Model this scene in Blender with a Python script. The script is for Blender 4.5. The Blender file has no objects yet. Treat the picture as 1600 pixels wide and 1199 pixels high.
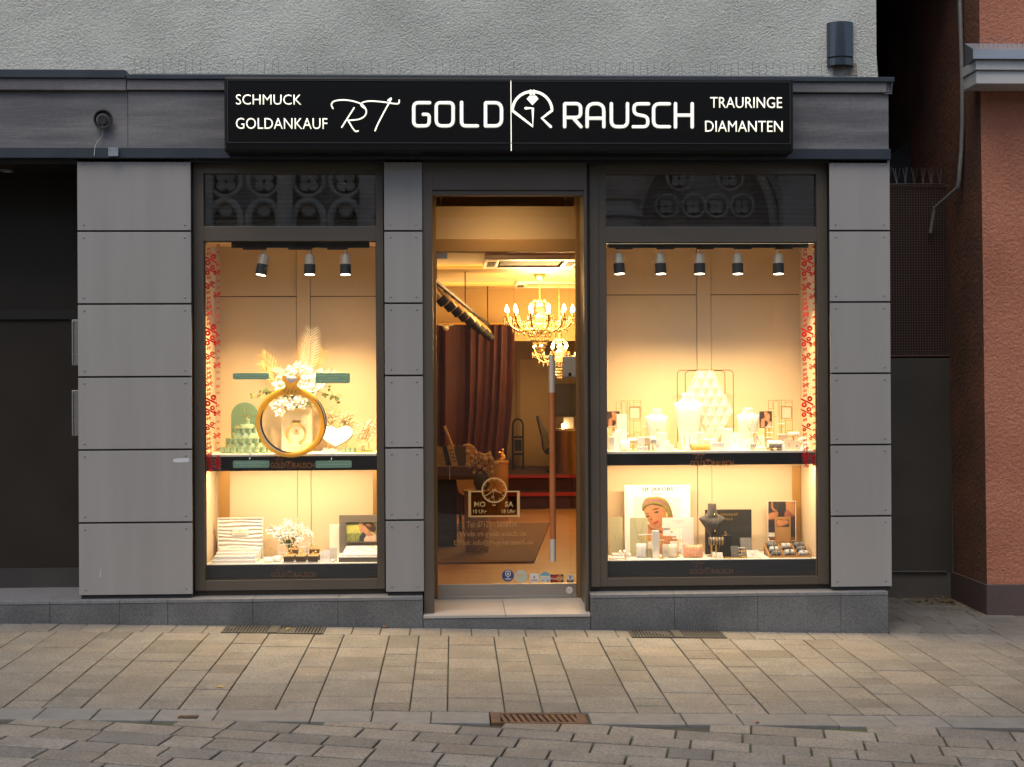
import bpy, bmesh, math, random
import numpy as np
from mathutils import Vector, Matrix
random.seed(7)
R = math.radians
S = bpy.context.scene
COL = S.collection

# ------------------------------------------------------------------ camera
F_PX, YAW, PITCH, ROLL, DIST, EYE = 2200.0, 0.0414, 0.0013, 0.0051, 9.2376, 1.3525
def cam_axes():
    cy, sy = math.cos(YAW), math.sin(YAW)
    f = Vector((sy*math.cos(PITCH), cy*math.cos(PITCH), math.sin(PITCH)))
    r0 = Vector((cy, -sy, 0)); d0 = f.cross(r0)
    r = math.cos(ROLL)*r0 + math.sin(ROLL)*d0
    d = -math.sin(ROLL)*r0 + math.cos(ROLL)*d0
    return r, d, f
AX_R, AX_D, AX_F = cam_axes()
CAM_POS = Vector((0, -DIST, EYE))
cam_d = bpy.data.cameras.new('camera'); cam = bpy.data.objects.new('camera', cam_d); COL.objects.link(cam)
cam_d.sensor_width = 36; cam_d.sensor_fit = 'HORIZONTAL'; cam_d.lens = F_PX/1600*36
cam_d.clip_start = 0.1; cam_d.clip_end = 500
m = Matrix((AX_R, -AX_D, -AX_F)).transposed().to_4x4(); m.translation = CAM_POS
cam.matrix_world = m
S.camera = cam

# ------------------------------------------------------------------ sky, sun, exposure
SUN_EL, SUN_AZ = R(62), R(205)          # azimuth: clockwise from +Y; the soft sun stands high, behind the camera's left
w = bpy.data.worlds.new('World'); S.world = w; w.use_nodes = True
nt = w.node_tree; bg = nt.nodes['Background']; sky = nt.nodes.new('ShaderNodeTexSky')
sky.sky_type = 'NISHITA'; sky.sun_disc = False; sky.sun_elevation = SUN_EL; sky.sun_rotation = SUN_AZ
sky.air_density = 1.0; sky.dust_density = 2.5; sky.ozone_density = 1.0
nt.links.new(sky.outputs[0], bg.inputs[0]); bg.inputs[1].default_value = 0.10
sl = bpy.data.lights.new('sun', 'SUN'); sl.energy = 0.9; sl.angle = R(40); sl.color = (1, .89, .76)
so = bpy.data.objects.new('sun', sl); COL.objects.link(so)
sd = Vector((math.sin(SUN_AZ)*math.cos(SUN_EL), math.cos(SUN_AZ)*math.cos(SUN_EL), math.sin(SUN_EL)))
so.rotation_euler = sd.to_track_quat('Z', 'Y').to_euler(); so.location = sd*30
S.view_settings.view_transform = 'Standard'; S.view_settings.look = 'None'
S.view_settings.exposure = 0.8; S.view_settings.gamma = 1
S.render.engine = 'CYCLES'
try:
    S.cycles.use_denoising = True; S.cycles.denoiser = 'OPENIMAGEDENOISE'
    S.cycles.max_bounces = 10; S.cycles.transparent_max_bounces = 24; S.cycles.sample_clamp_indirect = 6
    S.cycles.caustics_reflective = False; S.cycles.caustics_refractive = False
except Exception: pass
LAMP = (1.0, .69, .335)                   # warm white of the shop's lamps

# ------------------------------------------------------------------ pixel of the photo -> point on the plane Y
def at(px, py, Y):
    d = AX_F + AX_R*((px-800)/F_PX) + AX_D*((py-599.5)/F_PX)
    return CAM_POS + d*((Y-CAM_POS.y)/d.y)
def PX(px, Y, py=600): return at(px, py, Y).x
def PZ(py, Y, px=800): return at(px, py, Y).z
def rect(a, b, c, d, Y):                 # x0, x1, z0, z1 of a photo rectangle
    tl, tr, bl, br = at(a, b, Y), at(c, b, Y), at(a, d, Y), at(c, d, Y)
    return (tl.x+bl.x)/2, (tr.x+br.x)/2, (bl.z+br.z)/2, (tl.z+tr.z)/2

# ------------------------------------------------------------------ materials
MATS = {}
def mat(name, c, c2=None, scale=8, rough=.6, metal=0, bump=0, bscale=60, detail=4, stretch=(1,1,1), attr=False, spec=.5, coat=0, rvar=0, mixlo=.35, mixhi=.65, grain=0, gamt=.25, bpatch=0):
    if name in MATS: return MATS[name]
    M = bpy.data.materials.new(name); M.use_nodes = True; n = M.node_tree.nodes; L = M.node_tree.links
    b = n['Principled BSDF']; b.inputs['Roughness'].default_value = rough; b.inputs['Metallic'].default_value = metal
    b.inputs['Specular IOR Level'].default_value = spec; b.inputs['Coat Weight'].default_value = coat
    b.inputs['Base Color'].default_value = (*c, 1)
    tc = n.new('ShaderNodeTexCoord'); mp = n.new('ShaderNodeMapping'); mp.inputs['Scale'].default_value = stretch
    L.new(tc.outputs['Object'], mp.inputs[0])
    out = None
    if c2:
        no = n.new('ShaderNodeTexNoise'); no.inputs['Scale'].default_value = scale; no.inputs['Detail'].default_value = detail
        L.new(mp.outputs[0], no.inputs[0])
        rp = n.new('ShaderNodeMapRange'); rp.inputs[1].default_value = mixlo; rp.inputs[2].default_value = mixhi
        L.new(no.outputs[0], rp.inputs[0])
        mx = n.new('ShaderNodeMix'); mx.data_type = 'RGBA'
        mx.inputs[6].default_value = (*c, 1); mx.inputs[7].default_value = (*c2, 1)
        L.new(rp.outputs[0], mx.inputs[0]); out = mx.outputs[2]
        if rvar:
            r2 = n.new('ShaderNodeMapRange'); r2.inputs[3].default_value = rough-rvar; r2.inputs[4].default_value = rough+rvar
            L.new(no.outputs[0], r2.inputs[0]); L.new(r2.outputs[0], b.inputs['Roughness'])
    if grain:
        g2 = n.new('ShaderNodeTexNoise'); g2.inputs['Scale'].default_value = grain; g2.inputs['Detail'].default_value = 3; g2.inputs['Roughness'].default_value = .7
        L.new(tc.outputs['Object'], g2.inputs[0]); gr = n.new('ShaderNodeMapRange'); gr.inputs[1].default_value = .3; gr.inputs[2].default_value = .7
        gr.inputs[3].default_value = 1-gamt; gr.inputs[4].default_value = 1+gamt; L.new(g2.outputs[0], gr.inputs[0])
        m3 = n.new('ShaderNodeMix'); m3.data_type = 'RGBA'; m3.blend_type = 'MULTIPLY'; m3.inputs[0].default_value = 1
        if out: L.new(out, m3.inputs[6])
        else: m3.inputs[6].default_value = (*c, 1)
        L.new(gr.outputs[0], m3.inputs[7]); out = m3.outputs[2]
    if attr:
        at_ = n.new('ShaderNodeAttribute'); at_.attribute_name = 'tint'
        m2 = n.new('ShaderNodeMix'); m2.data_type = 'RGBA'; m2.blend_type = 'MULTIPLY'; m2.inputs[0].default_value = 1
        if out: L.new(out, m2.inputs[6])
        else: m2.inputs[6].default_value = (*c, 1)
        L.new(at_.outputs['Color'], m2.inputs[7]); out = m2.outputs[2]
    if out: L.new(out, b.inputs['Base Color'])
    if bump:
        nb = n.new('ShaderNodeTexNoise'); nb.inputs['Scale'].default_value = bscale; nb.inputs['Detail'].default_value = 6
        nb.inputs['Roughness'].default_value = .6
        L.new(mp.outputs[0], nb.inputs[0])
        bp = n.new('ShaderNodeBump'); bp.inputs['Strength'].default_value = min(1, bump); bp.inputs['Distance'].default_value = .01*max(1, bump)
        hsrc = nb.outputs[0]
        if bpatch:
            pn = n.new('ShaderNodeTexNoise'); pn.inputs['Scale'].default_value = bpatch; pn.inputs['Detail'].default_value = 3; L.new(mp.outputs[0], pn.inputs[0])
            pr = n.new('ShaderNodeMapRange'); pr.inputs[1].default_value = .38; pr.inputs[2].default_value = .62; pr.inputs[3].default_value = .7; pr.inputs[4].default_value = 1.2; L.new(pn.outputs[0], pr.inputs[0])
            mm = n.new('ShaderNodeMath'); mm.operation = 'MULTIPLY'; L.new(hsrc, mm.inputs[0]); L.new(pr.outputs[0], mm.inputs[1]); hsrc = mm.outputs[0]
        L.new(hsrc, bp.inputs['Height']); L.new(bp.outputs[0], b.inputs['Normal'])
    MATS[name] = M; return M
def emit(name, c, s):
    if name in MATS: return MATS[name]
    M = bpy.data.materials.new(name); M.use_nodes = True; b = M.node_tree.nodes['Principled BSDF']
    b.inputs['Base Color'].default_value = (.8, .8, .8, 1)
    b.inputs['Emission Color'].default_value = (*c, 1); b.inputs['Emission Strength'].default_value = s
    MATS[name] = M; return M
def vinyl(name, c, c2=None, tr=.55):
    if name in MATS: return MATS[name]
    M = mat(name, c, c2, 3, rough=.5); n = M.node_tree.nodes; L = M.node_tree.links; b = n['Principled BSDF']; o = n['Material Output']
    t = n.new('ShaderNodeBsdfTranslucent'); t.inputs[0].default_value = (*c, 1); mx = n.new('ShaderNodeMixShader'); mx.inputs[0].default_value = tr
    L.new(b.outputs[0], mx.inputs[1]); L.new(t.outputs[0], mx.inputs[2]); L.new(mx.outputs[0], o.inputs[0]); return M
def glassmat(name, tint=(1,1,1), ior=1.5, gain=1.0):
    M = bpy.data.materials.new(name); M.use_nodes = True; n = M.node_tree.nodes; L = M.node_tree.links
    n.remove(n['Principled BSDF']); o = n['Material Output']
    t = n.new('ShaderNodeBsdfTransparent'); t.inputs[0].default_value = (*tint, 1)
    g = n.new('ShaderNodeBsdfGlossy'); g.inputs['Roughness'].default_value = 0.0; g.inputs[0].default_value = (1,1,1,1)
    fr = n.new('ShaderNodeFresnel'); ge = n.new('ShaderNodeNewGeometry'); io = n.new('ShaderNodeMapRange')   # same index from both sides of the thin pane
    io.inputs[3].default_value = ior; io.inputs[4].default_value = 1/ior; L.new(ge.outputs['Backfacing'], io.inputs[0]); L.new(io.outputs[0], fr.inputs[0])
    mu = n.new('ShaderNodeMath'); mu.operation = 'MULTIPLY'; mu.inputs[1].default_value = gain; mu.use_clamp = True
    L.new(fr.outputs[0], mu.inputs[0])
    mx = n.new('ShaderNodeMixShader'); L.new(mu.outputs[0], mx.inputs[0]); L.new(t.outputs[0], mx.inputs[1]); L.new(g.outputs[0], mx.inputs[2])
    L.new(mx.outputs[0], o.inputs[0]); MATS[name] = M; return M

# ------------------------------------------------------------------ mesh builder
class MB:
    def __init__(s): s.v = []; s.f = []; s.mi = []; s.t = []; s.cur = 0; s.tint = (1,1,1)
    def add(s, vs, fs):
        o = len(s.v); s.v += [tuple(x) for x in vs]
        for f in fs: s.f.append([o+i for i in f]); s.mi.append(s.cur); s.t.append(s.tint)
        return s
    def box(s, x0, x1, y0, y1, z0, z1):
        return s.add([(x0,y0,z0),(x1,y0,z0),(x1,y1,z0),(x0,y1,z0),(x0,y0,z1),(x1,y0,z1),(x1,y1,z1),(x0,y1,z1)],
                     [(0,3,2,1),(4,5,6,7),(0,1,5,4),(1,2,6,5),(2,3,7,6),(3,0,4,7)])
    def obox(s, c, ax, ay, az):          # oriented box: centre and three half axes
        c, ax, ay, az = map(Vector, (c, ax, ay, az))
        vs = [c+i*ax+j*ay+k*az for k in (-1,1) for j in (-1,1) for i in (-1,1)]
        return s.add(vs, [(0,2,3,1),(4,5,7,6),(0,1,5,4),(1,3,7,5),(3,2,6,7),(2,0,4,6)])
    def cbox(s, x0, x1, y0, y1, z0, z1, b):   # chamfered box
        bm = bmesh.new(); t = MB().box(x0,x1,y0,y1,z0,z1)
        vv = [bm.verts.new(v) for v in t.v]; [bm.faces.new([vv[i] for i in f]) for f in t.f]
        bmesh.ops.bevel(bm, geom=bm.edges[:], offset=b, segments=2, profile=.6, affect='EDGES')
        bm.verts.index_update(); vs = [v.co.copy() for v in bm.verts]; fs = [[v.index for v in f.verts] for f in bm.faces]
        bm.free(); return s.add(vs, fs)
    def frame(s, x0, x1, z0, z1, y0, y1, l, r, b, t):
        s.box(x0, x0+l, y0, y1, z0, z1); s.box(x1-r, x1, y0, y1, z0, z1)
        s.box(x0+l, x1-r, y0, y1, z0, z0+b); s.box(x0+l, x1-r, y0, y1, z1-t, z1); return s
    def tube(s, pts, r, n=8, caps=True, closed=False):
        pts = [Vector(p) for p in pts]; N = len(pts); rr = r if isinstance(r, (list, tuple)) else [r]*N
        vs = []; fs = []; up = None
        for i, p in enumerate(pts):
            if closed: d = pts[(i+1) % N]-pts[i-1]
            else: d = pts[min(i+1, N-1)]-pts[max(i-1, 0)]
            if d.length < 1e-9: d = Vector((0,0,1))
            d.normalize()
            if up is None:
                up = d.orthogonal().normalized()
            up = (up - d*up.dot(d));
            if up.length < 1e-6: up = d.orthogonal()
            up.normalize(); sd_ = d.cross(up)
            for k in range(n):
                a = 2*math.pi*k/n; vs.append(p+(up*math.cos(a)+sd_*math.sin(a))*rr[i])
        for i in range(N if closed else N-1):
            j = (i+1) % N
            for k in range(n):
                k2 = (k+1) % n; fs.append((i*n+k, i*n+k2, j*n+k2, j*n+k))
        if caps and not closed: fs.append(tuple(range(n-1, -1, -1))); fs.append(tuple((N-1)*n+k for k in range(n)))
        return s.add(vs, fs)
    def lathe(s, prof, c=(0,0,0), n=20, sx=1, sy=1, a0=0):     # prof: (r, z)
        vs = []; fs = []
        for r, z in prof:
            for k in range(n):
                a = 2*math.pi*k/n+a0; vs.append((c[0]+r*sx*math.cos(a), c[1]+r*sy*math.sin(a), c[2]+z))
        for i in range(len(prof)-1):
            for k in range(n):
                k2 = (k+1) % n; fs.append((i*n+k, i*n+k2, (i+1)*n+k2, (i+1)*n+k))
        if prof[0][0] > 1e-6: fs.append(tuple(range(n-1, -1, -1)))
        if prof[-1][0] > 1e-6: fs.append(tuple((len(prof)-1)*n+k for k in range(n)))
        return s.add(vs, fs)
    def ball(s, c, r, n=10, rz=None):
        rz = rz or r
        return s.lathe([(max(1e-7, r*math.sin(math.pi*i/n)), -rz*math.cos(math.pi*i/n)) for i in range(n+1)], c, n)
    def prism(s, poly, y0, y1):          # polygon of (x, z), extruded along Y
        n = len(poly)
        a = sum(poly[i][0]*poly[(i+1) % n][1]-poly[(i+1) % n][0]*poly[i][1] for i in range(n))
        if a < 0: poly = poly[::-1]
        vs = [(x, y0, z) for x, z in poly]+[(x, y1, z) for x, z in poly]
        return s.add(vs, [tuple(range(n)), tuple(range(2*n-1, n-1, -1))]+[(i+n, (i+1) % n+n, (i+1) % n, i) for i in range(n)])
    def ringprism(s, outer, inner, y0, y1):
        n = len(outer); vs = [(x,y0,z) for x,z in outer]+[(x,y0,z) for x,z in inner]+[(x,y1,z) for x,z in outer]+[(x,y1,z) for x,z in inner]
        fs = []
        for i in range(n):
            j = (i+1) % n
            fs += [(i,j,n+j,n+i), (2*n+j,2*n+i,3*n+i,3*n+j), (j,i,2*n+i,2*n+j), (n+i,n+j,3*n+j,3*n+i)]
        return s.add(vs, fs)
    def flat(s, poly, y):                # polygon facing -Y
        n = len(poly); a = sum(poly[i][0]*poly[(i+1) % n][1]-poly[(i+1) % n][0]*poly[i][1] for i in range(n))
        if a < 0: poly = poly[::-1]
        return s.add([(x, y, z) for x, z in poly], [tuple(range(n))])
    def xform(s, M): s.v = [tuple(M @ Vector(v)) for v in s.v]; return s
    def build(s, name, mats, parent=None, smooth=False, bevel=0, seg=2, recalc=True):
        me = bpy.data.meshes.new(name); me.from_pydata(s.v, [], s.f)
        mats = mats if isinstance(mats, (list, tuple)) else [mats]
        for M in mats: me.materials.append(M)
        me.polygons.foreach_set('material_index', s.mi)
        if any(t != (1,1,1) for t in s.t):
            ca = me.color_attributes.new('tint', 'FLOAT_COLOR', 'CORNER'); d = []
            for p, t in zip(me.polygons, s.t): d += [t[0], t[1], t[2], 1.0]*p.loop_total
            ca.data.foreach_set('color', d)
        if recalc or bevel:
            bm = bmesh.new(); bm.from_mesh(me)
            if recalc: bmesh.ops.recalc_face_normals(bm, faces=bm.faces[:])
            if bevel:
                es = [e for e in bm.edges if len(e.link_faces) == 2 and e.calc_face_angle(0) > .6]
                bmesh.ops.bevel(bm, geom=es, offset=bevel, segments=seg, profile=.6, affect='EDGES', clamp_overlap=True)
            bm.to_mesh(me); bm.free()
        if smooth:
            me.polygons.foreach_set('use_smooth', [True]*len(me.polygons))
            try: me.set_sharp_from_angle(angle=R(40))
            except Exception: pass
        me.update(); o = bpy.data.objects.new(name, me); COL.objects.link(o)
        if parent is not None: attach(o, parent)
        return o
WORLD = {}
def attach(o, p):
    o.parent = p
    if p.name in WORLD: o.matrix_parent_inverse = Matrix.Translation(-WORLD[p.name])
def thing(name, label, cat, loc=(0,0,0), group=None):
    o = bpy.data.objects.new(name, None); COL.objects.link(o); o.location = loc; o.empty_display_size = .1
    WORLD[o.name] = Vector(loc); return tag(o, label, cat, group)
def tag(o, label, cat, group=None):
    o['label'] = label; o['category'] = cat
    if group: o['group'] = group
    return o
def struct(o, kind='structure'): o['kind'] = kind; return o
def copy_tree(o, parent=None):
    c = o.copy(); COL.objects.link(c)
    if parent is not None: c.parent = parent; c.matrix_parent_inverse = o.matrix_parent_inverse
    for ch in list(o.children): copy_tree(ch, c)
    return c
def smoothpoly(p, k=4):
    out = []; n = len(p)
    for i in range(n):
        a, b, c, d = p[i-1], p[i], p[(i+1) % n], p[(i+2) % n]
        for j in range(k):
            t = j/k
            out.append(tuple(.5*((2*b[q])+(-a[q]+c[q])*t+(2*a[q]-5*b[q]+4*c[q]-d[q])*t*t+(-a[q]+3*b[q]-3*c[q]+d[q])*t**3) for q in (0,1)))
    return out
def smoothline(p, k=5):
    out = []; n = len(p)
    for i in range(n-1):
        a, b, c, d = p[max(i-1,0)], p[i], p[i+1], p[min(i+2,n-1)]
        for j in range(k):
            t = j/k
            out.append(tuple(.5*((2*b[q])+(-a[q]+c[q])*t+(2*a[q]-5*b[q]+4*c[q]-d[q])*t*t+(-a[q]+3*b[q]-3*c[q]+d[q])*t**3) for q in range(len(b))))
    out.append(tuple(p[-1])); return out
def text(name, body, x0, x1, z0, z1, Y, M, parent, bold=0.0, depth=.0015):
    cu = bpy.data.curves.new('lettering', 'FONT'); cu.body = body; cu.size = 1; cu.offset = bold; cu.resolution_u = 3
    t = bpy.data.objects.new('lettering_curve', cu); COL.objects.link(t)
    dg = bpy.context.evaluated_depsgraph_get(); me = bpy.data.meshes.new_from_object(t.evaluated_get(dg))
    bpy.data.objects.remove(t); bpy.data.curves.remove(cu)
    xs = [v.co.x for v in me.vertices]; ys = [v.co.y for v in me.vertices]
    ax, bx, ay, by = min(xs), max(xs), min(ys), max(ys)
    for v in me.vertices:
        x, y = v.co.x, v.co.y
        v.co = (x0+(x-ax)/(bx-ax)*(x1-x0), Y, z0+(y-ay)/(by-ay)*(z1-z0))
    me.materials.clear(); me.materials.append(M)
    bm = bmesh.new(); bm.from_mesh(me)
    r = bmesh.ops.extrude_face_region(bm, geom=bm.faces[:])
    for e in r['geom']:
        if isinstance(e, bmesh.types.BMVert): e.co.y -= depth
    bmesh.ops.recalc_face_normals(bm, faces=bm.faces[:]); bm.to_mesh(me); bm.free()
    me.name = name; o = bpy.data.objects.new(name, me); COL.objects.link(o)
    if parent is not None: attach(o, parent)
    return o
def strokes(mb, lines, r, Y, flat=.4, n=8):      # rounded strokes in the XZ plane
    for ln in lines:
        t = MB().tube([(x, 0, z) for x, z in ln], r, n)
        for x, z in (ln[0], ln[-1]): t.ball((x, 0, z), r*.98, 8)
        t.v = [(x, Y+y*flat, z) for x, y, z in t.v]; mb.add(t.v, t.f)
def arc(cx, cz, r, a0, a1, n=10, rz=None):
    rz = rz or r
    return [(cx+r*math.cos(R(a0+(a1-a0)*i/n)), cz+rz*math.sin(R(a0+(a1-a0)*i/n))) for i in range(n+1)]
def lamp_spot(name, loc, aim, power, size, blend, radius, parent, color=LAMP):
    l = bpy.data.lights.new(name, 'SPOT'); l.energy = power; l.spot_size = R(size); l.spot_blend = blend; l.shadow_soft_size = radius; l.color = color
    o = bpy.data.objects.new(name, l); COL.objects.link(o)
    d = (Vector(aim)-Vector(loc)).normalized(); M = d.to_track_quat('-Z', 'Y').to_matrix().to_4x4(); M.translation = Vector(loc)
    o.matrix_world = M
    if parent is not None: attach(o, parent)
    return o
def lamp_area(name, loc, dirv, sx, sy, power, parent=None, color=LAMP):
    l = bpy.data.lights.new(name, 'AREA'); l.shape = 'RECTANGLE'; l.size = sx; l.size_y = sy; l.energy = power; l.color = color
    o = bpy.data.objects.new(name, l); COL.objects.link(o)
    M = Vector(dirv).to_track_quat('-Z', 'Y').to_matrix().to_4x4(); M.translation = Vector(loc); o.matrix_world = M
    if parent is not None: attach(o, parent)
    return o
def lamp_point(name, loc, power, radius, parent=None, color=LAMP):
    l = bpy.data.lights.new(name, 'POINT'); l.energy = power; l.shadow_soft_size = radius; l.color = color
    o = bpy.data.objects.new(name, l); COL.objects.link(o); o.location = loc
    if parent is not None: attach(o, parent)
    return o
# ------------------------------------------------------------------ shared materials
M_plaster = mat('rough_plaster', (.48,.50,.45), (.565,.585,.53), 1.1, .92, bump=1.6, bscale=78, grain=50, gamt=.13, bpatch=3)
M_panel = mat('grey_cladding', (.266,.26,.251), (.29,.283,.274), 2.6, .42, spec=.4, stretch=(3,1,.22), attr=True, rvar=.06)
M_gap = mat('black_gap', (.012,.012,.013), rough=.8)
M_screw = mat('panel_screw', (.24,.235,.23), rough=.4, metal=.3)
M_board = mat('grey_painted_timber', (.092,.092,.098), (.19,.187,.187), 4, .62, bump=.2, bscale=30, stretch=(.3,1,2.2), mixlo=.42, mixhi=.75, grain=40, gamt=.12)
M_flash = mat('blue_grey_flashing', (.030,.039,.05), (.042,.051,.063), 4, .38, metal=.2)
M_frame = mat('bronze_aluminium', (.104,.087,.067), (.116,.098,.077), 2, .38, metal=.25)
M_darkframe = mat('dark_bronze', (.05,.04,.03), rough=.4, metal=.2)
M_stone = mat('dark_granite', (.085,.09,.092), (.135,.14,.14), 2.5, .6, bump=.15, bscale=200, detail=8, grain=80, gamt=.35)
M_sill = mat('granite_cap', (.15,.155,.165), (.19,.195,.205), 30, .4)
M_step = mat('step_stone', (.33,.31,.28), (.40,.375,.34), 4, .5, stretch=(.4,1,1))
M_dark = mat('dark_brown_door', (.025,.0205,.016), (.032,.0265,.0205), 2, .5, spec=.2)
M_steel = mat('brushed_steel', (.5,.48,.45), rough=.32, metal=.9, c2=(.42,.4,.38), scale=5, stretch=(.1,1,20))
M_glass = glassmat('window_glass', (.97,.985,.975), 1.5, 1.3)
M_tglass = glassmat('transom_glass', (.70,.73,.73), 1.6, 4.0)
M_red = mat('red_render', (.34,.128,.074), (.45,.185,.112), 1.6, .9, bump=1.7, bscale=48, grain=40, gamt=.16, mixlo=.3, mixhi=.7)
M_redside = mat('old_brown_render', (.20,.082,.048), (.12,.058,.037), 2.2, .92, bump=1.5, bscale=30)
M_redbase = mat('purple_brown_base', (.075,.05,.047), (.09,.062,.058), 3, .8, bump=.3)
M_ledge = mat('weathered_white_timber', (.40,.41,.40), (.50,.50,.49), 4, .7, stretch=(.3,1,2))
M_lead = mat('zinc_sheet', (.30,.33,.37), (.38,.41,.45), 4, .35, metal=.5)
M_gate = mat('brown_sheet_metal', (.042,.039,.032), (.058,.053,.044), 2, .5, bump=.1, bscale=6)
M_wire = mat('thin_steel_wire', (.22,.22,.22), rough=.4, metal=.7)
M_mesh = mat('rusty_mesh', (.10,.06,.045), (.14,.07,.05), 20, .6)
M_black = mat('black_gloss', (.006,.006,.0055), rough=.25, spec=.25)
M_blackm = mat('black_matt', (.014,.014,.014), rough=.55)
M_cream = mat('cream_panel', (.62,.485,.325), (.645,.505,.34), 1.5, .6)
M_white = mat('white_lacquer', (.72,.69,.635), rough=.4)
M_whitefab = mat('white_velvet', (.68,.665,.63), (.62,.60,.56), 60, .8)
M_gold = mat('polished_gold', (.83,.57,.18), rough=.22, metal=1)
M_goldsat = mat('satin_gold', (.72,.47,.13), rough=.35, metal=.85)
M_bronze = mat('bronze_laminate', (.46,.27,.09), (.52,.31,.11), 2, .35, metal=.6)
M_greyglue = mat('white_tape', (.55,.56,.57), rough=.7)

# ------------------------------------------------------------------ ground
GS, GY0 = -.0235, .013
def gz(x, y): return -.226+GS*x+GY0*y
M_pave = mat('pavement_stone', (.158,.147,.127), (.197,.183,.158), 5, .8, bump=.5, bscale=160, detail=7, attr=True, grain=75, gamt=.38)
M_road = mat('road_stone', (.17,.155,.132), (.217,.198,.168), 5, .74, bump=.6, bscale=110, detail=7, attr=True, grain=70, gamt=.36)
M_joint = mat('mossy_joint', (.05,.047,.038), (.07,.085,.035), 3, .95, mixlo=.5, mixhi=.62)
M_gutter = mat('gutter_stone', (.145,.144,.137), (.18,.178,.168), 12, .7, bump=.3, bscale=120, attr=True)
def slab(mb, c, u, v, hu, hv, h=.022, ins=.004):
    """one stone: centre c (x, y), half sizes along u and v; rests on the sloping ground"""
    tz = random.uniform(-.0018, .0018); tx, ty = random.uniform(-.004,.004), random.uniform(-.004,.004)
    vs = []
    for q, dz in ((0, -h), (0, -.003), (ins, 0)):
        for a, b in ((-1,-1),(1,-1),(1,1),(-1,1)):
            x = c[0]+u[0]*a*(hu-q)+v[0]*b*(hv-q); y = c[1]+u[1]*a*(hu-q)+v[1]*b*(hv-q)
            vs.append((x, y, gz(x, y)+dz+tz+tx*a*hu+ty*b*hv))
    fs = [(8,9,10,11)]
    for k in (0, 4):
        fs += [(k+i, k+(i+1) % 4, k+4+(i+1) % 4, k+4+i) for i in range(4)]
    mb.add(vs, fs)
def tint(lo=.86, hi=1.08, warm=.04):
    t = random.uniform(lo, hi); wv = random.uniform(-warm, warm); return (t*(1+wv), t, t*(1-wv))
def sheet(name, x0, x1, y0, y1, dz, M, n=1):
    mb = MB(); mb.add([(x0,y0,gz(x0,y0)+dz),(x1,y0,gz(x1,y0)+dz),(x1,y1,gz(x1,y1)+dz),(x0,y1,gz(x0,y1)+dz)], [(0,1,2,3)])
    return struct(mb.build(name, M))
# a hard base sheet reaching the horizon (town ground)
M_town = mat('town_ground', (.16,.15,.135), (.2,.19,.17), .5, .85)
mb = MB(); mb.add([(-200,-200,-.75),(200,-200,-.75),(200,200,-.75),(-200,200,-.75)], [(0,1,2,3)]); struct(mb.build('ground', M_town))
XL, XR = -8.0, 9.0
KY, GYY = -2.28, -2.50                   # kerb line and gutter's road side
# pavement: columns of stones running to the wall, a strip of small blocks along the plinth
mb = MB()
seq = [.187,.285,.187,.187,.285,.187,.285,.187,.187,.285,.187,.187,.285,.187,.285,.187]
x = PX(0, KY, 1110)-.9; cols = []
x0 = x
# first measured joint of the photo sits at px 65 (kerb line)
x = PX(65, KY, 1110); k = 0; xs_ = []
while x < XR: xs_.append((x, seq[k % 16])); x += seq[k % 16]; k += 1
x = PX(65, KY, 1110); k = -1
while x > XL: x -= seq[k % 16]; xs_.append((x, seq[k % 16])); k -= 1
for x, wd in xs_:
    y = KY+.004
    wide = wd > .25
    while y < -.315:
        ln = random.choice((.22,.28,.33,.39) if wide else (.15,.19,.23,.27))
        if -.315-(y+ln) < .14: ln = -.315-y
        mb.tint = tint(.86,1.06,.035) if random.random() > .1 else tint(.7,.84,.02)
        slab(mb, (x+wd/2, y+ln/2), (1,0), (0,1), wd/2-.0035, ln/2-.0032); y += ln
x = XL
while x < XR:
    wd = random.uniform(.17,.2); mb.tint = tint(.9,1.1,.02)
    slab(mb, (x+wd/2, -.19), (1,0), (.0,1), wd/2-.0025, .1225); x += wd
# alley floor beside the shop
for r_ in range(8):
    x = 2.87
    while x < 6.2:
        wd = random.uniform(.22,.36); mb.tint = tint(.62,.85,.02)
        slab(mb, (x+wd/2, -.065+r_*.22+.11), (1,0), (0,1), wd/2-.003, .107); x += wd
struct(mb.build('pavement', M_pave, recalc=False))
sheet('pavement_bed', XL, XR, KY, 6.5, -.014, M_joint)
# gutter
mb = MB(); x = XL
GR0, GR1 = PX(765, -2.39, 1122), PX(918, -2.39, 1122)
cuts = [PX(p, -2.3, 1115) for p in (-40,70,156,250,342,490,583,674,765)]
cuts2 = [PX(p, -2.3, 1115) for p in (918,1063,1150,1295,1382,1468,1650)]
def gut(a, b):
    mb.tint = tint(.9,1.08,.015); slab(mb, ((a+b)/2, (KY+GYY)/2), (1,0), (0,1), (b-a)/2-.003, (KY-GYY)/2-.004)
for c in (cuts, cuts2):
    for a, b in zip(c, c[1:]): gut(a, b)
x = cuts[0]
while x > XL: gut(x-.5, x); x -= .5
x = cuts2[-1]
while x < XR: gut(x, x+.5); x += .5
struct(mb.build('gutter', M_gutter, recalc=False)); 
mbk = MB()                               # bed under the gutter, with a pit left open under the drain grate
for a, b in ((XL, GR0), (GR1, XR)):
    mbk.add([(a,GYY,gz(a,GYY)-.015),(b,GYY,gz(b,GYY)-.015),(b,KY,gz(b,KY)-.015),(a,KY,gz(a,KY)-.015)], [(0,1,2,3)])
struct(mbk.build('gutter_bed', M_joint))
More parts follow.
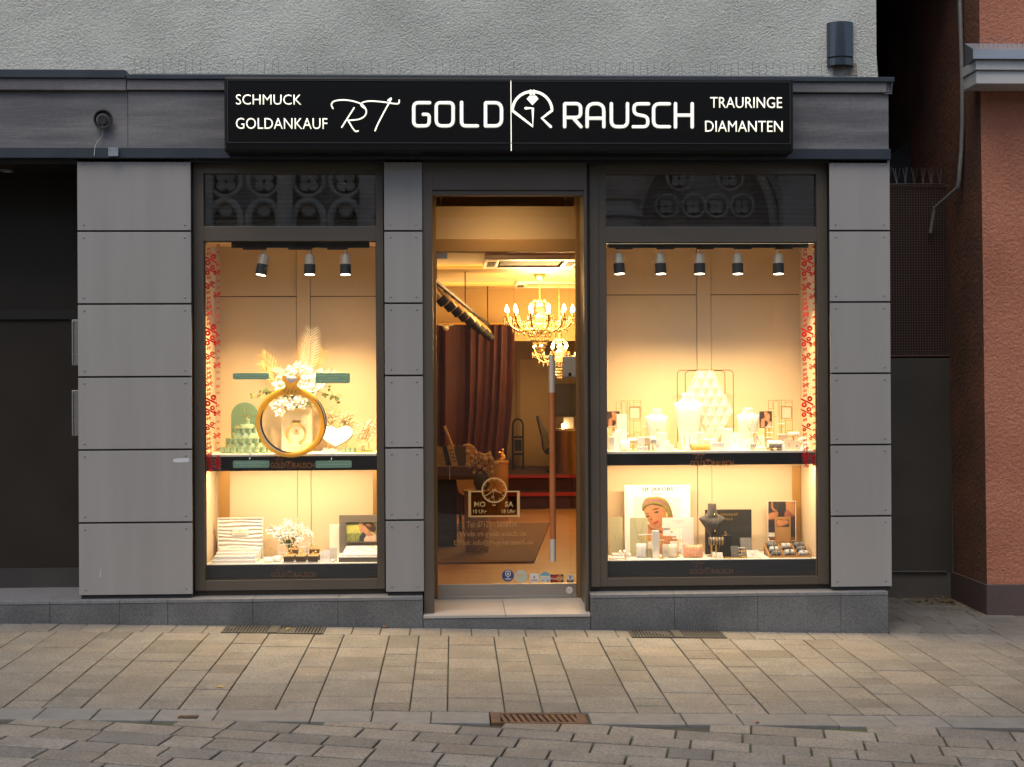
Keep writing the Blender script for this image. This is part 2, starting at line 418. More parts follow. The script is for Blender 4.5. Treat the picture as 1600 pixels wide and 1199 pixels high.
# road: running bond, laid 12 degrees across the street
mb = MB(); an = R(-12); u = (math.cos(an), math.sin(an)); v = (-math.sin(an), math.cos(an))
def clipped(c, hu, hv):                  # stones keep to the road side of the gutter
    return max(c[1]+abs(u[1])*hu+abs(v[1])*hv-GYY, 0)
row = -9.0
while row < 4.0:
    off = random.uniform(0,.3); x = -14+off; rw = random.choice((.155,.17,.185))
    while x < 14:
        ln = random.choice((.2,.24,.27,.31,.34))
        c = (u[0]*(x+ln/2)+v[0]*(row+rw/2), u[1]*(x+ln/2)+v[1]*(row+rw/2)-2.9)
        if XL < c[0] < XR and -8 < c[1] < GYY-.02:
            r_ = random.random()
            mb.tint = tint(.82,1.06,.03) if r_ > .2 else (.74,.77,.80) if r_ > .06 else (1.12,1.13,1.12)
            ex = clipped(c, ln/2, rw/2)
            if ex > 0:
                # cut the stone against the gutter: shift and squash its far edge
                hu, hv = ln/2-.005, rw/2-.007; quad = [(c[0]+u[0]*a*hu+v[0]*b*hv, c[1]+u[1]*a*hu+v[1]*b*hv) for a, b in ((-1,-1),(1,-1),(1,1),(-1,1))]
                lim = GYY-.004; out = []
                for k in range(4):
                    p, q = quad[k-1], quad[k]
                    if (p[1] <= lim) != (q[1] <= lim): f_ = (lim-p[1])/(q[1]-p[1]); out.append((p[0]+(q[0]-p[0])*f_, lim))
                    if q[1] <= lim: out.append(q)
                if len(out) > 2 and min(q[1] for q in out) < lim-.004:
                    mx_ = sum(q[0] for q in out)/len(out); my_ = sum(q[1] for q in out)/len(out); k = len(out); vs = []
                    for sc, dz in ((1,-.022),(1,-.003),(.975,0)):
                        vs += [(mx_+(q[0]-mx_)*sc, my_+(q[1]-my_)*sc, gz(q[0], q[1])+dz) for q in out]
                    mb.add(vs, [tuple(range(2*k, 3*k))]+[(r0+n_, r0+(n_+1) % k, r0+k+(n_+1) % k, r0+k+n_) for r0 in (0, k) for n_ in range(k)])
            else: slab(mb, c, u, v, ln/2-.005, rw/2-.007, ins=.004)
        x += ln
    row += rw
struct(mb.build('road', M_road, recalc=False))
sheet('road_bed', XL, XR, -8, GYY, -.015, M_joint)
sheet('far_road', -60, 60, -60, -7.99, -.006, M_road)

# ------------------------------------------------------------------ drain grate, rusty cover, light well grates
M_rust = mat('rusty_iron', (.125,.062,.03), (.07,.04,.024), 12, .8, bump=.3, bscale=80)
def gp(x, y, d=0): return (x, y, gz(x, y)+d)
g = thing('drain_grate', 'rusty slotted iron drain grate set in the gutter before the door', 'drain grate', gp((GR0+GR1)/2, -2.39))
mb = MB(); zc = gz((GR0+GR1)/2, -2.39)
mb.frame(0,1,0,1,0,1,.1,.1,.1,.1); mb.v = [(GR0+.006+p[0]*(GR1-GR0-.012), GYY+.006+p[2]*.208, gz(GR0+p[0]*(GR1-GR0), -2.39)-.035+p[1]*.035) for p in mb.v]
mb.build('frame', M_rust, g, bevel=.003)
mb = MB(); n = 12; wg = (GR1-GR0-.1)
for i in range(n):
    xx = GR0+.055+wg*(i+.15)/n
    mb.obox((xx+wg/n*.3, -2.39, gz(xx, -2.39)-.018), (wg/n*.30,.0,0), (-.012,.085,0), (0,0,.014))
mb.build('bars', M_rust, g, bevel=.002)
mb = MB(); mb.box(GR0, GR1, GYY, KY, zc-.3, zc-.28); mb.build('pit', M_gap, g)
o = MB(); a = at(295, 1126.5, -2.47)
for i in range(4):
    for j in range(3): o.obox((a.x-.045+i*.024, -2.455+j*.016, gz(a.x, -2.455)+.002), (.010,0,0), (0,.006,0), (0,0,.003))
tag(o.build('utility_cover', M_rust), 'small rusty valve cover at the left end of the gutter', 'utility cover')
M_grate = mat('galvanised_grate', (.10,.095,.085), (.13,.125,.11), 6, .5, metal=.5)
for a, b, py, lab in ((350, 507, 988, 'dark cellar light well grate at the plinth under the window with the gold ring'), (984, 1131, 998, 'dark cellar light well grate at the plinth under the window with the necklace busts')):
    xa, xb = PX(a, -.19, py), PX(b, -.19, py)
    g = thing('light_well_grate', lab, 'cellar grate', gp((xa+xb)/2, -.19))
    def on(mb_, top):
        mb_.v = [(p[0], p[1], gz(p[0], p[1])+p[2]) for p in mb_.v]; return mb_
    mb = MB().frame(xa, xb, -.315, -.07, 0, 1, .012,.012,.012,.012); mb.v = [(p[0], p[2], .001+p[1]*.006) for p in mb.v]
    on(mb, 0).build('frame', M_grate, g)
    mb = MB(); nn = 30
    for i in range(nn):
        xx = xa+.012+(xb-xa-.024)*(i+.5)/nn; mb.box(xx-.0045, xx+.0045, -.303, -.082, .002, .006)
    for j in range(6): mb.box(xa+.012, xb-.012, -.30+j*.042, -.297+j*.042, .003, .005)
    on(mb, 0).build('bars', M_grate, g)
    mb = MB().box(xa+.012, xb-.012, -.303, -.082, .0005, .0013); on(mb, 0).build('pit', M_gap, g)
    mb = MB(); xx = xa+(xb-xa)*.5; mb.box(xx-.03, xx+.03, -.31, -.075, .006, .0095); on(mb, 0).build('crossbar', M_grate, g)

# ------------------------------------------------------------------ the shop building
BLD = thing('shop_building', 'pale rough plastered building whose ground floor is the grey panelled jewellery shop', 'building', (0,0,0))
ZT = PZ(247.5, -.05); ZF = PZ(118, 0)
xr = PX(1367, .12, 60); xb = PX(1373, .12, 118)
# upper wall (rough plaster), its right edge flaring a little at the foot
mb = MB(); mb.add([(-9,.12,ZF-.05),(xb,.12,ZF-.05),(xr+.01,.12,ZF+.18),(xr,.12,13),(-9,.12,13),(-9,5,ZF-.05),(xb,5,ZF-.05),(xr+.01,5,ZF+.18),(xr,5,13),(-9,5,13)],
    [(0,1,2,3,4),(9,8,7,6,5),(1,6,7,2),(2,7,8,3),(3,8,9,4),(4,9,5,0),(0,5,6,1)])
mb.build('plaster_wall', M_plaster, BLD)
X0, X1 = -9.0, PX(1388, 0, 200)
z127, z145, z233 = PZ(127,0), PZ(145,0), PZ(233,0)
xs = PX(199, 0, 120)
mb = MB().box(X0, xs, 0, .3, z233, z145).box(xs+.004, X1, -.004, .3, z233, z145); mb.build('fascia_board', M_board, BLD)
mb = MB().box(X0, xs-.002, -.036, .3, z145, z127).box(xs+.002, X1-.02, -.030, .3, z145+.004, z127-.004); mb.build('lip_board', M_board, BLD, bevel=.003)
mb = MB().box(X0, xs-.003, -.05, .14, z127, PZ(114,0)).box(xs+.003, X1+.03, -.044, .14, z127-.004, PZ(118,0,200)); mb.build('top_flashing', M_flash, BLD, bevel=.004)
mb = MB().box(X0, X1+.005, -.035, .3, ZT, z233); mb.build('bottom_flashing', M_flash, BLD, bevel=.003)
mb = MB().box(X0, X1-.01, -.0, .3, ZT-.02, ZT+.0); mb.build('shadow_gap', M_gap, BLD)
for px_ in (28, 92, 163, 700):
    pass
# cladding panels: three pillars of six
rows = []
edges = {'l': (119.9,125.5,298.1,301.6), 'm': (600.5,603,660.3,661.6), 'r': (1295.7,1300,1390,1394)}
PW = {'l': (PX(121,0,360), PX(299.3,0,600)), 'm': (PX(601.6,0,600), PX(660.9,0,600)), 'r': (PX(1297.6,0,600), PX(1391.8,0,600))}
PH = 2.84/6
for key in 'lmr':
    xa, xb_ = PW[key]
    for i in range(6):
        z0, z1 = i*PH+.006, (i+1)*PH-.006
        mb = MB(); mb.tint = (lambda q: (q*1.01, q, q*.99))(random.uniform(.95,1.05)); mb.cbox(xa, xb_, 0, .008, z0, z1, .0018); mb.cur = 1
        for sx in (xa+.04, xb_-.04):
            for sz in (z0+.035, z1-.035):
                t = MB().lathe([(.0072,0),(.0068,.002),(.0045,.003),(0.00001,.0032)], n=12); t.v = [(sx+x, -y2, sz+y) for x, y, y2 in t.v]; mb.add(t.v, t.f)
        if key == 'l' and i == 2:   # left by a removed sticker
            pass
        mb.build('cladding_panel', [M_panel, M_screw], BLD)
    d = .16 if key != 'r' else .5
    MB().box(xa+.012, xb_-.012, .0085, d, -.02, 2.84).build('pillar', M_gap if key != 'r' else M_gap, BLD)
MB().box(PW['l'][1]-.012, PW['l'][1]-.004, .009, .16, -.02, 2.84).build('pillar_side', M_darkframe, BLD)
sc = MB(); a, b, c_, d_ = rect(270, 716, 296, 723, 0)
sc.prism([(a,c_+.004),(a+.02,c_),(b-.01,c_+.002),(b,c_+.01),(b-.003,d_),(a+.03,d_-.002),(a+.004,d_-.006)], -.0012, 0)
tag(sc.build('torn_sticker', M_greyglue), 'torn remains of a white sticker on the wide left pillar', 'sticker')
a_, b_ = at(157, 889, 0), at(156.5, 902, 0); MB().add([(a_.x-.001,-.0006,a_.z),(a_.x+.001,-.0006,a_.z),(b_.x+.003,-.0006,b_.z),(b_.x-.002,-.0006,b_.z)], [(0,1,2,3)]).build('scratch', M_greyglue, BLD)
# plinth with capping, and the lower doorstep
PT = -.02; XP1 = PX(1388, -.06, 960)
XD0, XD1 = PX(661.5, -.06, 960), PX(922.5, -.06, 960)
def plinth(name, x0, x1, top, y1, cutsx):
    mb = MB(); xs_ = [x0]+cutsx+[x1]
    for a, b in zip(xs_, xs_[1:]): mb.box(a+.001, b-.001, -.06, y1, -.75, top-.022)
    mb.build(name, M_stone, BLD, bevel=.002)
    mb = MB()
    for a, b in zip(xs_, xs_[1:]): mb.box(a+.001, b-.001, -.063, y1, top-.021, top)
    mb.build('capping', M_sill, BLD, bevel=.002)
plinth('plinth', X0, XD0-.003, PT, .14, [-6,-5,-4,-3.4]+[PX(p, -.06, 950) for p in (78,187,262,395,528)])
plinth('plinth', XD1+.003, XP1, PT, .14, [PX(p, -.06, 955) for p in (1054,1184,1314)])
ST = -.142
mb = MB(); MB().box(XD0, XD1, -.06, .8, -.75, ST-.021).build('doorstep', M_stone, BLD, bevel=.002)
xm = PX(790, -.06, 960)
mb.box(XD0, xm-.001, -.065, .66, ST-.02, ST).box(xm+.001, XD1, -.065, .66, ST-.02, ST); mb.build('step_tread', M_step, BLD, bevel=.003)
MB().box(PX(303,.1), PX(600,.1), .10, .16, PT, .03).build('window_sill', M_darkframe, BLD)
MB().box(PX(922,.1), PX(1297,.1), .10, .16, PT, .05).build('window_sill', M_darkframe, BLD)

# display windows ------------------------------------------------------------
GYP = .115
def display_window(outer, trans, main, seamx, seamy, extra=None):
    o0, o1, oz0, oz1 = rect(*outer, .08); t0, t1, tz0, tz1 = rect(*trans, .08); m0, m1, mz0, mz1 = rect(*main, .08)
    mb = MB(); Y0, Y1 = .08, .15; oz1 = ZT-.006
    mb.box(o0, m0, Y0, Y1, oz0, oz1).box(m1, o1, Y0, Y1, oz0, oz1)
    mb.box(m0, m1, Y0, Y1, oz0, mz0).box(m0, m1, Y0, Y1, mz1, tz0).box(m0, m1, Y0, Y1, tz1, oz1)
    if extra:
        e = PX(extra, .08); mb.box(o0, e-.002, Y0-.012, Y0-.0005, oz0, oz1-.03)
    fr = mb.build('display_window', M_frame, BLD, bevel=.0025)
    b = .008; mb = MB().frame(m0-.003, m1+.003, mz0-.003, mz1+.003, .098, .112, b, b, b, b)
    mb.build('glazing_bead', M_darkframe, fr)
    mb = MB(); mb.add([(m0,GYP,mz0),(m1,GYP,mz0),(m1,GYP,mz1),(m0,GYP,mz1)], [(0,1,2,3)]); mb.build('pane', M_glass, fr)
    mb = MB(); mb.add([(t0,GYP,tz0),(t1,GYP,tz0),(t1,GYP,tz1),(t0,GYP,tz1)], [(0,1,2,3)]); mb.build('transom_pane', M_tglass, fr)
    mb = MB(); z = tz0; i = 0
    while z < tz1-.01:
        mb.obox(((t0+t1)/2, .19, z+.02), ((t1-t0)/2,0,0), (0,.010,.012), (0,-.0006,.0006)); z += .032
    mb.build('blind', M_blind, fr)
    return m0, m1, mz0, mz1, t0, t1, tz0, tz1
M_blind = mat('dark_blind_slats', (.04,.042,.045), rough=.35)
W1 = display_window((303,253,600,922), (319,271,589,354), (319.5,377,589,906), 0, 0)
W2 = display_window((922,258,1294,915), (947,272,1277,354.5), (948,379,1277.5,902), 0, 0, 936)
YB = .60
def showcase(W, pil, seam, bron):
    m0, m1, mz0, mz1, t0, t1, tz0, tz1 = W
    zc = PZ(377, GYP)+.012; xa, xb_ = m0-.012, m1+.012
    mb = MB(); g = .003
    p0, p1 = PX(pil[0], YB), PX(pil[1], YB); zs = PZ(seam, YB)
    for a, b in ((xa, p0-g), (p1+g, xb_)):
        mb.box(a, b, YB, YB+.02, mz0-.05, zs-g).box(a, b, YB, YB+.02, zs+g, zc)
    mb.box(p0, p1, YB-.006, YB+.02, mz0-.05, zc)
    mb.build('showcase_back', M_cream, BLD, bevel=.0015)
    MB().box(xa, xb_, YB+.021, YB+.024, mz0-.05, zc).build('showcase_backing', M_gap, BLD)
    MB().box(xa-.02, xa, .15, YB+.02, mz0-.05, zc).build('showcase_side', M_cream, BLD); MB().box(xb_, xb_+.02, .15, YB+.02, mz0-.05, zc).build('showcase_side', M_cream, BLD)
    MB().box(xa, xb_, .15, YB, zc, zc+.02).build('showcase_ceiling', M_cream, BLD)
    MB().box(xa, xb_, .15, YB+.02, tz0-.02, tz1+.06).box(xa,xb_,.30,.32,tz0,tz1).build('transom_backing', M_gap, BLD) if False else MB().box(t0-.03, t1+.03, .28, .30, tz0-.03, tz1+.03).build('transom_backing', M_gap, BLD)
    return xa, xb_, zc
C1 = showcase(W1, (464.5,485), 462.5, None); C2 = showcase(W2, (1089.5,1111), 461.5, None)

# entrance door recess -------------------------------------------------------
DY = .65
f0, f1 = PX(664, .02, 700), PX(922, .02, 700)
MB().box(XD0+.003, PX(677.5,.0,700), .02, .10, ST, ZT-.007).build('door_surround', M_frame, BLD, bevel=.002)
MB().box(PX(914,.0,600), XD1-.003, .02, .10, ST, ZT-.007).build('door_surround', M_frame, BLD, bevel=.002)
zl = PZ(297, .02); zl2 = PZ(305, .02)
MB().box(PX(677.5,0,700), PX(914,0,600), .02, .10, zl, ZT-.007).build('header_panel', M_frame, BLD, bevel=.002)
MB().box(PX(677.5,0,700), PX(914,0,600), .035, .10, zl2, zl-.002).build('header_trim', M_frame, BLD)
jx0, jx1 = PX(676, .1, 700), PX(917, .1, 600)
MB().box(jx0-.02, jx0, .1, DY+.05, ST, 2.86).build('recess_side', M_frame, BLD)
MB().box(jx1, jx1+.02, .1, DY+.05, ST, 2.86).build('recess_side', M_frame, BLD)
MB().box(jx0-.3, jx1+.3, .66, 1.4, 2.94, 2.96).box(jx0, jx1, .1, .655, 2.8605, 2.88).build('recess_ceiling', M_dark, BLD)
d0, d1, dz0, dz1 = rect(680, 306, 905, 933, DY)
M_dglass = glassmat('door_glass', (.82,.79,.74), 1.5, 1.9)
mb = MB(); hz0, hz1 = PZ(394,DY), PZ(374,DY)
mb.box(jx0, PX(682.5,DY), DY-.02, DY+.05, ST, 2.86).box(PX(900,DY), jx1, DY-.02, DY+.05, ST, 2.86).box(PX(682.5,DY), PX(900,DY), DY-.02, DY+.05, hz0, hz1)
M_brown = mat('brown_door_frame', (.20,.115,.042), (.22,.125,.046), 2, .4, metal=.1)
mb.build('door_frame', M_brown, BLD, bevel=.002)
dx0, dx1 = PX(682.5,DY), PX(900,DY)
mb = MB(); mb.add([(dx0,DY+.01,hz1),(dx1,DY+.01,hz1),(dx1,DY+.01,2.86),(dx0,DY+.01,2.86)], [(0,1,2,3)]); mb.build('door_transom', M_dglass, BLD)
DOOR = MB().box(dx0+.004, dx1-.002, DY-.008, DY+.03, PZ(932,DY), PZ(912.5,DY)).build('shop_door', M_steel, BLD, bevel=.003)
mb = MB(); mb.add([(dx0,DY+.011,PZ(912.5,DY)),(dx1,DY+.011,PZ(912.5,DY)),(dx1,DY+.011,hz0),(dx0,DY+.011,hz0)], [(0,1,2,3)]); mb.build('pane', M_dglass, DOOR)
MB().box(dx0+.002, PX(700,DY), DY-.006, DY+.028, PZ(404,DY), PZ(395.5,DY)).build('top_hinge', M_steel, DOOR, bevel=.002)
MB().box(dx0, dx1, DY-.03, DY+.04, ST, ST+.012).build('threshold', M_steel, DOOR)
HX, HY = PX(862.5, DY-.08), DY-.08
def rod(n, a, b, M, p): return MB().tube([(HX,HY,PZ(a,HY)),(HX,HY,PZ(b,HY))], .0215, 20).build(n, M, p, smooth=True)
M_copper = mat('copper_brown_wood', (.42,.14,.05), (.50,.18,.065), 6, .3, stretch=(4,4,.5))
hd = rod('pull_handle', 614, 843, M_copper, DOOR)
M_hsteel = mat('handle_steel', (.80,.75,.66), rough=.3, metal=.4)
rod('handle_end', 555, 614, M_hsteel, hd); rod('handle_end', 843, 878, M_hsteel, hd)
for py in (590, 860): MB().tube([(HX,HY,PZ(py,HY)),(HX,DY+.01,PZ(py,HY))], .009, 10).build('handle_post', M_hsteel, hd)
lx, lz = PX(888, DY-.01), PZ(924, DY-.01)
t = MB().lathe([(.026,0),(.026,.008),(.022,.012),(.012,.012),(.00001,.009)], n=24); t.v = [(lx+x, DY-.008-z, lz+y) for x, y, z in t.v]
t.build('lock', M_hsteel, DOOR, smooth=True)
rx = (jx0+jx1)/2; rl_ = thing('recessed_downlight', 'recessed downlight in the ceiling of the door recess', 'downlight', (rx, .30, 2.86))
MB().lathe([(.055,0),(.055,-.006),(.042,-.008),(.040,-.002),(.00001,-.002)], (rx, .30, 2.86), 24).build('trim', M_hsteel, rl_, smooth=True)
MB().lathe([(.00001,-.0025),(.036,-.0025),(.036,-.0045),(.00001,-.0045)], (rx, .30, 2.86), 20).build('lens', emit('downlight_lens', (1,.80,.5), 8), rl_)
lamp_spot('downlight_beam', (rx,.30,2.835), (rx,.36,0), 60, 160, 1.0, .02, rl_, (1,.66,.30))
# bulkhead panel hung behind the transom
BY_ = 1.15
BP = thing('bulkhead_panel', 'beige panel hung on two thin wires behind the glass above the door', 'panel', (.4, BY_, 2.6))
a, b, c_, d_ = rect(681, 322.5, 897, 373, BY_)
M_beige = mat('beige_board', (.62,.47,.30), rough=.5)
MB().box(a-.03, b+.03, BY_, BY_+.015, c_-.05, d_).build('board', M_beige, BP, bevel=.002)
for px_ in (690, 886):
    x = PX(px_, BY_); mb = MB().tube([(x,BY_+.007,d_),(x,BY_+.007,2.92)], .003, 6).ball((x,BY_+.007,2.74), .008, 8); mb.build('wire', M_wire, BP)

hs = thing('light_strip', 'hidden light strip behind the brown bar above the door', 'light strip', (.4, DY+.08, hz0+.03))
MB().box(dx0+.15, dx1-.15, DY+.06, DY+.09, hz0+.02, hz0+.035).build('body', M_hsteel, hs)
lamp_area('strip_light', ((dx0+dx1)/2, DY+.075, hz0+.04), (0,.9,.45), .5, .02, 1.6, hs, (1,.66,.30))
# left entrance, deep and dark -------------------------------------------------
EX0, EX1 = -4.2, PW['l'][0]
ED = .60
MB().box(EX0, EX1+.05, .01, ED+.1, -.75, PT-.004).build('entrance_floor', M_sill, BLD)
mb = MB(); k0, k1 = PZ(908,ED), PZ(880,ED); b0, b1 = PZ(497,ED), PZ(482,ED)
MB().box(EX0, EX1+.3, ED, ED+.05, k1, b0).build('entrance_door', M_dark, BLD)
MB().box(EX0, EX1+.3, ED, ED+.05, b1, 3.0).build('entrance_top_panel', M_dark, BLD)
MB().box(EX0, EX1+.3, ED-.02, ED+.05, b0, b1).build('entrance_rail', mat('entrance_rail_brown', (.016,.013,.010), rough=.4), BLD)
MB().box(EX0, EX1+.3, ED-.01, ED+.05, k0-.02, k1).build('kick_plate', mat('dull_kick_plate', (.05,.048,.045), (.062,.06,.056), 3, .5, metal=.3), BLD)
MB().box(EX1-.0+.02, EX1+.05, .009, ED, -.02, 3.0).build('entrance_side', M_dark, BLD)
MB().box(EX0-.6, EX0, .0, ED, -.02, 3.0).build('entrance_side', M_panel, BLD)
MB().box(EX0, EX1+.05, .01, ED, ZT-.03, ZT-.012).build('entrance_ceiling', M_dark, BLD)
for a, b in ((500,571), (610,681)):
    x0_, x1_, z0_, z1_ = rect(113, a, 121, b, .05)
    MB().box(x0_, x1_+.02, .04, .075, z0_, z1_).box(x0_+.004, x0_+.010, .03, .041, z0_+.01, z1_-.01).build('hinge_plate', M_steel, BLD, bevel=.002)
p = at(10, 256.5, .3)
MB().lathe([(.05,0),(.05,-.006),(.038,-.008),(.036,-.002),(.00001,-.002)], (p.x, .3, ZT-.03), 24).build('recessed_downlight', M_lead, BLD, smooth=True)
# ------------------------------------------------------------------ illuminated sign
M_letter = emit('lit_letters', (1.0, .97, .74), .60)
M_letterhalo = emit('painted_letter_halo', (.80, .85, .22), .05)  # halo around the letters, built as dim emissive strokes behind them
SY = -.20
SG = thing('shop_sign', 'long black box sign with white lit lettering GOLD RAUSCH above the shop door', 'shop sign', (.4, -.1, 3.1))
sx0, sx1, sz0, sz1 = rect(350, 121.5, 1240, 238, SY)
MB().cbox(sx0, sx1, SY, .0-.004, sz0, sz1, .014).build('housing', M_black, SG)
mb = MB().frame(sx0+.02, sx1-.02, sz0+.055, sz1-.02, SY-.004, SY+.002, .006,.006,.006,.006); mb.build('face_rim', M_blackm, SG)
FYl = SY-.003
def sign_text(s, a, b, c, d, bold=.0):
    o = text('lettering', s, *rect(a, b, c, d, SY), FYl, M_letter, SG, bold, .006)
    return o
sign_text('SCHMUCK', 368.9, 148.3, 470.8, 164, -.008); sign_text('GOLDANKAUF', 368.9, 185, 511.6, 202, -.008)
sign_text('TRAURINGE', 1109.5, 152.4, 1221.6, 169.2, -.008); sign_text('DIAMANTEN', 1101.6, 189.5, 1222.5, 206.3, -.008)
def P2(x, y, o, s): p = at(o[0]+x/s, o[1]+y/s, SY); return (p.x, p.z)
def rl(px, r):                           # polyline with rounded corners, pixel space
    out = [px[0]]
    for i in range(1, len(px)-1):
        p, a, b = Vector(px[i]), Vector(px[i-1]), Vector(px[i+1])
        q = min(r, (a-p).length*.5, (b-p).length*.5)
        s, e = p+(a-p).normalized()*q, p+(b-p).normalized()*q
        for k in range(6):
            t = k/5; out.append(tuple((1-t)**2*s+2*t*(1-t)*p+t*t*e))
    out.append(px[-1]); return out
def word(letters, o, s, wd, name, M=M_letter):
    mb = MB()
    strokes(mb, [[P2(x, y, o, s) for x, y in l] for l in letters], wd*.60, FYl, .45)
    gb = MB(); strokes(gb, [[P2(x, y, o, s) for x, y in l] for l in letters], wd*.98, SY-.001, .05); gb.build('letter_glow', M_letterhalo, SG)
    return mb.build(name, M, SG, smooth=True)
o2, s2 = (340,100), 3.478
def boxl(l, t, r, b, sq): return rl([((l+r)/2, t), (r, t), (r, b), (l, b), (l, t), ((l+r)/2, t)], sq)
G = [rl([(1152,212),(1066,212),(1066,338),(1150,338),(1150,275),(1118,275)], 26)]
Oo = [boxl(1188,212,1280,338,34)]
Ll = [rl([(1326,210),(1326,338),(1412,338)], 24)]
Dd = [rl([(1456,338),(1456,212),(1545,212),(1545,338),(1456,338)], 34)]; Dd = [[(1456,338),(1456,212)]+rl([(1456,212),(1543,212),(1543,338),(1456,338)], 38)]
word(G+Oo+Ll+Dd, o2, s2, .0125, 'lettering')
o3, s3 = (780,100), 3.333
Rr = [[(341,328),(341,208)]+rl([(341,208),(424,208),(424,280),(345,280)], 26), [(385,282),(426,328)]]
A_ = [rl([(458,328),(458,208),(545,208),(545,328)], 40), [(458,284),(545,284)]]
U_ = [rl([(584,208),(584,328),(668,328),(668,208)], 32)]
S_ = [rl([(778,209),(702,209),(702,262),(774,275),(774,328),(698,328)], 24)]
C_ = [rl([(886,209),(804,209),(804,328),(886,328)], 32)]
H_ = [[(918,208),(918,330)], [(1005,208),(1005,330)], [(918,268),(1005,268)]]
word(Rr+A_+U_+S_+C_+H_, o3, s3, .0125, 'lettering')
mbq = MB(); Rl = [smoothline([(627,243),(619,222),(636,203),(690,197),(750,207),(790,226),(808,255),(800,283),(768,302),(710,308)], 6),
      smoothline([(708,306),(722,330),(740,358),(752,368),(764,365)], 5), [(742,240),(708,293),(675,345)],
      smoothline([(800,243),(780,226),(790,210),(832,203),(900,208),(960,217),(984,215),(987,198)], 6), smoothline([(926,200),(944,190),(905,262),(870,330),(856,364)], 5)]
strokes(mbq, [[P2(x, y, o2, s2) for x, y in l] for l in Rl], .0046, FYl, .6); mbq.build('script_lettering', M_letter, SG, smooth=True)
mbq = MB(); ar = [(172+103*math.cos(R(a)), 245-100*math.sin(R(a))) for a in range(94, 182, 8)]
ar2 = [(172+103*math.cos(R(a)), 245-100*math.sin(R(a))) for a in range(86, -1, -8)]
strokes(mbq, [[P2(x, y, o3, s3) for x, y in l] for l in (ar+[(70,245),(175,326),(175,232),(138,232)], ar2+[(276,243),(222,284),(268,328)], [(164,142),(164,156)], [(180,142),(180,156)])], .0088, FYl, .5)
mbq.prism([P2(x, y, o3, s3) for x, y in ((143,183),(158,167),(190,167),(204,183),(173,216))], FYl-.006, FYl)
mbq.build('emblem', M_letter, SG, smooth=False)
lx = PX(798.5, SY, 180)
MB().box(lx-.0025, lx+.0025, SY-.004, SY+.002, PZ(236,SY), PZ(126,SY)).build('divider_line', M_letter, SG)

# ------------------------------------------------------------------ things on the facade
c = at(159.5, 187, -.03)
cc = thing('cable_coil', 'small coil of black cable hung on the grey fascia left of the sign', 'cable', c)
mb = MB()
for k in range(4):
    rr = .046+.004*k
    mb.tube([(c.x+math.cos(a*.349+k)*rr+(.003*k), -.018-.008*k, c.z+math.sin(a*.349+k)*rr*1.02) for a in range(18)], .005, 6, closed=True)
mb.build('coil', M_blackm, cc, smooth=True)
t = MB().lathe([(.03,0),(.03,.02),(.00001,.02)], n=16); t.v = [(c.x+x, -.004-z, c.z+y) for x, y, z in t.v]; t.build('socket', M_blackm, cc)
mb = MB().tube(smoothline([(c.x,-.02,c.z-.02),(c.x,-.022,c.z-.1),(c.x-.04,-.03,c.z-.16),(c.x-.045,-.056,c.z-.24)], 5), .0022, 6); mb.build('loose_wire', M_wire, cc)
c = at(177, 237, -.052); 
tag(MB().box(c.x-.032, c.x+.032, -.056, -.0505, c.z-.03, c.z+.026).box(c.x-.028,c.x-.02,-.06,-.056,c.z+.012,c.z+.02).box(c.x+.014,c.x+.022,-.06,-.056,c.z+.012,c.z+.02).build('metal_bracket', M_lead), 'small screwed metal bracket on the flashing below the cable coil', 'bracket')
lx0, lx1, lz0, lz1 = rect(1299, 30, 1341, 98, .0); cx = (lx0+lx1)/2
WL = thing('wall_lamp', 'dark blue grey half round lamp on the plaster wall right of the sign', 'wall lamp', (cx, .12, lz0))
M_lampb = mat('dark_blue_lamp_paint', (.028,.04,.055), rough=.18, coat=.5)
def half(z0, z1, r, n=14):
    mb = MB(); poly = [(r*math.cos(math.pi*i/n), -r*.75*math.sin(math.pi*i/n)) for i in range(n+1)]
    vs = [(cx+x, .118+y, z0) for x, y in poly]+[(cx+x, .118+y, z1) for x, y in poly]; k = n+1
    mb.add(vs, [(i, i+1, i+1+k, i+k) for i in range(n)]+[(n,0,k,n+k), tuple(range(k)), tuple(range(2*k-1,k-1,-1))]); return mb
hw = (lx1-lx0)/2; zg = lz0+(lz1-lz0)*.20
half(zg, lz1, hw).build('shade', M_lampb, WL, smooth=True); half(lz0, zg-.012, hw).build('base_cap', M_lampb, WL, smooth=True)
half(zg-.0118, zg-.0002, hw*.93).build('lens', M_gap, WL)
# rust stain of the lamp is part of the wall
st = MB(); M_stain = mat('rusty_plaster_stain', (.26,.20,.145), (.36,.33,.29), 25, .95, bump=1.5, bscale=40)
a, b, c_, d_ = rect(1302, 99, 1340, 118, .118)
st.prism([(a,c_),(b,c_),(b-.005,d_-.02),(b-.01,d_),(a+.012,d_),(a+.003,d_-.02)], .1165, .1185); st.build('rust_stain', M_stain, BLD)
def spikes(name, label, x0, x1, y, z, h, n, parent=None, lean=.35):
    mb = MB(); mb.box(x0, x1, y-.006, y+.006, z, z+.004)
    for i in range(n):
        x = x0+(x1-x0)*(i+.5)/n
        for s in ((-1, 0, 1) if n < 20 else (0,)):
            dx = random.uniform(-.05,.05)*h*(2 if random.random() > .85 else 1)+s*h*lean*.4
            if s != 0 and n >= 20: dx = s*h*.1
            mb.tube([(x,y,z),(x+dx, y-random.uniform(-.2,.2)*h, z+h*random.uniform(.92,1))], .0016, 4, caps=False)
    o = mb.build(name, M_wire); return tag(o, label, 'bird spikes')
zsp = PZ(118, .02)
spikes('bird_spike_strip', 'long strip of thin bird spikes along the ledge above the shop sign', PX(205,.02,118), PX(1290,.02,118), .03, zsp, .10, 98)
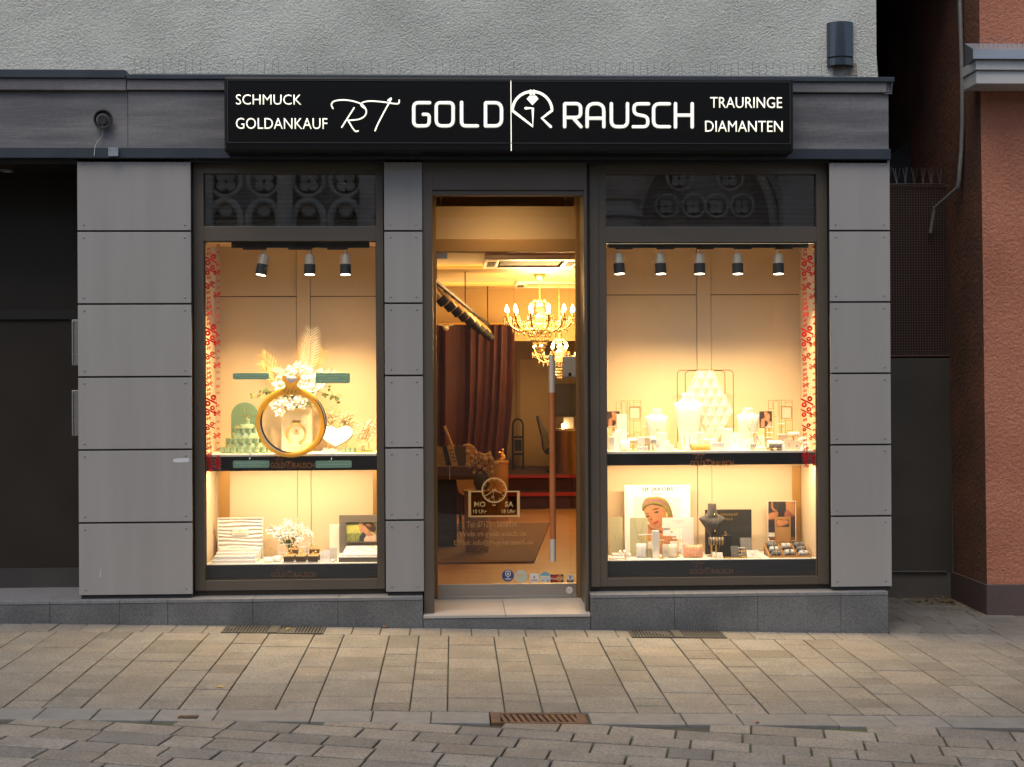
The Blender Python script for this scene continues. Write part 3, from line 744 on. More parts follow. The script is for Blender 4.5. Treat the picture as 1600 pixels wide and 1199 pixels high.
spikes('bird_spike_strip', 'short tuft of bird spikes at the right end of the shop fascia', X1-.035, X1+.02, -.02, PZ(147,-.02,1380), .085, 6)

# ------------------------------------------------------------------ alley, gate, red neighbour
RY = .70
pa, pb = at(1526, 135, RY), at(1542, 905, RY); Xtop = pa.x-(pb.x-pa.x)*.15
RB = thing('red_building', 'red rendered neighbouring house with dark base at the right edge', 'building', (4.5, RY, -.3))
zb = PZ(913, RY, 1570)
def bat(z): return pb.x+(pa.x-pb.x)*(z-pb.z)/(pa.z-pb.z)
mb = MB(); a, b = bat(zb-.02), bat(13)
mb.add([(a,RY,zb-.02),(12,RY,zb-.02),(12,RY,13),(b+.1,RY,13)], [(0,1,2,3)]); mb.build('front_wall', M_red, RB)
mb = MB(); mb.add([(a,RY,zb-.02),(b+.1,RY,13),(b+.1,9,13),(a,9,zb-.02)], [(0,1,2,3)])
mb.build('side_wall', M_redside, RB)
mb = MB(); q = bat(zb)-.012
mb.box(q, 12, RY-.025, 9, -.8, zb); mb.build('base_band', M_redbase, RB, bevel=.006)
lz = [PZ(y, RY-.25, 1560) for y in (131, 111, 95, 80, 66)]; lxx = PX(1521, RY-.25, 100)
MB().box(lxx+.02, 12, RY-.25, RY, lz[0], lz[1]).box(lxx+.01, 12, RY-.27, RY, lz[1]+.003, lz[2]).build('ledge', M_ledge, RB, bevel=.005)
mb = MB(); zt = lz[4]+.03
mb.add([(lxx-.02,RY-.30,lz[2]+.002),(12,RY-.30,lz[2]+.002),(12,RY-.30,lz[3]),(lxx-.02,RY-.30,lz[3]),(lxx+.03,RY-.002,zt+.02),(12,RY-.002,zt+.02),(lxx+.03,RY-.002,lz[2]+.002),(12,RY-.002,lz[2]+.002)],
       [(0,1,2,3),(3,2,5,4),(0,3,4,6),(0,6,7,1),(1,7,5,2)]); mb.build('ledge_flashing', M_lead, RB)
spikes('bird_spike_strip', 'bird spikes along the zinc covered ledge of the red house', lxx+.04, lxx+1.2, RY-.2, lz[3]+.02, .085, 34)
sx = bat(2.5)-.03
cd = MB().tube(smoothline([(bat(6)-.03,1.0,6),(sx+.02,1.0,3.6),(sx,1.02,2.85)], 4)+[(sx-.0,1.05,2.80)], .016, 10)
cd.tube([(sx,1.05,2.80),(sx-.09,1.3,2.68),(sx-.10,1.36,2.5)], .013, 8)
tag(cd.build('conduit_pipe', mat('grey_conduit', (.22,.215,.21), rough=.5), smooth=True), 'thin grey conduit pipe running down the side of the red house', 'pipe')
GA = 1.40
gt = thing('alley_gate', 'brown sheet metal gate with a wire mesh top closing the alley', 'gate', (3.3, GA, -.3))
g0, g1 = 2.86, PX(1488, GA, 700); gzs = [PZ(y, GA, 1440) for y in (947, 893, 560, 556, 290)]
MB().box(g0, g1, GA, GA+.02, gzs[1], gzs[2]).build('sheet_panel', M_gate, gt, bevel=.002)
MB().box(g0, g1, GA+.006, GA+.02, gzs[0], gzs[1]-.004).build('kick_panel', mat('grey_kick_panel', (.085,.08,.07), (.10,.095,.085), 3, .5), gt)
MB().box(g1-.012, g1+.022, GA-.02, GA+.03, gzs[0], gzs[2]+.01).build('post', mat('pale_gate_post', (.13,.12,.105), rough=.5, metal=.3), gt)
mb = MB(); nx = int((g1-g0)/.02); nz = int((gzs[4]-gzs[3])/.02)
for i in range(nx): x = g0+(g1-g0)*i/nx; mb.box(x-.0012, x+.0012, GA-.001, GA+.001, gzs[3], gzs[4])
for i in range(nz): z = gzs[3]+(gzs[4]-gzs[3])*i/nz; mb.box(g0, g1, GA-.0022, GA-.0012, z-.0012, z+.0012)
mb.build('mesh_screen', M_mesh, gt)
MB().frame(g0, g1+.02, gzs[3]-.005, gzs[4]+.01, GA+.004, GA+.02, .02,.02,.012,.016).build('mesh_frame', M_mesh, gt)
MB().tube([(g0, GA-.01, gzs[1]+.005),(g1-.05, GA-.01, gzs[1]-.004)], .008, 6).build('bolt', M_gate, gt)
spikes('bird_spike_strip', 'sparse bird spikes on top of the alley gate', g0+.3, g1-.05, GA, gzs[4]+.01, .13, 9)
MB().box(xr-.02, xr, .3, 6, -.7, ZF).build('alley_side_wall', M_redside, BLD); MB().box(xr-.01, 5.0, .95, 3.2, 4.65, 4.8).build('alley_shade_slab', M_gap, BLD)  # unseen slab added over the alley to keep the daylight out
tag(MB().box(2.7, 5.2, 3.2, 3.3, -.75, 13).build('alley_wall', mat('alley_shade_wall', (.010,.0075,.006), (.016,.012,.009), 2, .9)), 'dark sooty wall closing the back of the narrow alley', 'wall')  # the alley's darkness is put into this near black wall colour
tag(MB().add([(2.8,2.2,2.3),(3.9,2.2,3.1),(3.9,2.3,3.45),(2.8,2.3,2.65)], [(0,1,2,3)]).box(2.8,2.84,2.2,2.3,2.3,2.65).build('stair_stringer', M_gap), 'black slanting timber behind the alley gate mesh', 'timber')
for i, (px_, py_, lab) in enumerate(((450,984,'small yellow leaf lying on the cellar grate'), (601,976,'small brown leaf lying against the plinth'), (344,1073,'orange leaf lying on the pavement left of the drain'), (1183,1128,'yellowish leaf at the gutter right of the drain'))):
    p = None
    for it in range(60):
        Y = -.07-it*.045; q = at(px_, py_, Y)
        if q.z >= gz(q.x, Y): p = q; break
    p = p or q; mb = MB(); r_ = .022; z = gz(p.x, p.y)+.006+(.004 if i == 0 else 0); a = i*1.3+.4; c, s_ = math.cos(a)*r_, math.sin(a)*r_
    mb.add([(p.x-c,p.y-s_,z),(p.x-c*.3+s_*.55,p.y-s_*.3-c*.55,z+.004),(p.x+c*.5+s_*.4,p.y+s_*.5-c*.4,z+.006),(p.x+c,p.y+s_,z+.002),(p.x+c*.4-s_*.5,p.y+s_*.4+c*.5,z+.005),(p.x-c*.4-s_*.5,p.y-s_*.4+c*.5,z+.003)], [(0,1,2,3,4,5)])
    tag(mb.build('fallen_leaf', mat('leaf_%s' % 'yellow orange'.split()[i % 2], ((.45,.30,.05),(.30,.12,.03))[i % 2], rough=.7)), lab, 'leaf')
MB().box(g0, g1, GA+.022, GA+.03, gzs[3], gzs[4]-.01).build('mesh_backing', mat('dark_mesh_backing', (.016,.010,.008), rough=.8), gt)
# dead leaves in the alley corner
mb = MB(); M_leaf = mat('dead_leaves', (.09,.06,.03), (.16,.11,.05), 30, .9)
for i in range(150):
    if i < 120: x, y = random.gauss(3.62,.14), random.gauss(1.22,.10)
    else: x, y = random.uniform(2.9,3.8), random.uniform(-.1,1.2)
    x = min(x, 3.72); y = min(y, 1.37); a = random.uniform(0,6.3); r_ = random.uniform(.010,.026); z = gz(x,y)+random.uniform(.004,.018)
    c, s_ = math.cos(a)*r_, math.sin(a)*r_
    mb.add([(x-c,y-s_,z),(x+s_*.5,y-c*.5,z+random.uniform(0,.008)),(x+c,y+s_,z+random.uniform(0,.01)),(x-s_*.5,y+c*.5,z+.003)], [(0,1,2,3)])
struct(mb.build('leaf_litter', M_leaf), 'stuff')

# ------------------------------------------------------------------ church across the street (behind the camera, mirrored in the transom panes)
CY = -17.5
CH = thing('church', 'pale stone gothic church across the street seen mirrored in the panes above the shop windows', 'church', (0, CY, -.5))
M_church = mat('church_stone', (.62,.54,.43), (.45,.40,.32), 1.2, .9, bump=.5, bscale=12)
M_trac = mat('tracery_stone', (.70,.60,.47), (.52,.46,.37), 3, .85, bump=.3)
MB().box(-16, 16, CY-1, CY-.25, -1, 8.6).build('wall', M_church, CH)
VY = 2*GYP-CY                            # the church's mirror image plane
def vp(px, py): p = at(px, py, VY); return (p.x, p.z)
def rings(px, py, rp, lobes):
    x, z = vp(px, py); r_ = rp*(VY+DIST)/F_PX
    mb = MB().tube([(x+r_*math.cos(a*.3142), CY, z+r_*math.sin(a*.3142)) for a in range(20)], r_*.14, 8, closed=True)
    for k in range(lobes):
        a = (math.pi/2 if lobes == 3 else math.pi/4)+2*math.pi*k/lobes; t = MB().lathe([(r_*.36,0),(r_*.36,.1),(r_*.30,.14),(.00001,.14)], n=18)
        t.v = [(x+r_*.42*math.cos(a)+p[0], CY-.2+p[2], z+r_*.42*math.sin(a)+p[1]) for p in t.v]; mb.add(t.v, t.f)
    mb.build('tracery', M_trac, CH)
for px_ in (352, 412, 482, 540):
    rings(px_, 283, 24, 4); x, z = vp(px_, 326); r_ = 22*(VY+DIST)/F_PX
    mb = MB(); arcp = [(x+r_*1.1*math.cos(R(a)), CY, z-.25+r_*1.5*math.sin(R(a))) for a in range(-40, 221, 20)]; mb.tube(arcp, .07, 8)
    t = MB().lathe([(r_*.62,0),(r_*.62,.1),(r_*.5,.16),(.00001,.16)], n=20); t.v = [(x+p[0], CY-.2+p[2], z+p[1]) for p in t.v]; mb.add(t.v, t.f)
    mb.build('tracery', M_trac, CH)
for px_ in (446, 574, 322):
    x, z = vp(px_, 310); MB().box(x-.14, x+.14, CY-.25, CY+.12, -1, 8.2).build('mullion', M_trac, CH)
for px_, py, r_, l in ((1062,278,20,4),(1141,278,20,4),(1042,322,18,4),(1084,322,18,4),(1120,322,18,4),(1160,322,18,4)): rings(px_, py, r_, l)
x, z = vp(1101, 330)
for rr in (1.45, 1.65, 1.9):
    mb = MB(); mb.tube([(x+rr*math.cos(R(a))*.92, CY+(1.9-rr)*.2, z-.3+rr*1.1*math.sin(R(a))) for a in range(-60, 241, 12)], .09, 8); mb.build('arch_moulding', M_trac, CH)
x, z = vp(962, 320)
MB().lathe([(.42,-5),(.42,-.3),(.5,-.28),(.5,-.2),(.40,-.15),(.40,0),(.48,.05),(.62,.5),(.7,.55),(.7,.8)], (x, CY+.15, z), 20).build('pinnacle_column', M_trac, CH, smooth=True)
for i in range(9):
    x = -12+i*3.1
    if abs(x) > 4: MB().box(x-.35, x+.35, CY-.3, CY+.6, -1, 8.2).build('buttress', M_church, CH)
# ------------------------------------------------------------------ inside the shop, seen through the door
M_iwall = mat('warm_wall', (.50,.36,.19), (.54,.39,.205), 1, .7)
M_iceil = mat('gold_cream_ceiling', (.66,.46,.185), rough=.45)
M_ifloor = mat('oak_floor', (.32,.165,.045), (.40,.215,.065), 3, .42, stretch=(.5,6,1))
M_carpet = mat('dark_red_carpet', (.04,.010,.010), (.055,.013,.011), 30, .9)
M_rededge = mat('red_carpet_edge', (.34,.020,.012), rough=.7)
M_curt = mat('dark_red_velvet', (.048,.011,.008), (.066,.014,.009), 4, .75)
IZ = ST; CZ = 2.50; SY1, SY2, BY = 7.75, 8.15, 10.0
IX0, IX1 = -1.62, 2.40
MB().box(IX0, IX1, .70, SY2+.1, IZ-.05, IZ-.001).build('shop_floor', M_ifloor, BLD)
mb = MB()
for y0, y1, dz in ((1.17, 4.3, 0), (4.3, 4.9, -.02), (4.9, 6.6, .0), (6.6, 7.1, -.02), (7.1, BY+.05, .02)):
    mb.box(IX0, IX1, y0, y1, CZ+dz, CZ+dz+.12)
mb.build('shop_ceiling', M_iceil, BLD)
MB().box(IX0-.05, IX0, .64, BY+.05, IZ-.05, CZ+.15).box(IX1, IX1+.05, .64, BY+.05, IZ-.05, CZ+.15).build('shop_side_walls', M_iwall, BLD)
zr = .24
bx0, bx1, bz0, bz1 = rect(813, 562, 859, 735, BY)
MB().box(IX0, IX1, BY, BY+.05, IZ, CZ+.15).build('shop_back_wall', M_iwall, BLD)
MB().box(IX0, jx0-.022, .64, .66, IZ-.05, 2.9).box(jx1+.022, IX1, .64, .66, IZ-.05, 2.9).box(IX0, jx0-.31, .66, 1.17, CZ+.1, 2.9).box(jx1+.31, IX1, .66, 1.17, CZ+.1, 2.9).box(jx0-.31, jx1+.31, 1.38, 1.40, CZ+.13, 2.94).box(jx0-.31,jx0-.30,.66,1.38,CZ,2.94).box(jx1+.30,jx1+.31,.66,1.38,CZ,2.94).build('shop_front_wall', M_iwall, BLD)
mb = MB().box(IX0, IX1, SY1, SY2, IZ, (IZ+zr)/2).box(IX0, IX1, SY2, BY, IZ, zr); mb.build('stairs', M_carpet, BLD)
for y, z in ((SY1, (IZ+zr)/2), (SY2, zr)): MB().box(IX0, IX1, y-.02, y+.05, z-.035, z+.004).build('stair_nosing', M_rededge, BLD)
MB().box(IX0, IX1, SY2+.06, BY, zr+.0, zr+.004).build('upper_floor', M_carpet, BLD) if False else None
MB().box(IX0, IX1, SY2+.06, BY, zr+.001, zr+.005).build('upper_floor', mat('dark_olive_floor', (.13,.085,.03), (.16,.10,.04), 3, .5), BLD)
DF = MB().frame(bx0-.05, bx1+.06, zr, bz1+.06, BY-.04, BY-.001, .05,.06,.001,.06).build('back_door_frame', M_iwall, BLD, bevel=.004)
MB().box(bx0, bx1, BY-.025, BY-.001, zr+.01, bz1).build('back_door', mat('cream_door', (.72,.53,.27), rough=.5), BLD)
MB().box(PX(868,BY-.06), IX1, BY-.06, BY-.001, PZ(650,BY), PZ(600,BY)).build('dark_wall_panel', mat('grey_wall_panel', (.14,.12,.10), rough=.5), BLD)
bz = PZ(533, 7.2, 850); bzl = PZ(510, 7.2, 740); xm_ = PX(804, 7.2)
MB().box(xm_, IX1, 7.2, 7.3, bz, CZ+.01).box(IX0, xm_-.002, 7.2, 7.3, bzl, CZ+.01).build('shop_bulkhead', mat('ochre_bulkhead', (.50,.33,.125), (.53,.35,.135), 1, .6), BLD)
# ceiling cassettes
for a, b, c, d, lab in ((757,394,902,410,'shiny ceiling air cassette nearest the shop door'), (858,464,905,480,'ceiling air cassette behind the large chandelier')):
    dd = (CZ-EYE)*F_PX/(601-(c if False else d)); yn = dd-DIST; 
    yn, yf = (3.05, 4.0) if a == 757 else (6.2, 7.0)
    x0, x1 = PX(a, (yn+yf)/2), PX(c, (yn+yf)/2)
    if a != 757: x0, x1 = PX(800, 7.5), PX(925, 7.5)
    zc_ = CZ if a == 757 else CZ+.02
    cs = thing('air_cassette', lab, 'air conditioner', ((x0+x1)/2, (yn+yf)/2, zc_))
    MB().frame(x0, x1, 0, 1, 0, 1, .14,.14,.14,.14).build('tmp', M_hsteel).data if False else None
    mb = MB().box(x0, x1, yn, yn+.13, zc_-.05, zc_-.0005).box(x0, x1, yf-.13, yf, zc_-.05, zc_-.0005).box(x0, x0+.13, yn+.13, yf-.13, zc_-.05, zc_-.0005).box(x1-.13, x1, yn+.13, yf-.13, zc_-.05, zc_-.0005)
    mb.build('frame', M_hsteel, cs, bevel=.01); MB().box(x0+.15, x1-.15, yn+.15, yf-.15, zc_-.035, zc_-.0005).build('grille', M_blackm, cs)
    for xx in (x0+.03, x1-.10): MB().box(xx, xx+.07, yn+.25, yf-.25, zc_-.054, zc_-.0505).build('air_slot', M_blackm, cs)
# curtain
ct = MB(); xa, xb_ = PX(676, 7.0), PX(805, 7.0); zt, zb_ = PZ(508, 7.0), zr-.2
N = 280; vs = []; fs = []
for j, (z, sq) in enumerate(((zt,1.0),(zt-.5,.985),(zt-1.0,.955),(zt-1.4,.90),(IZ+.01,.86))):
    for i in range(N+1):
        t = i/N; x = xa+(xb_-xa)*t*sq
        vs.append((x, 7.0+.045*math.sin(t*55+2.2*math.sin(t*9+j*.3))*(.6+.4*math.sin(t*17))+.03*math.sin(t*21+1), z))
for j in range(4):
    for i in range(N): fs.append((j*(N+1)+i, j*(N+1)+i+1, (j+1)*(N+1)+i+1, (j+1)*(N+1)+i))
ct.add(vs, fs); o = ct.build('curtain', M_curt, smooth=True); tag(o, 'tall dark red velvet curtain hanging at the back left of the shop', 'curtain')
tag(MB().tube([(xa-.05,7.0,zt+.01),(xb_+.02,7.0,zt+.01)], .012, 8).build('curtain_rail', M_goldsat), 'thin gold rail carrying the dark red curtain', 'curtain rail')

# chandeliers
M_crystal = mat('crystal', (.98,.84,.55), rough=.08, metal=.3, spec=.9)
M_bulb = emit('candle_bulb', (1, .74, .36), 30)
M_gilt = mat('gilt_arm', (.95,.68,.28), rough=.2, metal=.8)
def drop(mb, c, r, h): mb.lathe([(.00001,-h),(r,-h*.45),(r*.6,-h*.1),(.00001,0)], c, 6)
CHP = thing('chandelier', 'large lit crystal chandelier with candle bulbs hanging inside the shop', 'chandelier', (0,0,0), 'crystal chandeliers')
MB().lathe([(.09,0),(.085,-.02),(.05,-.07),(.02,-.09),(.00001,-.09)], n=20).build('canopy', M_gilt, CHP, smooth=True)
mb = MB()
for i in range(16): mb.tube([((.012*math.cos(a*.7854) if i % 2 else 0), (0 if i % 2 else .012*math.cos(a*.7854)), -.10-i*.016+.011*math.sin(a*.7854)) for a in range(8)], .003, 5, closed=True)
mb.build('chain', M_gilt, CHP)
mb = MB().lathe([(.015,-.36),(.05,-.40),(.02,-.44),(.055,-.50),(.03,-.54),(.075,-.60),(.03,-.66),(.06,-.72),(.09,-.76),(.03,-.82),(.00001,-.86)], n=18); mb.build('stem', M_crystal, CHP, smooth=True)
mb = MB()
for k in range(10):
    a = 2*math.pi*k/10
    mb.tube([(.03*math.cos(a),.03*math.sin(a),-.40),(.075*math.cos(a),.075*math.sin(a),-.35),(.11*math.cos(a),.11*math.sin(a),-.40)], .005, 5)
    drop(mb, (.11*math.cos(a),.11*math.sin(a),-.40), .012, .05)
mb.build('crown', M_crystal, CHP)
for k in range(12):
    a = 2*math.pi*k/12+.2; ca, sa = math.cos(a), math.sin(a); L_ = .46
    def q(r_, z): return (r_*ca, r_*sa, z)
    mb = MB().tube([q(*p) for p in smoothline([(.05,-.70),(.16,-.76),(.30,-.77),(.41,-.70),(.46,-.60)], 4)], .015, 7)
    mb.lathe([(.01,0),(.05,.012),(.052,.018),(.012,.018),(.012,.075),(.00001,.075)], q(.46,-.60), 12)
    mb.lathe([(.008,0),(.03,.006),(.00001,.01)], q(.30,-.775), 8)
    arm = mb.build('arm', M_gilt, CHP, smooth=True)
    MB().lathe([(.012,0),(.026,.025),(.023,.055),(.007,.095),(.00001,.105)], q(.46,-.525), 10).build('bulb', M_bulb, arm, smooth=True)
    mb = MB()
    for j in range(5):
        b = 2*math.pi*j/5; p = q(.46,-.60); drop(mb, (p[0]+.048*math.cos(b), p[1]+.048*math.sin(b), p[2]+.01), .014, .065+.04*(j % 2))
    drop(mb, q(.30,-.78), .014, .08); drop(mb, q(.16,-.765), .012, .09); drop(mb, q(.38,-.74), .012, .07)
    for j in range(10): drop(mb, q(.06+.04*j, -.58-.10*math.sin(math.pi*j/10)), .011, .028)
    for j in range(8): drop(mb, (.46*math.cos(a+.0785*j), .46*math.sin(a+.0785*j), -.60-.06*math.sin(math.pi*j/8)), .010, .026)
    mb.build('crystal_drops', M_crystal, arm)
mb = MB()
for k in range(18):
    a = 2*math.pi*k/18
    for j in range(7): drop(mb, (.19*math.cos(a)*(1-j*.13), .19*math.sin(a)*(1-j*.13), -.72-j*.052), .013, .046)
    for j in range(6): drop(mb, (.03+.16*j/6*math.cos(a), .16*j/6*math.sin(a), -.42-j*.05), .012, .04)
mb.build('crystal_basket', M_crystal, CHP)
c1 = at(843, 428, 5.26); CHP.location = (c1.x, 5.26, CZ-.0005); CHP.scale = (.76,)*3
c2 = copy_tree(CHP); c2['label'] = 'smaller lit crystal chandelier hanging lower behind the large one'; sc_ = .62
p2 = at(874, 541, 6.4); c2.scale = (sc_,)*3; c2.location = (p2.x, 6.4, p2.z+.48*sc_)
mb = MB().tube([(p2.x,6.4,CZ),(p2.x,6.4,p2.z+.47*sc_)], .006, 6); o = mb.build('hanging_rod', M_gilt); tag(o, 'thin gilt rod carrying the smaller chandelier', 'rod')
lamp_point('chandelier_light', (c1.x, 5.26, CZ-.36), 54, .28, None, (1,.64,.26))
lamp_point('chandelier_light', (p2.x, 6.4, p2.z+.05), 45, .25, None, (1,.64,.26))
# track with spot lamps
TR0, TR1 = at(676, 436, 2.5), at(764, 508, 6.9)
tr = MB(); d = (TR1-TR0).normalized(); tr.tube([TR0, TR1], .018, 4); n_ = 9
for t in (.05,.5,.97): p = TR0.lerp(TR1, t); tr.tube([p, (p.x,p.y,CZ)], .006, 6)
tag(tr.build('track_rail', M_blackm), 'black lighting track running back into the shop on the left', 'lighting track')
for i in range(n_):
    p = TR0.lerp(TR1, .06+.88*(i/(n_-1))**1.0); sp = thing('track_spotlight', 'brass and black spotlight on the track inside the shop', 'spotlight', p, 'spotlights on the shop track')
    MB().tube([p, p+Vector((.0,0,-.07))], .012, 8).build('bracket', M_blackm, sp)
    c0 = p+Vector((-.02,0,-.08)); ax = Vector((.62,.25,-.75)).normalized()
    MB().tube([c0-ax*.05, c0+ax*.06], .048, 16).build('housing', mat('pale_brass', (.75,.55,.30), rough=.35, metal=.6), sp, smooth=True)
    MB().tube([c0+ax*.0605, c0+ax*.13], .046, 16).build('snoot', M_blackm, sp, smooth=True)
    l_ = lamp_spot('track_light', c0+ax*.135, c0+ax*2, 5, 75, .7, .03, None, (1,.60,.24))
dv = at(697, 510, 6.8); tag(MB().tube([(dv.x-.09,6.8,dv.z+.02),(dv.x,6.8,dv.z),(dv.x+.09,6.8,dv.z+.02)], .012, 6).ball((dv.x,6.8,dv.z-.02), .035, 8).build('dome_camera', M_hsteel, smooth=True), 'small camera on a bracket at the top of the curtain', 'camera')
# cove strips along the ceiling steps (real light of the ceiling)
lamp_area('cove_light', (.4, 4.25, CZ-.16), (0,-.35,1), 3.6, .06, 8, None, (1,.62,.22))
lamp_area('cove_light', (.4, 6.55, CZ-.16), (0,-.35,1), 3.6, .06, 8, None, (1,.62,.22))
for y in (1.9, 3.6): lamp_area('ceiling_light', (.9, y, CZ-.06), (0,0,-1), .25, .25, 5.5, None, (1,.62,.26))
# rug
rz = IZ+.004; ry0, ry1 = 2.57, 5.9
ra, rb = PX(833, ry0), PX(858, ry1)
mb = MB(); mb.add([(-1.0,ry0,IZ+.0005),(ra,ry0,IZ+.0005),(rb,ry1,IZ+.0005),(-1.0,ry1,IZ+.0005),(-1.0,ry0,IZ+.014),(ra,ry0,IZ+.014),(rb,ry1,IZ+.014),(-1.0,ry1,IZ+.014)], [(0,3,2,1),(4,5,6,7),(0,1,5,4),(1,2,6,5),(2,3,7,6),(3,0,4,7)])
tag(mb.build('rug', mat('brown_grey_rug', (.135,.085,.05), (.165,.105,.06), 40, .95, stretch=(1,5,1))), 'brown grey rug on the oak floor of the shop', 'rug')
# desk
dk = thing('desk', 'dark desk with brown top at the left inside the shop', 'desk', (-.4, 3.9, IZ)); ztd = IZ+.75
MB().box(-1.4, PX(742,3.7), 3.7, 4.3, ztd-.12, ztd).build('desk_top', mat('brown_desk_top', (.11,.065,.033), rough=.35), dk, bevel=.004)
MB().box(-1.4, PX(712.5,3.74), 3.74, 4.2, IZ+.0005, ztd-.121).build('desk_body', mat('blue_black_lacquer', (.022,.024,.028), rough=.5), dk)
x = PX(702, 3.69); MB().box(x-.003, x+.003, 3.692, 3.699, ztd-.12, ztd).build('inlay', M_hsteel, dk)
def stand(name, lab, cat, pts, y, M, th=.01):
    p = [(at(a, b, y).x, max(at(a, b, y).z, ztd+.0005)) for a, b in pts]; return tag(MB().prism(p, y, y+th).build(name, M), lab, cat)
stand('leaflet_holder', 'grey leaflet holder standing on the desk', 'leaflet holder', [(709,697),(728,697),(728,728),(714,728)], 3.86, mat('grey_holder', (.10,.08,.06), rough=.5), .03)
cdm = stand('price_card', 'pale card with rows of dark marks leaning on the desk', 'card', [(698,698),(708,698),(716,728),(706,728)], 3.84, mat('pale_card', (.60,.45,.24), rough=.6))
mk = MB()
for r_ in range(4):
    for k in range(3):
        p = at(702+k*2.3+r_*1.9, 704+r_*5.6, 3.839); mk.box(p.x-.004, p.x+.004, 3.8385, 3.8398, p.z-.007, p.z+.007)
mk.build('marks', M_blackm, cdm)
stand('brochure', 'patterned gold brochure at the left end of the desk', 'brochure', [(678,698),(691,698),(697,727),(678,727)], 3.82, mat('gold_print', (.55,.36,.10), (.20,.16,.08), 60, .6))
stand('black_folder', 'black folder between the brochure and the pale card on the desk', 'folder', [(691,697),(698,697),(705,727),(697,727)], 3.83, M_blackm)
p, q = at(694, 666, 3.95), at(706, 699, 3.95); tag(MB().tube([(q.x,3.95,ztd+.19),p], .013, 8).lathe([(.03,0),(.03,.19),(.02,.19),(.00001,.10)], (q.x,3.95,ztd+.0005), 14).build('tube_stand', mat('light_wood', (.58,.38,.16), rough=.5)), 'slanting wooden stick in a holder on the desk', 'holder')
# chair behind desk
cx_ = PX(733, 5.0); ch = thing('chair', 'pale upholstered chair behind the desk', 'chair', (cx_, 5.0, IZ+.014)); M_chair = mat('beige_upholstery', (.48,.32,.17), rough=.8)
a, b, c_, d_ = rect(716, 696, 746, 760, 5.0)
MB().prism(smoothpoly([(a,IZ+.42),(b,IZ+.42),(b+.01,d_-.12),(b-.05,d_),(a+.05,d_),(a-.01,d_-.12)], 4), 5.0, 5.06).build('backrest', M_chair, ch, bevel=.01)
MB().cbox(a, b, 5.06, 5.5, IZ+.40, IZ+.48, .02).build('seat', M_chair, ch)
for xx in (a+.02, b-.02):
    for yy in (5.04, 5.46): MB().tube([(xx,yy,IZ+.40),(xx,yy,IZ+.0145)], .015, 8).build('leg', M_blackm, ch)
# vase with flowers
vx = PX(752, 3.3); vs_ = thing('flower_vase', 'blue grey vase of dried cream flowers on a wicker stool beside the desk', 'vase', (vx, 3.3, IZ+.40))
zt_ = PZ(768, 3.3)
tag(MB().lathe([(.10,0),(.11,.1),(.11,zt_-IZ-.03),(.12,zt_-IZ-.015),(.12,zt_-IZ),(.00001,zt_-IZ)], (PX(744,3.3),3.3,IZ+.0145), 24).build('wicker_stool', mat('wicker', (.42,.26,.09), (.25,.15,.05), 40, .7, bump=.8, stretch=(1,1,4))), 'round wicker stool carrying the vase beside the desk', 'stool')
zt_ += .0145
MB().lathe([(.05,0),(.075,.05),(.07,.12),(.045,.17),(.05,.20),(.00001,.19)], (vx,3.3,zt_), 20).build('vase', mat('blue_grey_glaze', (.09,.10,.12), rough=.3), vs_, smooth=True)
mb = MB(); mg = MB()
for i in range(70):
    a = random.uniform(0,6.28); r_ = random.uniform(.02,.14); h = random.uniform(.14,.34)
    p = Vector((vx+r_*math.cos(a), 3.3+r_*math.sin(a), zt_+h)); mb.ball(p, random.uniform(.012,.026), 6); mg.tube([(vx,3.3,zt_+.18),p], .002, 4)
mb.build('blossoms', mat('dried_cream', (.55,.40,.22), (.40,.27,.13), 50, .8), vs_); mg.build('stems', mat('olive_stem', (.10,.10,.03), rough=.7), vs_)
# round gold cabinet and statuette
kx = PX(776, 6.3); kr = (PX(793,6.3)-PX(758,6.3))/2; kz = PZ(721, 6.3)
tag(MB().lathe([(kr,0),(kr,kz-IZ-.02),(kr+.01,kz-IZ-.015),(kr+.01,kz-IZ),(.00001,kz-IZ)], (kx,6.3,IZ+.0005), 28).build('round_cabinet', M_bronze, smooth=True), 'round bronze coloured cabinet in front of the curtain', 'cabinet')
sb = thing('statuette', 'small gilt kneeling statuette on the round bronze cabinet', 'statuette', (PX(785,6.3), 6.3, kz)); xx = PX(785,6.3)
MB().box(xx-.06, xx+.05, 6.26, 6.34, kz+.0005, kz+.02).build('base', M_gilt, sb)
MB().tube([(xx-.02,6.3,kz+.02),(xx+.01,6.3,kz+.05),(xx-.01,6.3,kz+.08),(xx+.0,6.3,kz+.11)], [.025,.03,.022,.012], 8).ball((xx,6.3,kz+.125), .016, 8).tube([(xx-.005,6.3,kz+.09),(xx-.045,6.3,kz+.10)], .008, 6).build('figure', M_gilt, sb, smooth=True)
# step ladder
la, lb = PX(801, 9.2), PX(817, 9.2); zt2 = PZ(655, 9.2); ld = thing('step_ladder', 'folded dark step ladder leaning beside the back door', 'ladder', ((la+lb)/2, 9.2, zr))
MB().tube([(la,9.2,zr+.006),(la,9.25,zt2-.08)]+[(la+(lb-la)*(1-math.cos(R(k*30)))/2, 9.26, zt2-.08+.08*math.sin(R(k*30))) for k in range(1,6)]+[(lb,9.25,zt2-.08),(lb,9.2,zr+.006)], .012, 8).build('frame', M_blackm, ld)
for z in (.2,.42): MB().box(la, lb, 9.14, 9.24, zr+z, zr+z+.025).build('step', M_blackm, ld)
MB().box(la+.02, lb-.02, 9.2, 9.215, zr+.25, zr+.40).build('platform', M_blackm, ld)
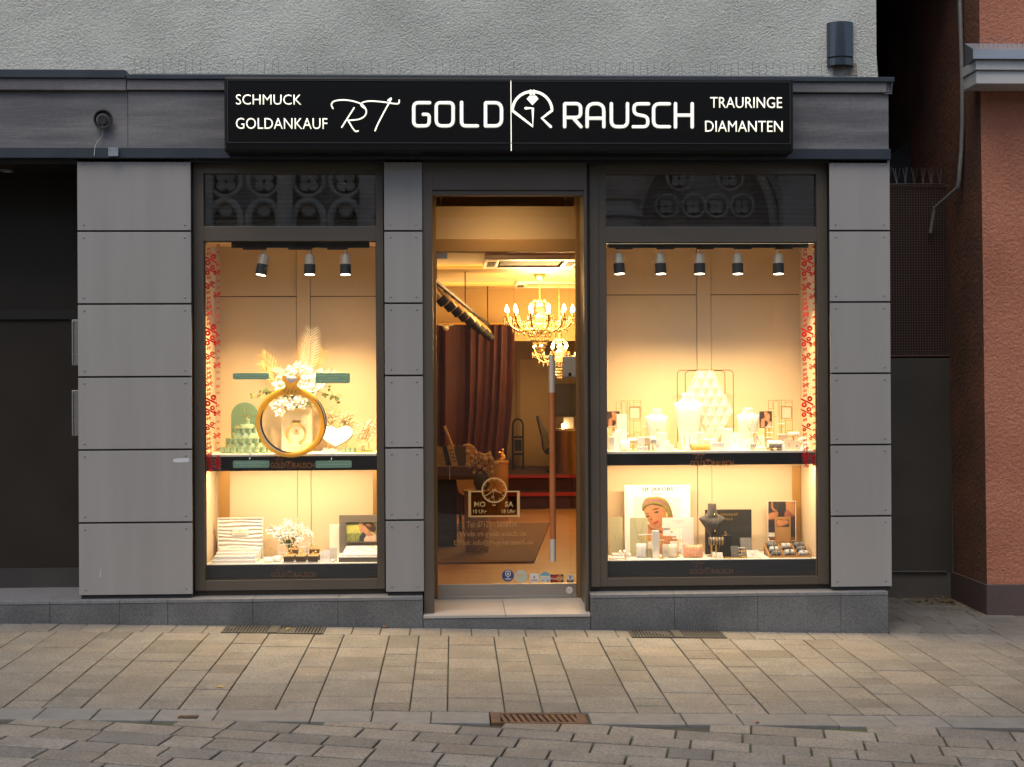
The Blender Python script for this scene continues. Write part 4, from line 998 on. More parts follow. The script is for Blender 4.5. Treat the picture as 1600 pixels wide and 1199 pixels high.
# leaning chair and counter
cb = [(838.5,652),(841,650),(853,672),(856,690),(854,705),(849,705),(846,682)]
wc = thing('swivel_chair', 'grey high backed swivel chair by the counter at the back', 'chair', (PX(852,8.7), 8.7, zr))
MB().prism([(at(a,b,8.7).x, at(a,b,8.7).z) for a, b in cb], 8.55, 8.85).build('backrest', mat('grey_leather', (.13,.115,.10), rough=.5), wc, bevel=.008)
xw = PX(856, 8.7); zz = PZ(705, 8.7); MB().cbox(xw-.04, xw+.3, 8.5, 8.9, zz-.04, zz+.03, .015).build('seat', M_blackm, wc); MB().tube([(xw+.13,8.7,zz-.04),(xw+.13,8.7,zr+.006)], .02, 8).lathe([(.18,0),(.18,.02),(.02,.05),(.00001,.05)], (xw+.13,8.7,zr+.0055), 5).build('base', M_blackm, wc)
kx0 = PX(868, 8.3); kzt = PZ(671, 8.3); ct_ = thing('counter', 'curved brass fronted counter on the upper floor at the right', 'counter', (kx0+.5, 8.5, zr))
mb = MB(); vs = []; n_ = 24; L2 = IX1-kx0-.01
poly = [(kx0, 9.0)]+[(kx0+.28-.28*math.cos(R(a)), 8.6-.28*math.sin(R(a))) for a in range(0, 91, 6)]+[(IX1-.01, 8.32), (IX1-.01, 9.0)]
def vprism(poly, z0, z1):
    k = len(poly); m_ = MB(); m_.add([(x,y,z0) for x,y in poly]+[(x,y,z1) for x,y in poly], [tuple(range(k-1,-1,-1)), tuple(range(k,2*k))]+[(i,(i+1) % k,(i+1) % k+k,i+k) for i in range(k)]); return m_
vprism(poly, zr+.006, kzt-.03).build('counter_front', mat('brushed_brass', (.55,.33,.10), (.48,.28,.08), 3, .3, metal=.9, stretch=(30,30,.3)), ct_, smooth=True)
vprism([(x*1.0-(.015 if x < IX1-.1 else 0), y-.015) for x, y in poly], kzt-.0295, kzt).build('counter_top', M_iwall, ct_, smooth=True)
a, b, c_, d_ = rect(881, 652, 896, 671, 8.45); tag(MB().box(a, b, 8.45, 8.47, kzt+.0005, d_).build('paper_sign', M_white), 'white paper card standing on the brass counter', 'card')
p = at(880, 668, 8.42); tag(MB().lathe([(.02,0),(.02,.05),(.01,.06),(.00001,.06)], (p.x,8.42,kzt+.0005), 10).build('small_lamp', M_bulb), 'tiny glowing lamp on the brass counter', 'lamp')
a, b, c_, d_ = rect(878.5, 557, 900, 590.5, DY+.05); 
db = thing('door_closer_box', 'white rounded box fixed to the inside of the door glass at the right', 'box', ((a+b)/2, DY+.04, c_))
MB().cbox(a, b, DY+.015, DY+.06, c_, d_, .012).build('casing', M_white, db); MB().cbox(a+(b-a)*.42, a+(b-a)*.62, DY+.011, DY+.0149, c_+.012, c_+.035, .001).build('slot', M_blackm, db)

# ------------------------------------------------------------------ graphics on the door glass
GYD = DY+.009
M_foil = vinyl('pale_gold_foil', (.92,.70,.33), None, .4)
M_foil2 = vinyl('dull_gold_foil', (.66,.44,.18), None, .4)
HRS = thing('opening_hours', 'gold foil opening hours with a clock on the door glass', 'opening hours', at(771, 780, GYD))
def dt(s, a, b, c, d, bold=.0, M=None, par=None): return text('lettering', s, *rect(a, b, c, d, GYD), GYD, M or M_foil, par or HRS, bold, .0006)
dt('MO', 741, 784, 758.5, 792.5, .03); dt('SA', 789, 784, 802.3, 792.5, .03); dt('10 Uhr', 739.3, 796.5, 760.6, 802.6, .014); dt('18 Uhr', 784, 796.3, 805, 802.3, .014)
p, q = at(769, 789.5, GYD), at(774.6, 790, GYD); MB().box(p.x, q.x, GYD-.0006, GYD, p.z-.003, p.z+.003).build('dash', M_foil, HRS)
def bx_(a, b, c, d, y, mb): r_ = rect(a, b, c, d, y); mb.box(r_[0], r_[1], y-.0006, y, r_[2], r_[3])
mb = MB(); bx_(731.8,767.2,736,808,GYD,mb); bx_(808,767.2,812.2,808,GYD,mb); bx_(736.1,767.2,752.5,769.2,GYD,mb); bx_(791.5,767.2,807.9,769.2,GYD,mb); bx_(736.1,805.6,807.9,808,GYD,mb); mb.build('frame', M_foil, HRS)
cx_, cz_ = at(772.3, 766.3, GYD).x, at(772.3, 766.3, GYD).z; rr = 20/222.5
mb = MB().ringprism([(cx_+rr*math.cos(a*.1309), cz_+rr*math.sin(a*.1309)) for a in range(48)], [(cx_+rr*.90*math.cos(a*.1309), cz_+rr*.90*math.sin(a*.1309)) for a in range(48)], GYD-.0006, GYD)
M_smoke = bpy.data.materials.new('smoked_film'); M_smoke.use_nodes = True; n_ = M_smoke.node_tree.nodes; n_.remove(n_['Principled BSDF']); tr_ = n_.new('ShaderNodeBsdfTransparent'); tr_.inputs[0].default_value = (.42,.40,.40,1); M_smoke.node_tree.links.new(tr_.outputs[0], n_['Material Output'].inputs[0])
r_ = rect(736, 769.2, 808, 805.6, GYD); MB().add([(r_[0],GYD+.0007,r_[2]),(r_[1],GYD+.0007,r_[2]),(r_[1],GYD+.0007,r_[3]),(r_[0],GYD+.0007,r_[3])], [(0,1,2,3)]).build('smoked_film', M_smoke, HRS)
def bar(mb, a, r0, r1, w_):
    d = Vector((math.sin(R(a)), 0, math.cos(R(a)))); n_ = Vector((d.z,0,-d.x)); c = Vector((cx_,GYD-.0003,cz_))+d*(r0+r1)/2
    mb.obox(c, d*(r1-r0)/2, (0,.0003,0), n_*w_)
for k in range(60): bar(mb, k*6, rr*(.72 if k % 5 == 0 else .81), rr*.895, rr*(.022 if k % 5 == 0 else .011))
bar(mb, 112, 0, rr*.62, rr*.03); bar(mb, 238, 0, rr*.78, rr*.025); bar(mb, 290, 0, rr*.2, rr*.03); bar(mb, 60, 0, rr*.2, rr*.025); bar(mb, 192, -rr*.3, rr*.42, rr*.012)
q = (cx_+rr*.55*math.sin(R(192)), cz_+rr*.55*math.cos(R(192)))
mb.ringprism([(q[0]+rr*.11*math.cos(a*.5236), q[1]+rr*.11*math.sin(a*.5236)) for a in range(12)], [(q[0]+rr*.07*math.cos(a*.5236), q[1]+rr*.07*math.sin(a*.5236)) for a in range(12)], GYD-.0006, GYD)
mb.build('clock', M_foil, HRS)
CT = thing('contact_lettering', 'dull gold lettering with phone and web address on the door glass', 'lettering', at(771, 835, GYD))
dt('Tel: 07121 - 5618934', 729.5, 814.5, 807.5, 824, 0, M_foil2, CT); dt('Web: rt-goldrausch.de', 717.5, 830, 822.5, 840.5, 0, M_foil2, CT); dt('E Mail: info@rt-goldrausch.de', 709.5, 843.5, 833, 853.5, 0, M_foil2, CT)
def disc(mb, px_, py_, rp, y, n=32):
    p = at(px_, py_, y); r_ = rp*(y+DIST)/F_PX; mb.prism([(p.x+r_*math.cos(2*math.pi*k/n), p.z+r_*math.sin(2*math.pi*k/n)) for k in range(n)], y-.0006, y); return mb
M_sblue = mat('sticker_blue', (.025,.06,.22), rough=.5); M_swhite = mat('sticker_white', (.72,.70,.66), rough=.5); M_scream = mat('sticker_cream', (.56,.57,.46), rough=.5)
M_scyan = mat('sticker_cyan', (.12,.42,.58), rough=.5); M_sred = mat('sticker_red', (.55,.03,.02), rough=.5); M_sor = mat('sticker_orange', (.75,.26,.02), rough=.5); M_snavy = mat('sticker_navy', (.015,.02,.05), rough=.5)
G2 = GYD-.0008; G3 = GYD-.0016
def sticker(lab): return thing('door_sticker', lab, 'sticker', at(840, 900, GYD))
s = sticker('round blue sticker with a white shield at the foot of the door glass'); disc(MB(), 793.7, 899.8, 9.3, GYD).build('disc', M_sblue, s)
def pp(l, y): return [(at(a,b,y).x, at(a,b,y).z) for a, b in l]
mb = MB(); mb.ringprism(pp([(789.5,893),(793.7,891.3),(798,893),(798,899),(793.7,903),(789.5,899)], G2), pp([(790.7,894),(793.7,892.8),(796.8,894),(796.8,898.5),(793.7,901.5),(790.7,898.5)], G2), G2-.0006, G2)
bx_(792.5,895,795,899,G2,mb); bx_(788.5,904,799,904.8,G2,mb); bx_(790,905.8,797.5,906.5,G2,mb); mb.build('shield', M_swhite, s)
s = sticker('round cream sticker second from the left at the foot of the door glass'); disc(MB(), 814.5, 900.7, 9.9, GYD).build('disc', M_scream, s)
mb = MB(); bx_(806.5,898.2,811,899.4,G2,mb); bx_(812,898.2,818,899.4,G2,mb); bx_(819,898.2,822.6,899.4,G2,mb); bx_(811,902.2,818.5,902.6,G2,mb); mb.build('lines', M_foil2, s)
s = sticker('square white sticker with a small grey figure on the door glass'); mb = MB(); bx_(828,896.5,841.6,910,GYD,mb); mb.build('square', M_swhite, s)
mb = MB(); mb.prism(pp([(834.8,899),(836.8,903.5),(832.8,903.5)], G2), G2-.0006, G2); bx_(830,906,840,907.4,G2,mb); mb.build('mark', mat('mark_grey', (.2,.2,.2)), s)
s = sticker('round cyan sticker with a white band beside the square white sticker'); disc(MB(), 852, 902, 8.2, GYD).build('disc', M_scyan, s)
mb = MB(); bx_(844.2,900,859.8,906,G2,mb); mb.prism(pp([(848,908),(852,906.6),(856,908),(854.5,909.6),(849.5,909.6)], G2), G2-.0006, G2); mb.build('band', M_swhite, s); mb = MB(); bx_(846,902.5,858,903.3,G3,mb); bx_(848.5,896.3,855.5,897.5,G2,mb); mb.build('lines', M_foil2, s)
s = sticker('card sticker with overlapping red and orange discs on the door glass'); mb = MB(); bx_(860.3,898,880.2,910.2,GYD,mb); mb.build('card', M_snavy, s)
disc(MB(), 866.2, 904, 5.3, G2).build('red_disc', M_sred, s); disc(MB(), 874.3, 904, 5.3, G2-.0007).build('orange_disc', M_sor, s)
text('lettering', 'MasterCard', *rect(861, 902, 879.6, 906, G3-.001), G3-.001, M_swhite, s, .02, .0005)
s = sticker('black and white V PAY card sticker at the right of the door glass'); mb = MB(); bx_(886,898,896,910,GYD,mb); mb.build('card', M_swhite, s)
mb = MB(); bx_(886,906,896,910,G2,mb); mb.build('base', M_snavy, s)
text('lettering', 'V', *rect(888.5, 899, 893.8, 905, G3), G3, M_snavy, s, .03, .0005); text('lettering', 'PAY', *rect(887.5, 906.7, 894.5, 909.3, G3), G3, M_swhite, s, .02, .0005)
# ------------------------------------------------------------------ display shelves with lettered black fronts
FY = .165
S1 = (PZ(707, FY, 455)+PZ(707, FY, 1110))/2; S0 = PZ(877.5, FY, 780)
M_fascia = mat('black_shelf_front', (.016,.015,.015), rough=.3)
M_fasciab = mat('blue_black_shelf_front', (.020,.022,.026), rough=.35)
M_orange = mat('copper_lettering', (.42,.17,.045), rough=.4, metal=.3)
M_dimgold = mat('dim_bronze_lettering', (.16,.085,.04), rough=.4)
M_shelf = mat('ivory_shelf', (.80,.74,.62), rough=.35)
def shelf(W, lab, z, py0, py1, lx0, lx1, ty0, ty1, M, ML, xp0, xp1, bottom):
    m0, m1 = W[0]-.011, W[1]+.011
    t = thing('display_shelf', lab, 'display shelf', ((m0+m1)/2, .35, z))
    th = .016
    MB().box(m0, m1, FY+.006, YB-.008, z-th, z).build('top', M_shelf, t, bevel=.0015)
    zf0, zf1 = PZ(py1, FY), z-th-.0005 if not bottom else z-.006
    xf0, xf1 = (m0, m1) if not bottom else (m0, m1)
    MB().box(xf0, xf1, FY, FY+.018, zf0 if not bottom else zf0-.05, zf1).build('front_board', M, t, bevel=.001)
    if not bottom: MB().box(m0, m1, .228, YB-.008, zf0+.004, zf0+.02).build('underside', M_shelf, t)
    else: MB().box(m0, m1, FY+.019, YB-.008, zf0-.05, z-th-.001).build('base', M_gap, t)
    # lettering: GOLD, emblem, RAUSCH and the small script above
    w_ = lx1-lx0
    text('lettering', 'GOLD', *rect(lx0, ty0, lx0+w_*.315, ty1, FY), FY, ML, t, 0, .0008)
    text('lettering', 'RAUSCH', *rect(lx0+w_*.515, ty0, lx1, ty1, FY), FY, ML, t, 0, .0008)
    cx_, cy_ = lx0+w_*.413, (ty0+ty1)/2; k = (ty1-ty0)/40*.90
    def q(x, y): p = at(cx_+(x-172)*.3*k, cy_+(y-243)*.3*k*1.1, FY); return (p.x, p.z)
    mb = MB()
    strokes(mb, [[q(x, y) for x, y in l] for l in (ar[::3]+[(70,245),(175,326),(175,232),(138,232)], ar2[::3]+[(276,243),(222,284),(268,328)])], .0016, FY-.0004, .3, 5)
    mb.prism([q(x, y) for x, y in ((143,183),(158,167),(190,167),(204,183),(173,216))], FY-.001, FY); mb.build('emblem', ML, t)
    mb = MB(); k2 = .048*w_/68*1.0
    def q2(x, y): p = at(lx0+w_*.07+(x-620)*k2, ty0-1.5+(y-368)*k2*1.05, FY); return (p.x, p.z)
    strokes(mb, [[q2(x, y) for x, y in l] for l in Rl], .0011, FY-.0004, .3, 5); mb.build('script_lettering', ML, t)
    return t
shelf(W1, 'black fronted display shelf under the gold ring in the left window', S1, 709, 733, 423, 491, 723, 731.5, M_fascia, M_orange, 323, 588, False)
shelf(W2, 'black fronted display shelf under the necklace busts in the right window', S1, 709, 729, 1079, 1146, 720, 728.5, M_fascia, M_orange, 951, 1275, False)
shelf(W1, 'dark fronted display floor carrying flowers and a couple photo in the left window', S0, 877, 906, 424, 493, 894, 902, M_fasciab, M_dimgold, 323, 588, True)
shelf(W2, 'dark fronted display floor carrying the poster and black bust in the right window', S0, 877, 899, 1078, 1145, 889, 897, M_fasciab, M_dimgold, 951, 1275, True)
# bronze cheeks at the back of the lower displays
for a, b, W in ((341,358,W1), (582,592,W1), (1237,1254,W2)):
    x0_, x1_ = PX(a, YB-.01), PX(b, YB-.01); MB().box(x0_, min(x1_, W[1]+.011), YB-.012, YB-.0065, S0+.0005, S1-.13).build('bronze_strip', M_bronze, BLD)

# ------------------------------------------------------------------ window lamps
M_fin = mat('champagne_heatsink', (.62,.52,.38), rough=.4, metal=.5)
M_lens = emit('spot_lens', (1, .84, .55), 9)
def window_spot(px_, py0, pym, py1, Y, lab, tilt=(0,0), adapter=-1, boost=1):
    p0, p1 = at(px_, py0, Y), at(px_, py1, Y); h = p0.z-p1.z; r_ = .036
    t = thing('window_spotlight', lab, 'spotlight', p0)
    hm = (pym-py0)/(py1-py0)*h
    mb = MB().lathe([(r_*.9,0),(r_*.9,-hm)], n=20)
    for k in range(22): a = 2*math.pi*k/22; mb.obox((r_*.95*math.cos(a), r_*.95*math.sin(a), -hm/2), (r_*.06*math.cos(a), r_*.06*math.sin(a), 0), (-.0015*math.sin(a), .0015*math.cos(a), 0), (0,0,hm/2))
    parts = [('heatsink', mb, M_fin)]
    parts.append(('collar', MB().lathe([(r_*1.03,-hm-.0005),(r_*1.03,-h),(r_*.94,-h),(r_*.94,-h+.006),(.00001,-h+.006)], n=24), M_blackm))
    parts.append(('lens', MB().lathe([(.00001,-h+.0035),(r_*.9,-h+.0035),(r_*.9,-h+.0015),(.00001,-h+.0010)], n=24), M_lens))
    Mx = Matrix.Translation(p0) @ Matrix.Rotation(R(tilt[0]), 4, 'Y') @ Matrix.Rotation(R(tilt[1]), 4, 'X')
    for n_, m_, ma in parts: m_.xform(Mx); m_.build(n_, ma, t, smooth=True)
    zc = PZ(390, Y); ax = PX(px_+adapter*16, Y)
    MB().tube([(p0.x,Y,p0.z-.03),(p0.x,Y+.002,zc)], .006, 8).build('stem', M_fin, t)
    MB().box(min(ax,p0.x+.01)-.028, max(ax,p0.x+.01)+.004, Y-.018, Y+.018, zc, PZ(387.6,Y)-.0005).build('adapter', M_blackm, t, bevel=.002)
    d = Mx.to_3x3() @ Vector((0,0,-1)); lp = Mx @ Vector((0,0,-h-.004))
    lamp_spot('spot_beam', lp, lp+d, 84*boost, 110, 1.0, .03, t)
    return t
YL = .17
for W, x0_, x1_, lab in ((W1, 362, 577, 'black lighting track at the top of the left window'), (W2, 950, 1262, 'black lighting track at the top of the right window')):
    a, b, c_, d_ = rect(x0_, 381.2, x1_, 387.6, YL); tag(MB().box(a, b, YL-.018, YL+.018, c_, C1[2]-.0005).build('track_rail', M_blackm, bevel=.002), lab, 'lighting track')
spots1 = ['spotlight tilted to the left in the left window', 'spotlight in the middle of the left window track', 'spotlight nearest the right end of the left window track']
for (x, y0, ym, y1), lab, tl, ad in zip(((413,399,414,431),(484,399,414,430),(540,399,414,430)), spots1, ((9,-6),(0,-6),(0,-6)), (-1.6,-1.6,-1.3)): window_spot(x, y0, ym, y1, YL, lab, tl, ad, 1.15)
spots2 = ['leftmost of the five spotlights in the right window', 'second spotlight from the left in the right window', 'middle of the five spotlights in the right window', 'second spotlight from the right in the right window', 'rightmost spotlight in the right window beside the red percent signs']
for x, lab, tl in zip((966,1031,1092.5,1152,1215.5), spots2, ((-3,-6),(-2,-6),(0,-6),(0,-6),(0,-6))): window_spot(x, 398, 412.5, 429, YL, lab, tl, 1.4, .84)
# light strips: under each upper shelf, and a thin one at the head of the right window
M_strip = emit('led_strip', (1, .80, .5), 2.2)
for W, lab in ((W1, 'thin light strip under the shelf of the left window'), (W2, 'thin light strip under the shelf of the right window')):
    z = PZ(733 if W is W1 else 729, FY)+.017; t = thing('light_strip', lab, 'light strip', ((W[0]+W[1])/2, .21, z))
    MB().box(W[0]+.02, W[1]-.02, .197, .221, z-.0075, z-.001).build('body', M_lead, t); MB().box(W[0]+.03, W[1]-.03, .199, .219, z-.0105, z-.0078).build('diffuser', M_strip, t)
    lamp_area('strip_light', ((W[0]+W[1])/2, .21, z-.012), (0,.30,-1), W[1]-W[0]-.08, .02, 8.0*(W[1]-W[0]), t, (1,.74,.44))
z = PZ(380.5, .15, 1110); tag(MB().box(W2[0]+.004, W2[1]-.004, .150, .158, z-.002, z).build('light_strip', M_strip), 'thin light strip along the head of the right window', 'light strip')

# ------------------------------------------------------------------ percent sign strips, info stickers
M_pred = vinyl('red_sticker', (.62,.012,.010)); M_film = bpy.data.materials.new('clear_film')
M_film.use_nodes = True; n_ = M_film.node_tree.nodes; L_ = M_film.node_tree.links; n_.remove(n_['Principled BSDF'])
tr_ = n_.new('ShaderNodeBsdfTransparent'); df_ = n_.new('ShaderNodeBsdfDiffuse'); df_.inputs[0].default_value = (.8,.78,.74,1); mx_ = n_.new('ShaderNodeMixShader'); mx_.inputs[0].default_value = .07
L_.new(tr_.outputs[0], mx_.inputs[1]); L_.new(df_.outputs[0], mx_.inputs[2]); L_.new(mx_.outputs[0], n_['Material Output'].inputs[0])
cu = bpy.data.curves.new('percent', 'FONT'); cu.body = '%'; cu.resolution_u = 3; cu.offset = .022; tt = bpy.data.objects.new('percent', cu); COL.objects.link(tt)
gm = bpy.data.meshes.new_from_object(tt.evaluated_get(bpy.context.evaluated_depsgraph_get())); bpy.data.objects.remove(tt)
gv = [v.co.copy() for v in gm.vertices]; gf = [list(p.vertices) for p in gm.polygons]; bpy.data.meshes.remove(gm)
gx = [v.x for v in gv]; gy = [v.y for v in gv]; gcx, gcy, gh = (min(gx)+max(gx))/2, (min(gy)+max(gy))/2, max(gy)-min(gy)
GP = GYP-.0006 if False else GYP+.0016
def percent(mb, px_, py_, size, rot=0):
    p = at(px_, py_, GP); s_ = size*(GP+DIST)/F_PX/(max(gx)-min(gx)); c, sn = math.cos(R(rot)), math.sin(R(rot)); vs = []
    for v in gv:
        x, y = (v.x-gcx)*s_, (v.y-gcy)*s_; vs.append((p.x+x*c-y*sn, GP, p.z+x*sn+y*c))
    mb.add(vs, gf)
def strip(lab, xl, xr_, y0, y1, c1, c2, shift):
    t = thing('percent_strip', lab, 'sale sticker', at((xl+xr_)/2, y1, GP))
    a, b, c_, d_ = rect(xl, y0, xr_, y1, GP+.001); mb = MB(); mb.add([(a,GP+.001,c_),(b,GP+.001,c_),(b,GP+.001,d_),(a,GP+.001,d_)], [(0,1,2,3)]); mb.build('film', M_film, t)
    mb = MB(); per = 110; y = y0-per+shift
    while y < y1:
        for dy, s_, dx in ((0,17,2),(16,15,1),(28,6,-1),(40,12.5,1),(51,6,-1.5),(60,5.5,-1),(67,6,-1),(74,8,-.5),(84,9,0),(93,5,-1),(100,6,-1)):
            if y0+s_*.45 < y+dy < y1-s_*.45: percent(mb, c1+dx, y+dy, s_, 97 if s_ > 10 else 84)
        for dy, s_, dx in ((8,5,0),(20,9.5,-1),(33,4,1),(44,4,1),(55,10,-1),(66,4,1),(76,4.5,1),(88,5,.5),(98,4,1),(103,3.5,-5),(36,3.5,-5)):
            if y0+s_*.5 < y+dy < y1-s_*.5: percent(mb, c2+dx, y+dy, s_, 84)
        y += per
    for j in range(5): percent(mb, (c1 if j % 2 == 0 else c2)-1+j*.5, y1-19+j*4, 9, 90+20*j)
    mb.build('percent_signs', M_pred, t)
strip('strip of red percent signs down the left edge of the left window', 320.5, 345, 378, 735, 327, 340, 28)
strip('strip of red percent signs down the right edge of the right window', 1253, 1276, 380, 729, 1259, 1271, 28)
M_teal = vinyl('teal_sticker', (.34,.52,.44)); M_tline = vinyl('pale_sticker_print', (.62,.72,.66))
def rrect(a, b, c_, d_, r_, n=5):
    return [(x+r_*math.cos(R(q+k*90/n)), z+r_*math.sin(R(q+k*90/n))) for x, z, q in ((b-r_,d_-r_,0),(a+r_,d_-r_,90),(a+r_,c_+r_,180),(b-r_,c_+r_,270)) for k in range(n+1)]
for bx4, nl, lab in (((364,583,420.5,593.2),2,'teal info sticker with two lines left of the ring head'), ((493,583,546.8,599.3),3,'taller teal info sticker with three lines right of the ring head'), ((364,720,420.8,731.4),2,'teal info sticker low on the glass left of the shelf lettering'), ((493,720,549.5,731.2),1,'teal info sticker low on the glass right of the shelf lettering')):
    t = thing('info_sticker', lab, 'sticker', at(bx4[0], bx4[3], GP)); a, b, c_, d_ = rect(*bx4, GP)
    MB().prism(rrect(a, b, c_, d_, .010), GP-.0004, GP+.0012).build('label', M_teal, t); mb = MB()
    for i in range(nl):
        z = c_+(d_-c_)*(i+1)/(nl+1); wd = (b-a)*(.82 if i == nl-1 else .62 if nl < 3 else .3 if i == 1 else .75)
        x = (a+b)/2-wd/2
        while x < (a+b)/2+wd/2: q = random.uniform(.006,.016); mb.box(x, x+q, GP-.0009, GP-.0005, z-.0028, z+.0028); x += q+.003
    mb.build('print_lines', M_tline, t)
for px_, y0, y1, lab in ((391,700,717.5,'thin cord with a small ball hanging over the shelf edge below the ring box tower'), (519,700,717.5,'thin cord with a small ball hanging over the shelf edge below the heart')):
    p, q = at(px_, y0, FY-.006), at(px_-1, y1, FY-.006); tag(MB().tube([(p.x,FY+.03,S1+.002),(p.x,FY-.004,S1+.003),q], .0016, 5).ball(q, .005, 8).build('ball_cord', M_lead), lab, 'cord')

# ------------------------------------------------------------------ shapes for the displays
def loft(rows, n=24, ex=2.4):            # rows (cx, cy, z, hw, hd): superellipse sections
    mb = MB(); vs = []; fs = []
    for cx_, cy_, z, hw, hd in rows:
        for k in range(n):
            a = 2*math.pi*k/n; c, s_ = math.cos(a), math.sin(a)
            vs.append((cx_+hw*math.copysign(abs(c)**(2/ex), c), cy_+hd*math.copysign(abs(s_)**(2/ex), s_), z))
    for i in range(len(rows)-1):
        for k in range(n): k2 = (k+1) % n; fs.append((i*n+k, i*n+k2, (i+1)*n+k2, (i+1)*n+k))
    fs += [tuple(range(n-1,-1,-1)), tuple((len(rows)-1)*n+k for k in range(n))]; return mb.add(vs, fs)
def bust(lab, x0p, x1p, ytop, Y, neck=.42, foot=.66, zb=None, chain=True, M=None):
    zb = S1 if zb is None else zb; x0_, x1_ = PX(x0p, Y, 670), PX(x1p, Y, 670); zt = PZ(ytop, Y, (x0p+x1p)/2); cx_ = (x0_+x1_)/2; hw = (x1_-x0_)/2; H_ = zt-zb
    t = thing('necklace_bust', lab, 'necklace bust', (cx_, Y, zb)); M = M or M_whitefab
    prof = [(0.0005/H_,foot,.026,.018),(.2,foot*1.03+.02,.024,.014),(.45,.80,.026,.006),(.66,.92,.028,-.002),(.77,.985,.026,0),(.81,1.0,.022,.002),(.822,.97,.020,.004),(.838,.74,.021,.006),(.862,.54,.023,.008),(.89,neck*1.04,.025,.010),(.93,neck*.98,.026,.010),(.985,neck,.027,.010),(1.0,neck*.93,.024,.012)]
    loft([(cx_, Y+yo, zb+H_*f, hw*w_, hd) for f, w_, hd, yo in prof], 28).build('body', M, t, smooth=True)
    if chain:
        zc = zb+H_*.86; zlow = zb+H_*(.60 if chain is True else chain); mb = MB()
        mb.tube(smoothline([(cx_-hw*.42, Y-.028, zc),(cx_-hw*.25, Y-.043, zlow+(zc-zlow)*.42),(cx_, Y-.049, zlow),(cx_+hw*.25, Y-.043, zlow+(zc-zlow)*.42),(cx_+hw*.42, Y-.028, zc)], 5), .0011, 5); drop(mb, (cx_,Y-.050,zlow), .005, .016)
        mb.build('necklace', M_goldsat, t)
    return t
def card(lab, x0p, y0p, x1p, Y, zb, M=None, name='display_card', cat='display card', th=.008, lean=.18, pend=True, MP=None, chain=True):
    """an upright jewellery card leaning back slightly"""
    x0_, x1_ = PX(x0p, Y, 690), PX(x1p, Y, 690); zt = PZ(y0p, Y, (x0p+x1p)/2); h = zt-zb
    t = thing(name, lab, cat, ((x0_+x1_)/2, Y, zb)); dy = h*lean
    mb = MB(); mb.add([(x0_,Y,zb+.0005),(x1_,Y,zb+.0005),(x1_,Y+th,zb+.0005),(x0_,Y+th,zb+.0005),(x0_,Y+dy,zt),(x1_,Y+dy,zt),(x1_,Y+dy+th,zt-.001),(x0_,Y+dy+th,zt-.001)],
        [(0,1,5,4),(1,2,6,5),(2,3,7,6),(3,0,4,7),(4,5,6,7),(3,2,1,0)]); mb.build('panel', M or M_white, t, bevel=.0015)
    MB().add([((x0_+x1_)/2-.006,Y+th,zb+.0005),((x0_+x1_)/2+.006,Y+th,zb+.0005),((x0_+x1_)/2,Y+th+.03,zb+.0005),((x0_+x1_)/2,Y+th+dy*.6,zb+h*.6)], [(0,1,2),(0,3,1),(1,3,2),(2,3,0)]).build('back_strut', M or M_white, t)
    if pend:
        cx_ = (x0_+x1_)/2; zp = zb+h*.52; yp = Y+dy*.52-.002; mb = MB(); drop(mb, (cx_,yp,zp), .0045, .014)
        if chain: mb.tube([(cx_-(x1_-x0_)*.32, Y+dy*.94-.001, zb+h*.94),(cx_,yp,zp),(cx_+(x1_-x0_)*.32, Y+dy*.94-.001, zb+h*.94)], .0008, 4)
        mb.build('pendant', MP or M_goldsat, t)
    return t
def block(lab, x0p, y0p, x1p, Y, zb, dep=.05, M=None, name='display_block', cat='display block', ring=False):
    x0_, x1_ = PX(x0p, Y, 690), PX(x1p, Y, 690); zt = PZ(y0p, Y, (x0p+x1p)/2); t = thing(name, lab, cat, ((x0_+x1_)/2, Y, zb))
    MB().cbox(x0_, x1_, Y, Y+dep, zb+.0005, zt, .0025).build('body', M or M_white, t)
    if ring:
        mb = MB(); cx_ = (x0_+x1_)/2; mb.tube([(cx_+.009*math.cos(a*.5236), Y+dep*.4, zt+.009+.009*math.sin(a*.5236)) for a in range(12)], .0015, 6, closed=True); drop(mb, (cx_,Y+dep*.4,zt+.026), .004, .008); mb.build('ring', M_goldsat, t)
    else: MB().box(x0_+.004, x1_-.004, Y+.004, Y+dep-.004, zt+.0002, zt+.002).build('inlay', M_whitefab, t)
    return t
def tbar(lab, x0p, y0p, x1p, Y, zb, M=None, n_=3):
    x0_, x1_ = PX(x0p, Y, 690), PX(x1p, Y, 690); zt = PZ(y0p, Y, (x0p+x1p)/2); cx_ = (x0_+x1_)/2; M = M or M_goldsat
    t = thing('earring_stand', lab, 'earring stand', (cx_, Y, zb))
    MB().lathe([(.018,.0005),(.018,.004),(.003,.007),(.003,zt-zb)], (cx_,Y,zb), 14).build('post', M, t, smooth=True); MB().cbox(x0_, x1_, Y-.005, Y+.005, zt, zt+.006, .0015).build('bar', M_white if M is not M_white else M_whitefab, t)
    for i in range(n_):
        x = x0_+(x1_-x0_)*(i+.5)/n_; mb = MB(); mb.tube([(x,Y-.006,zt+.002),(x,Y-.006,zt-.012)], .0008, 4); drop(mb, (x,Y-.006,zt-.011), .0045, .014); mb.build('earring', M_goldsat, t)
    return t
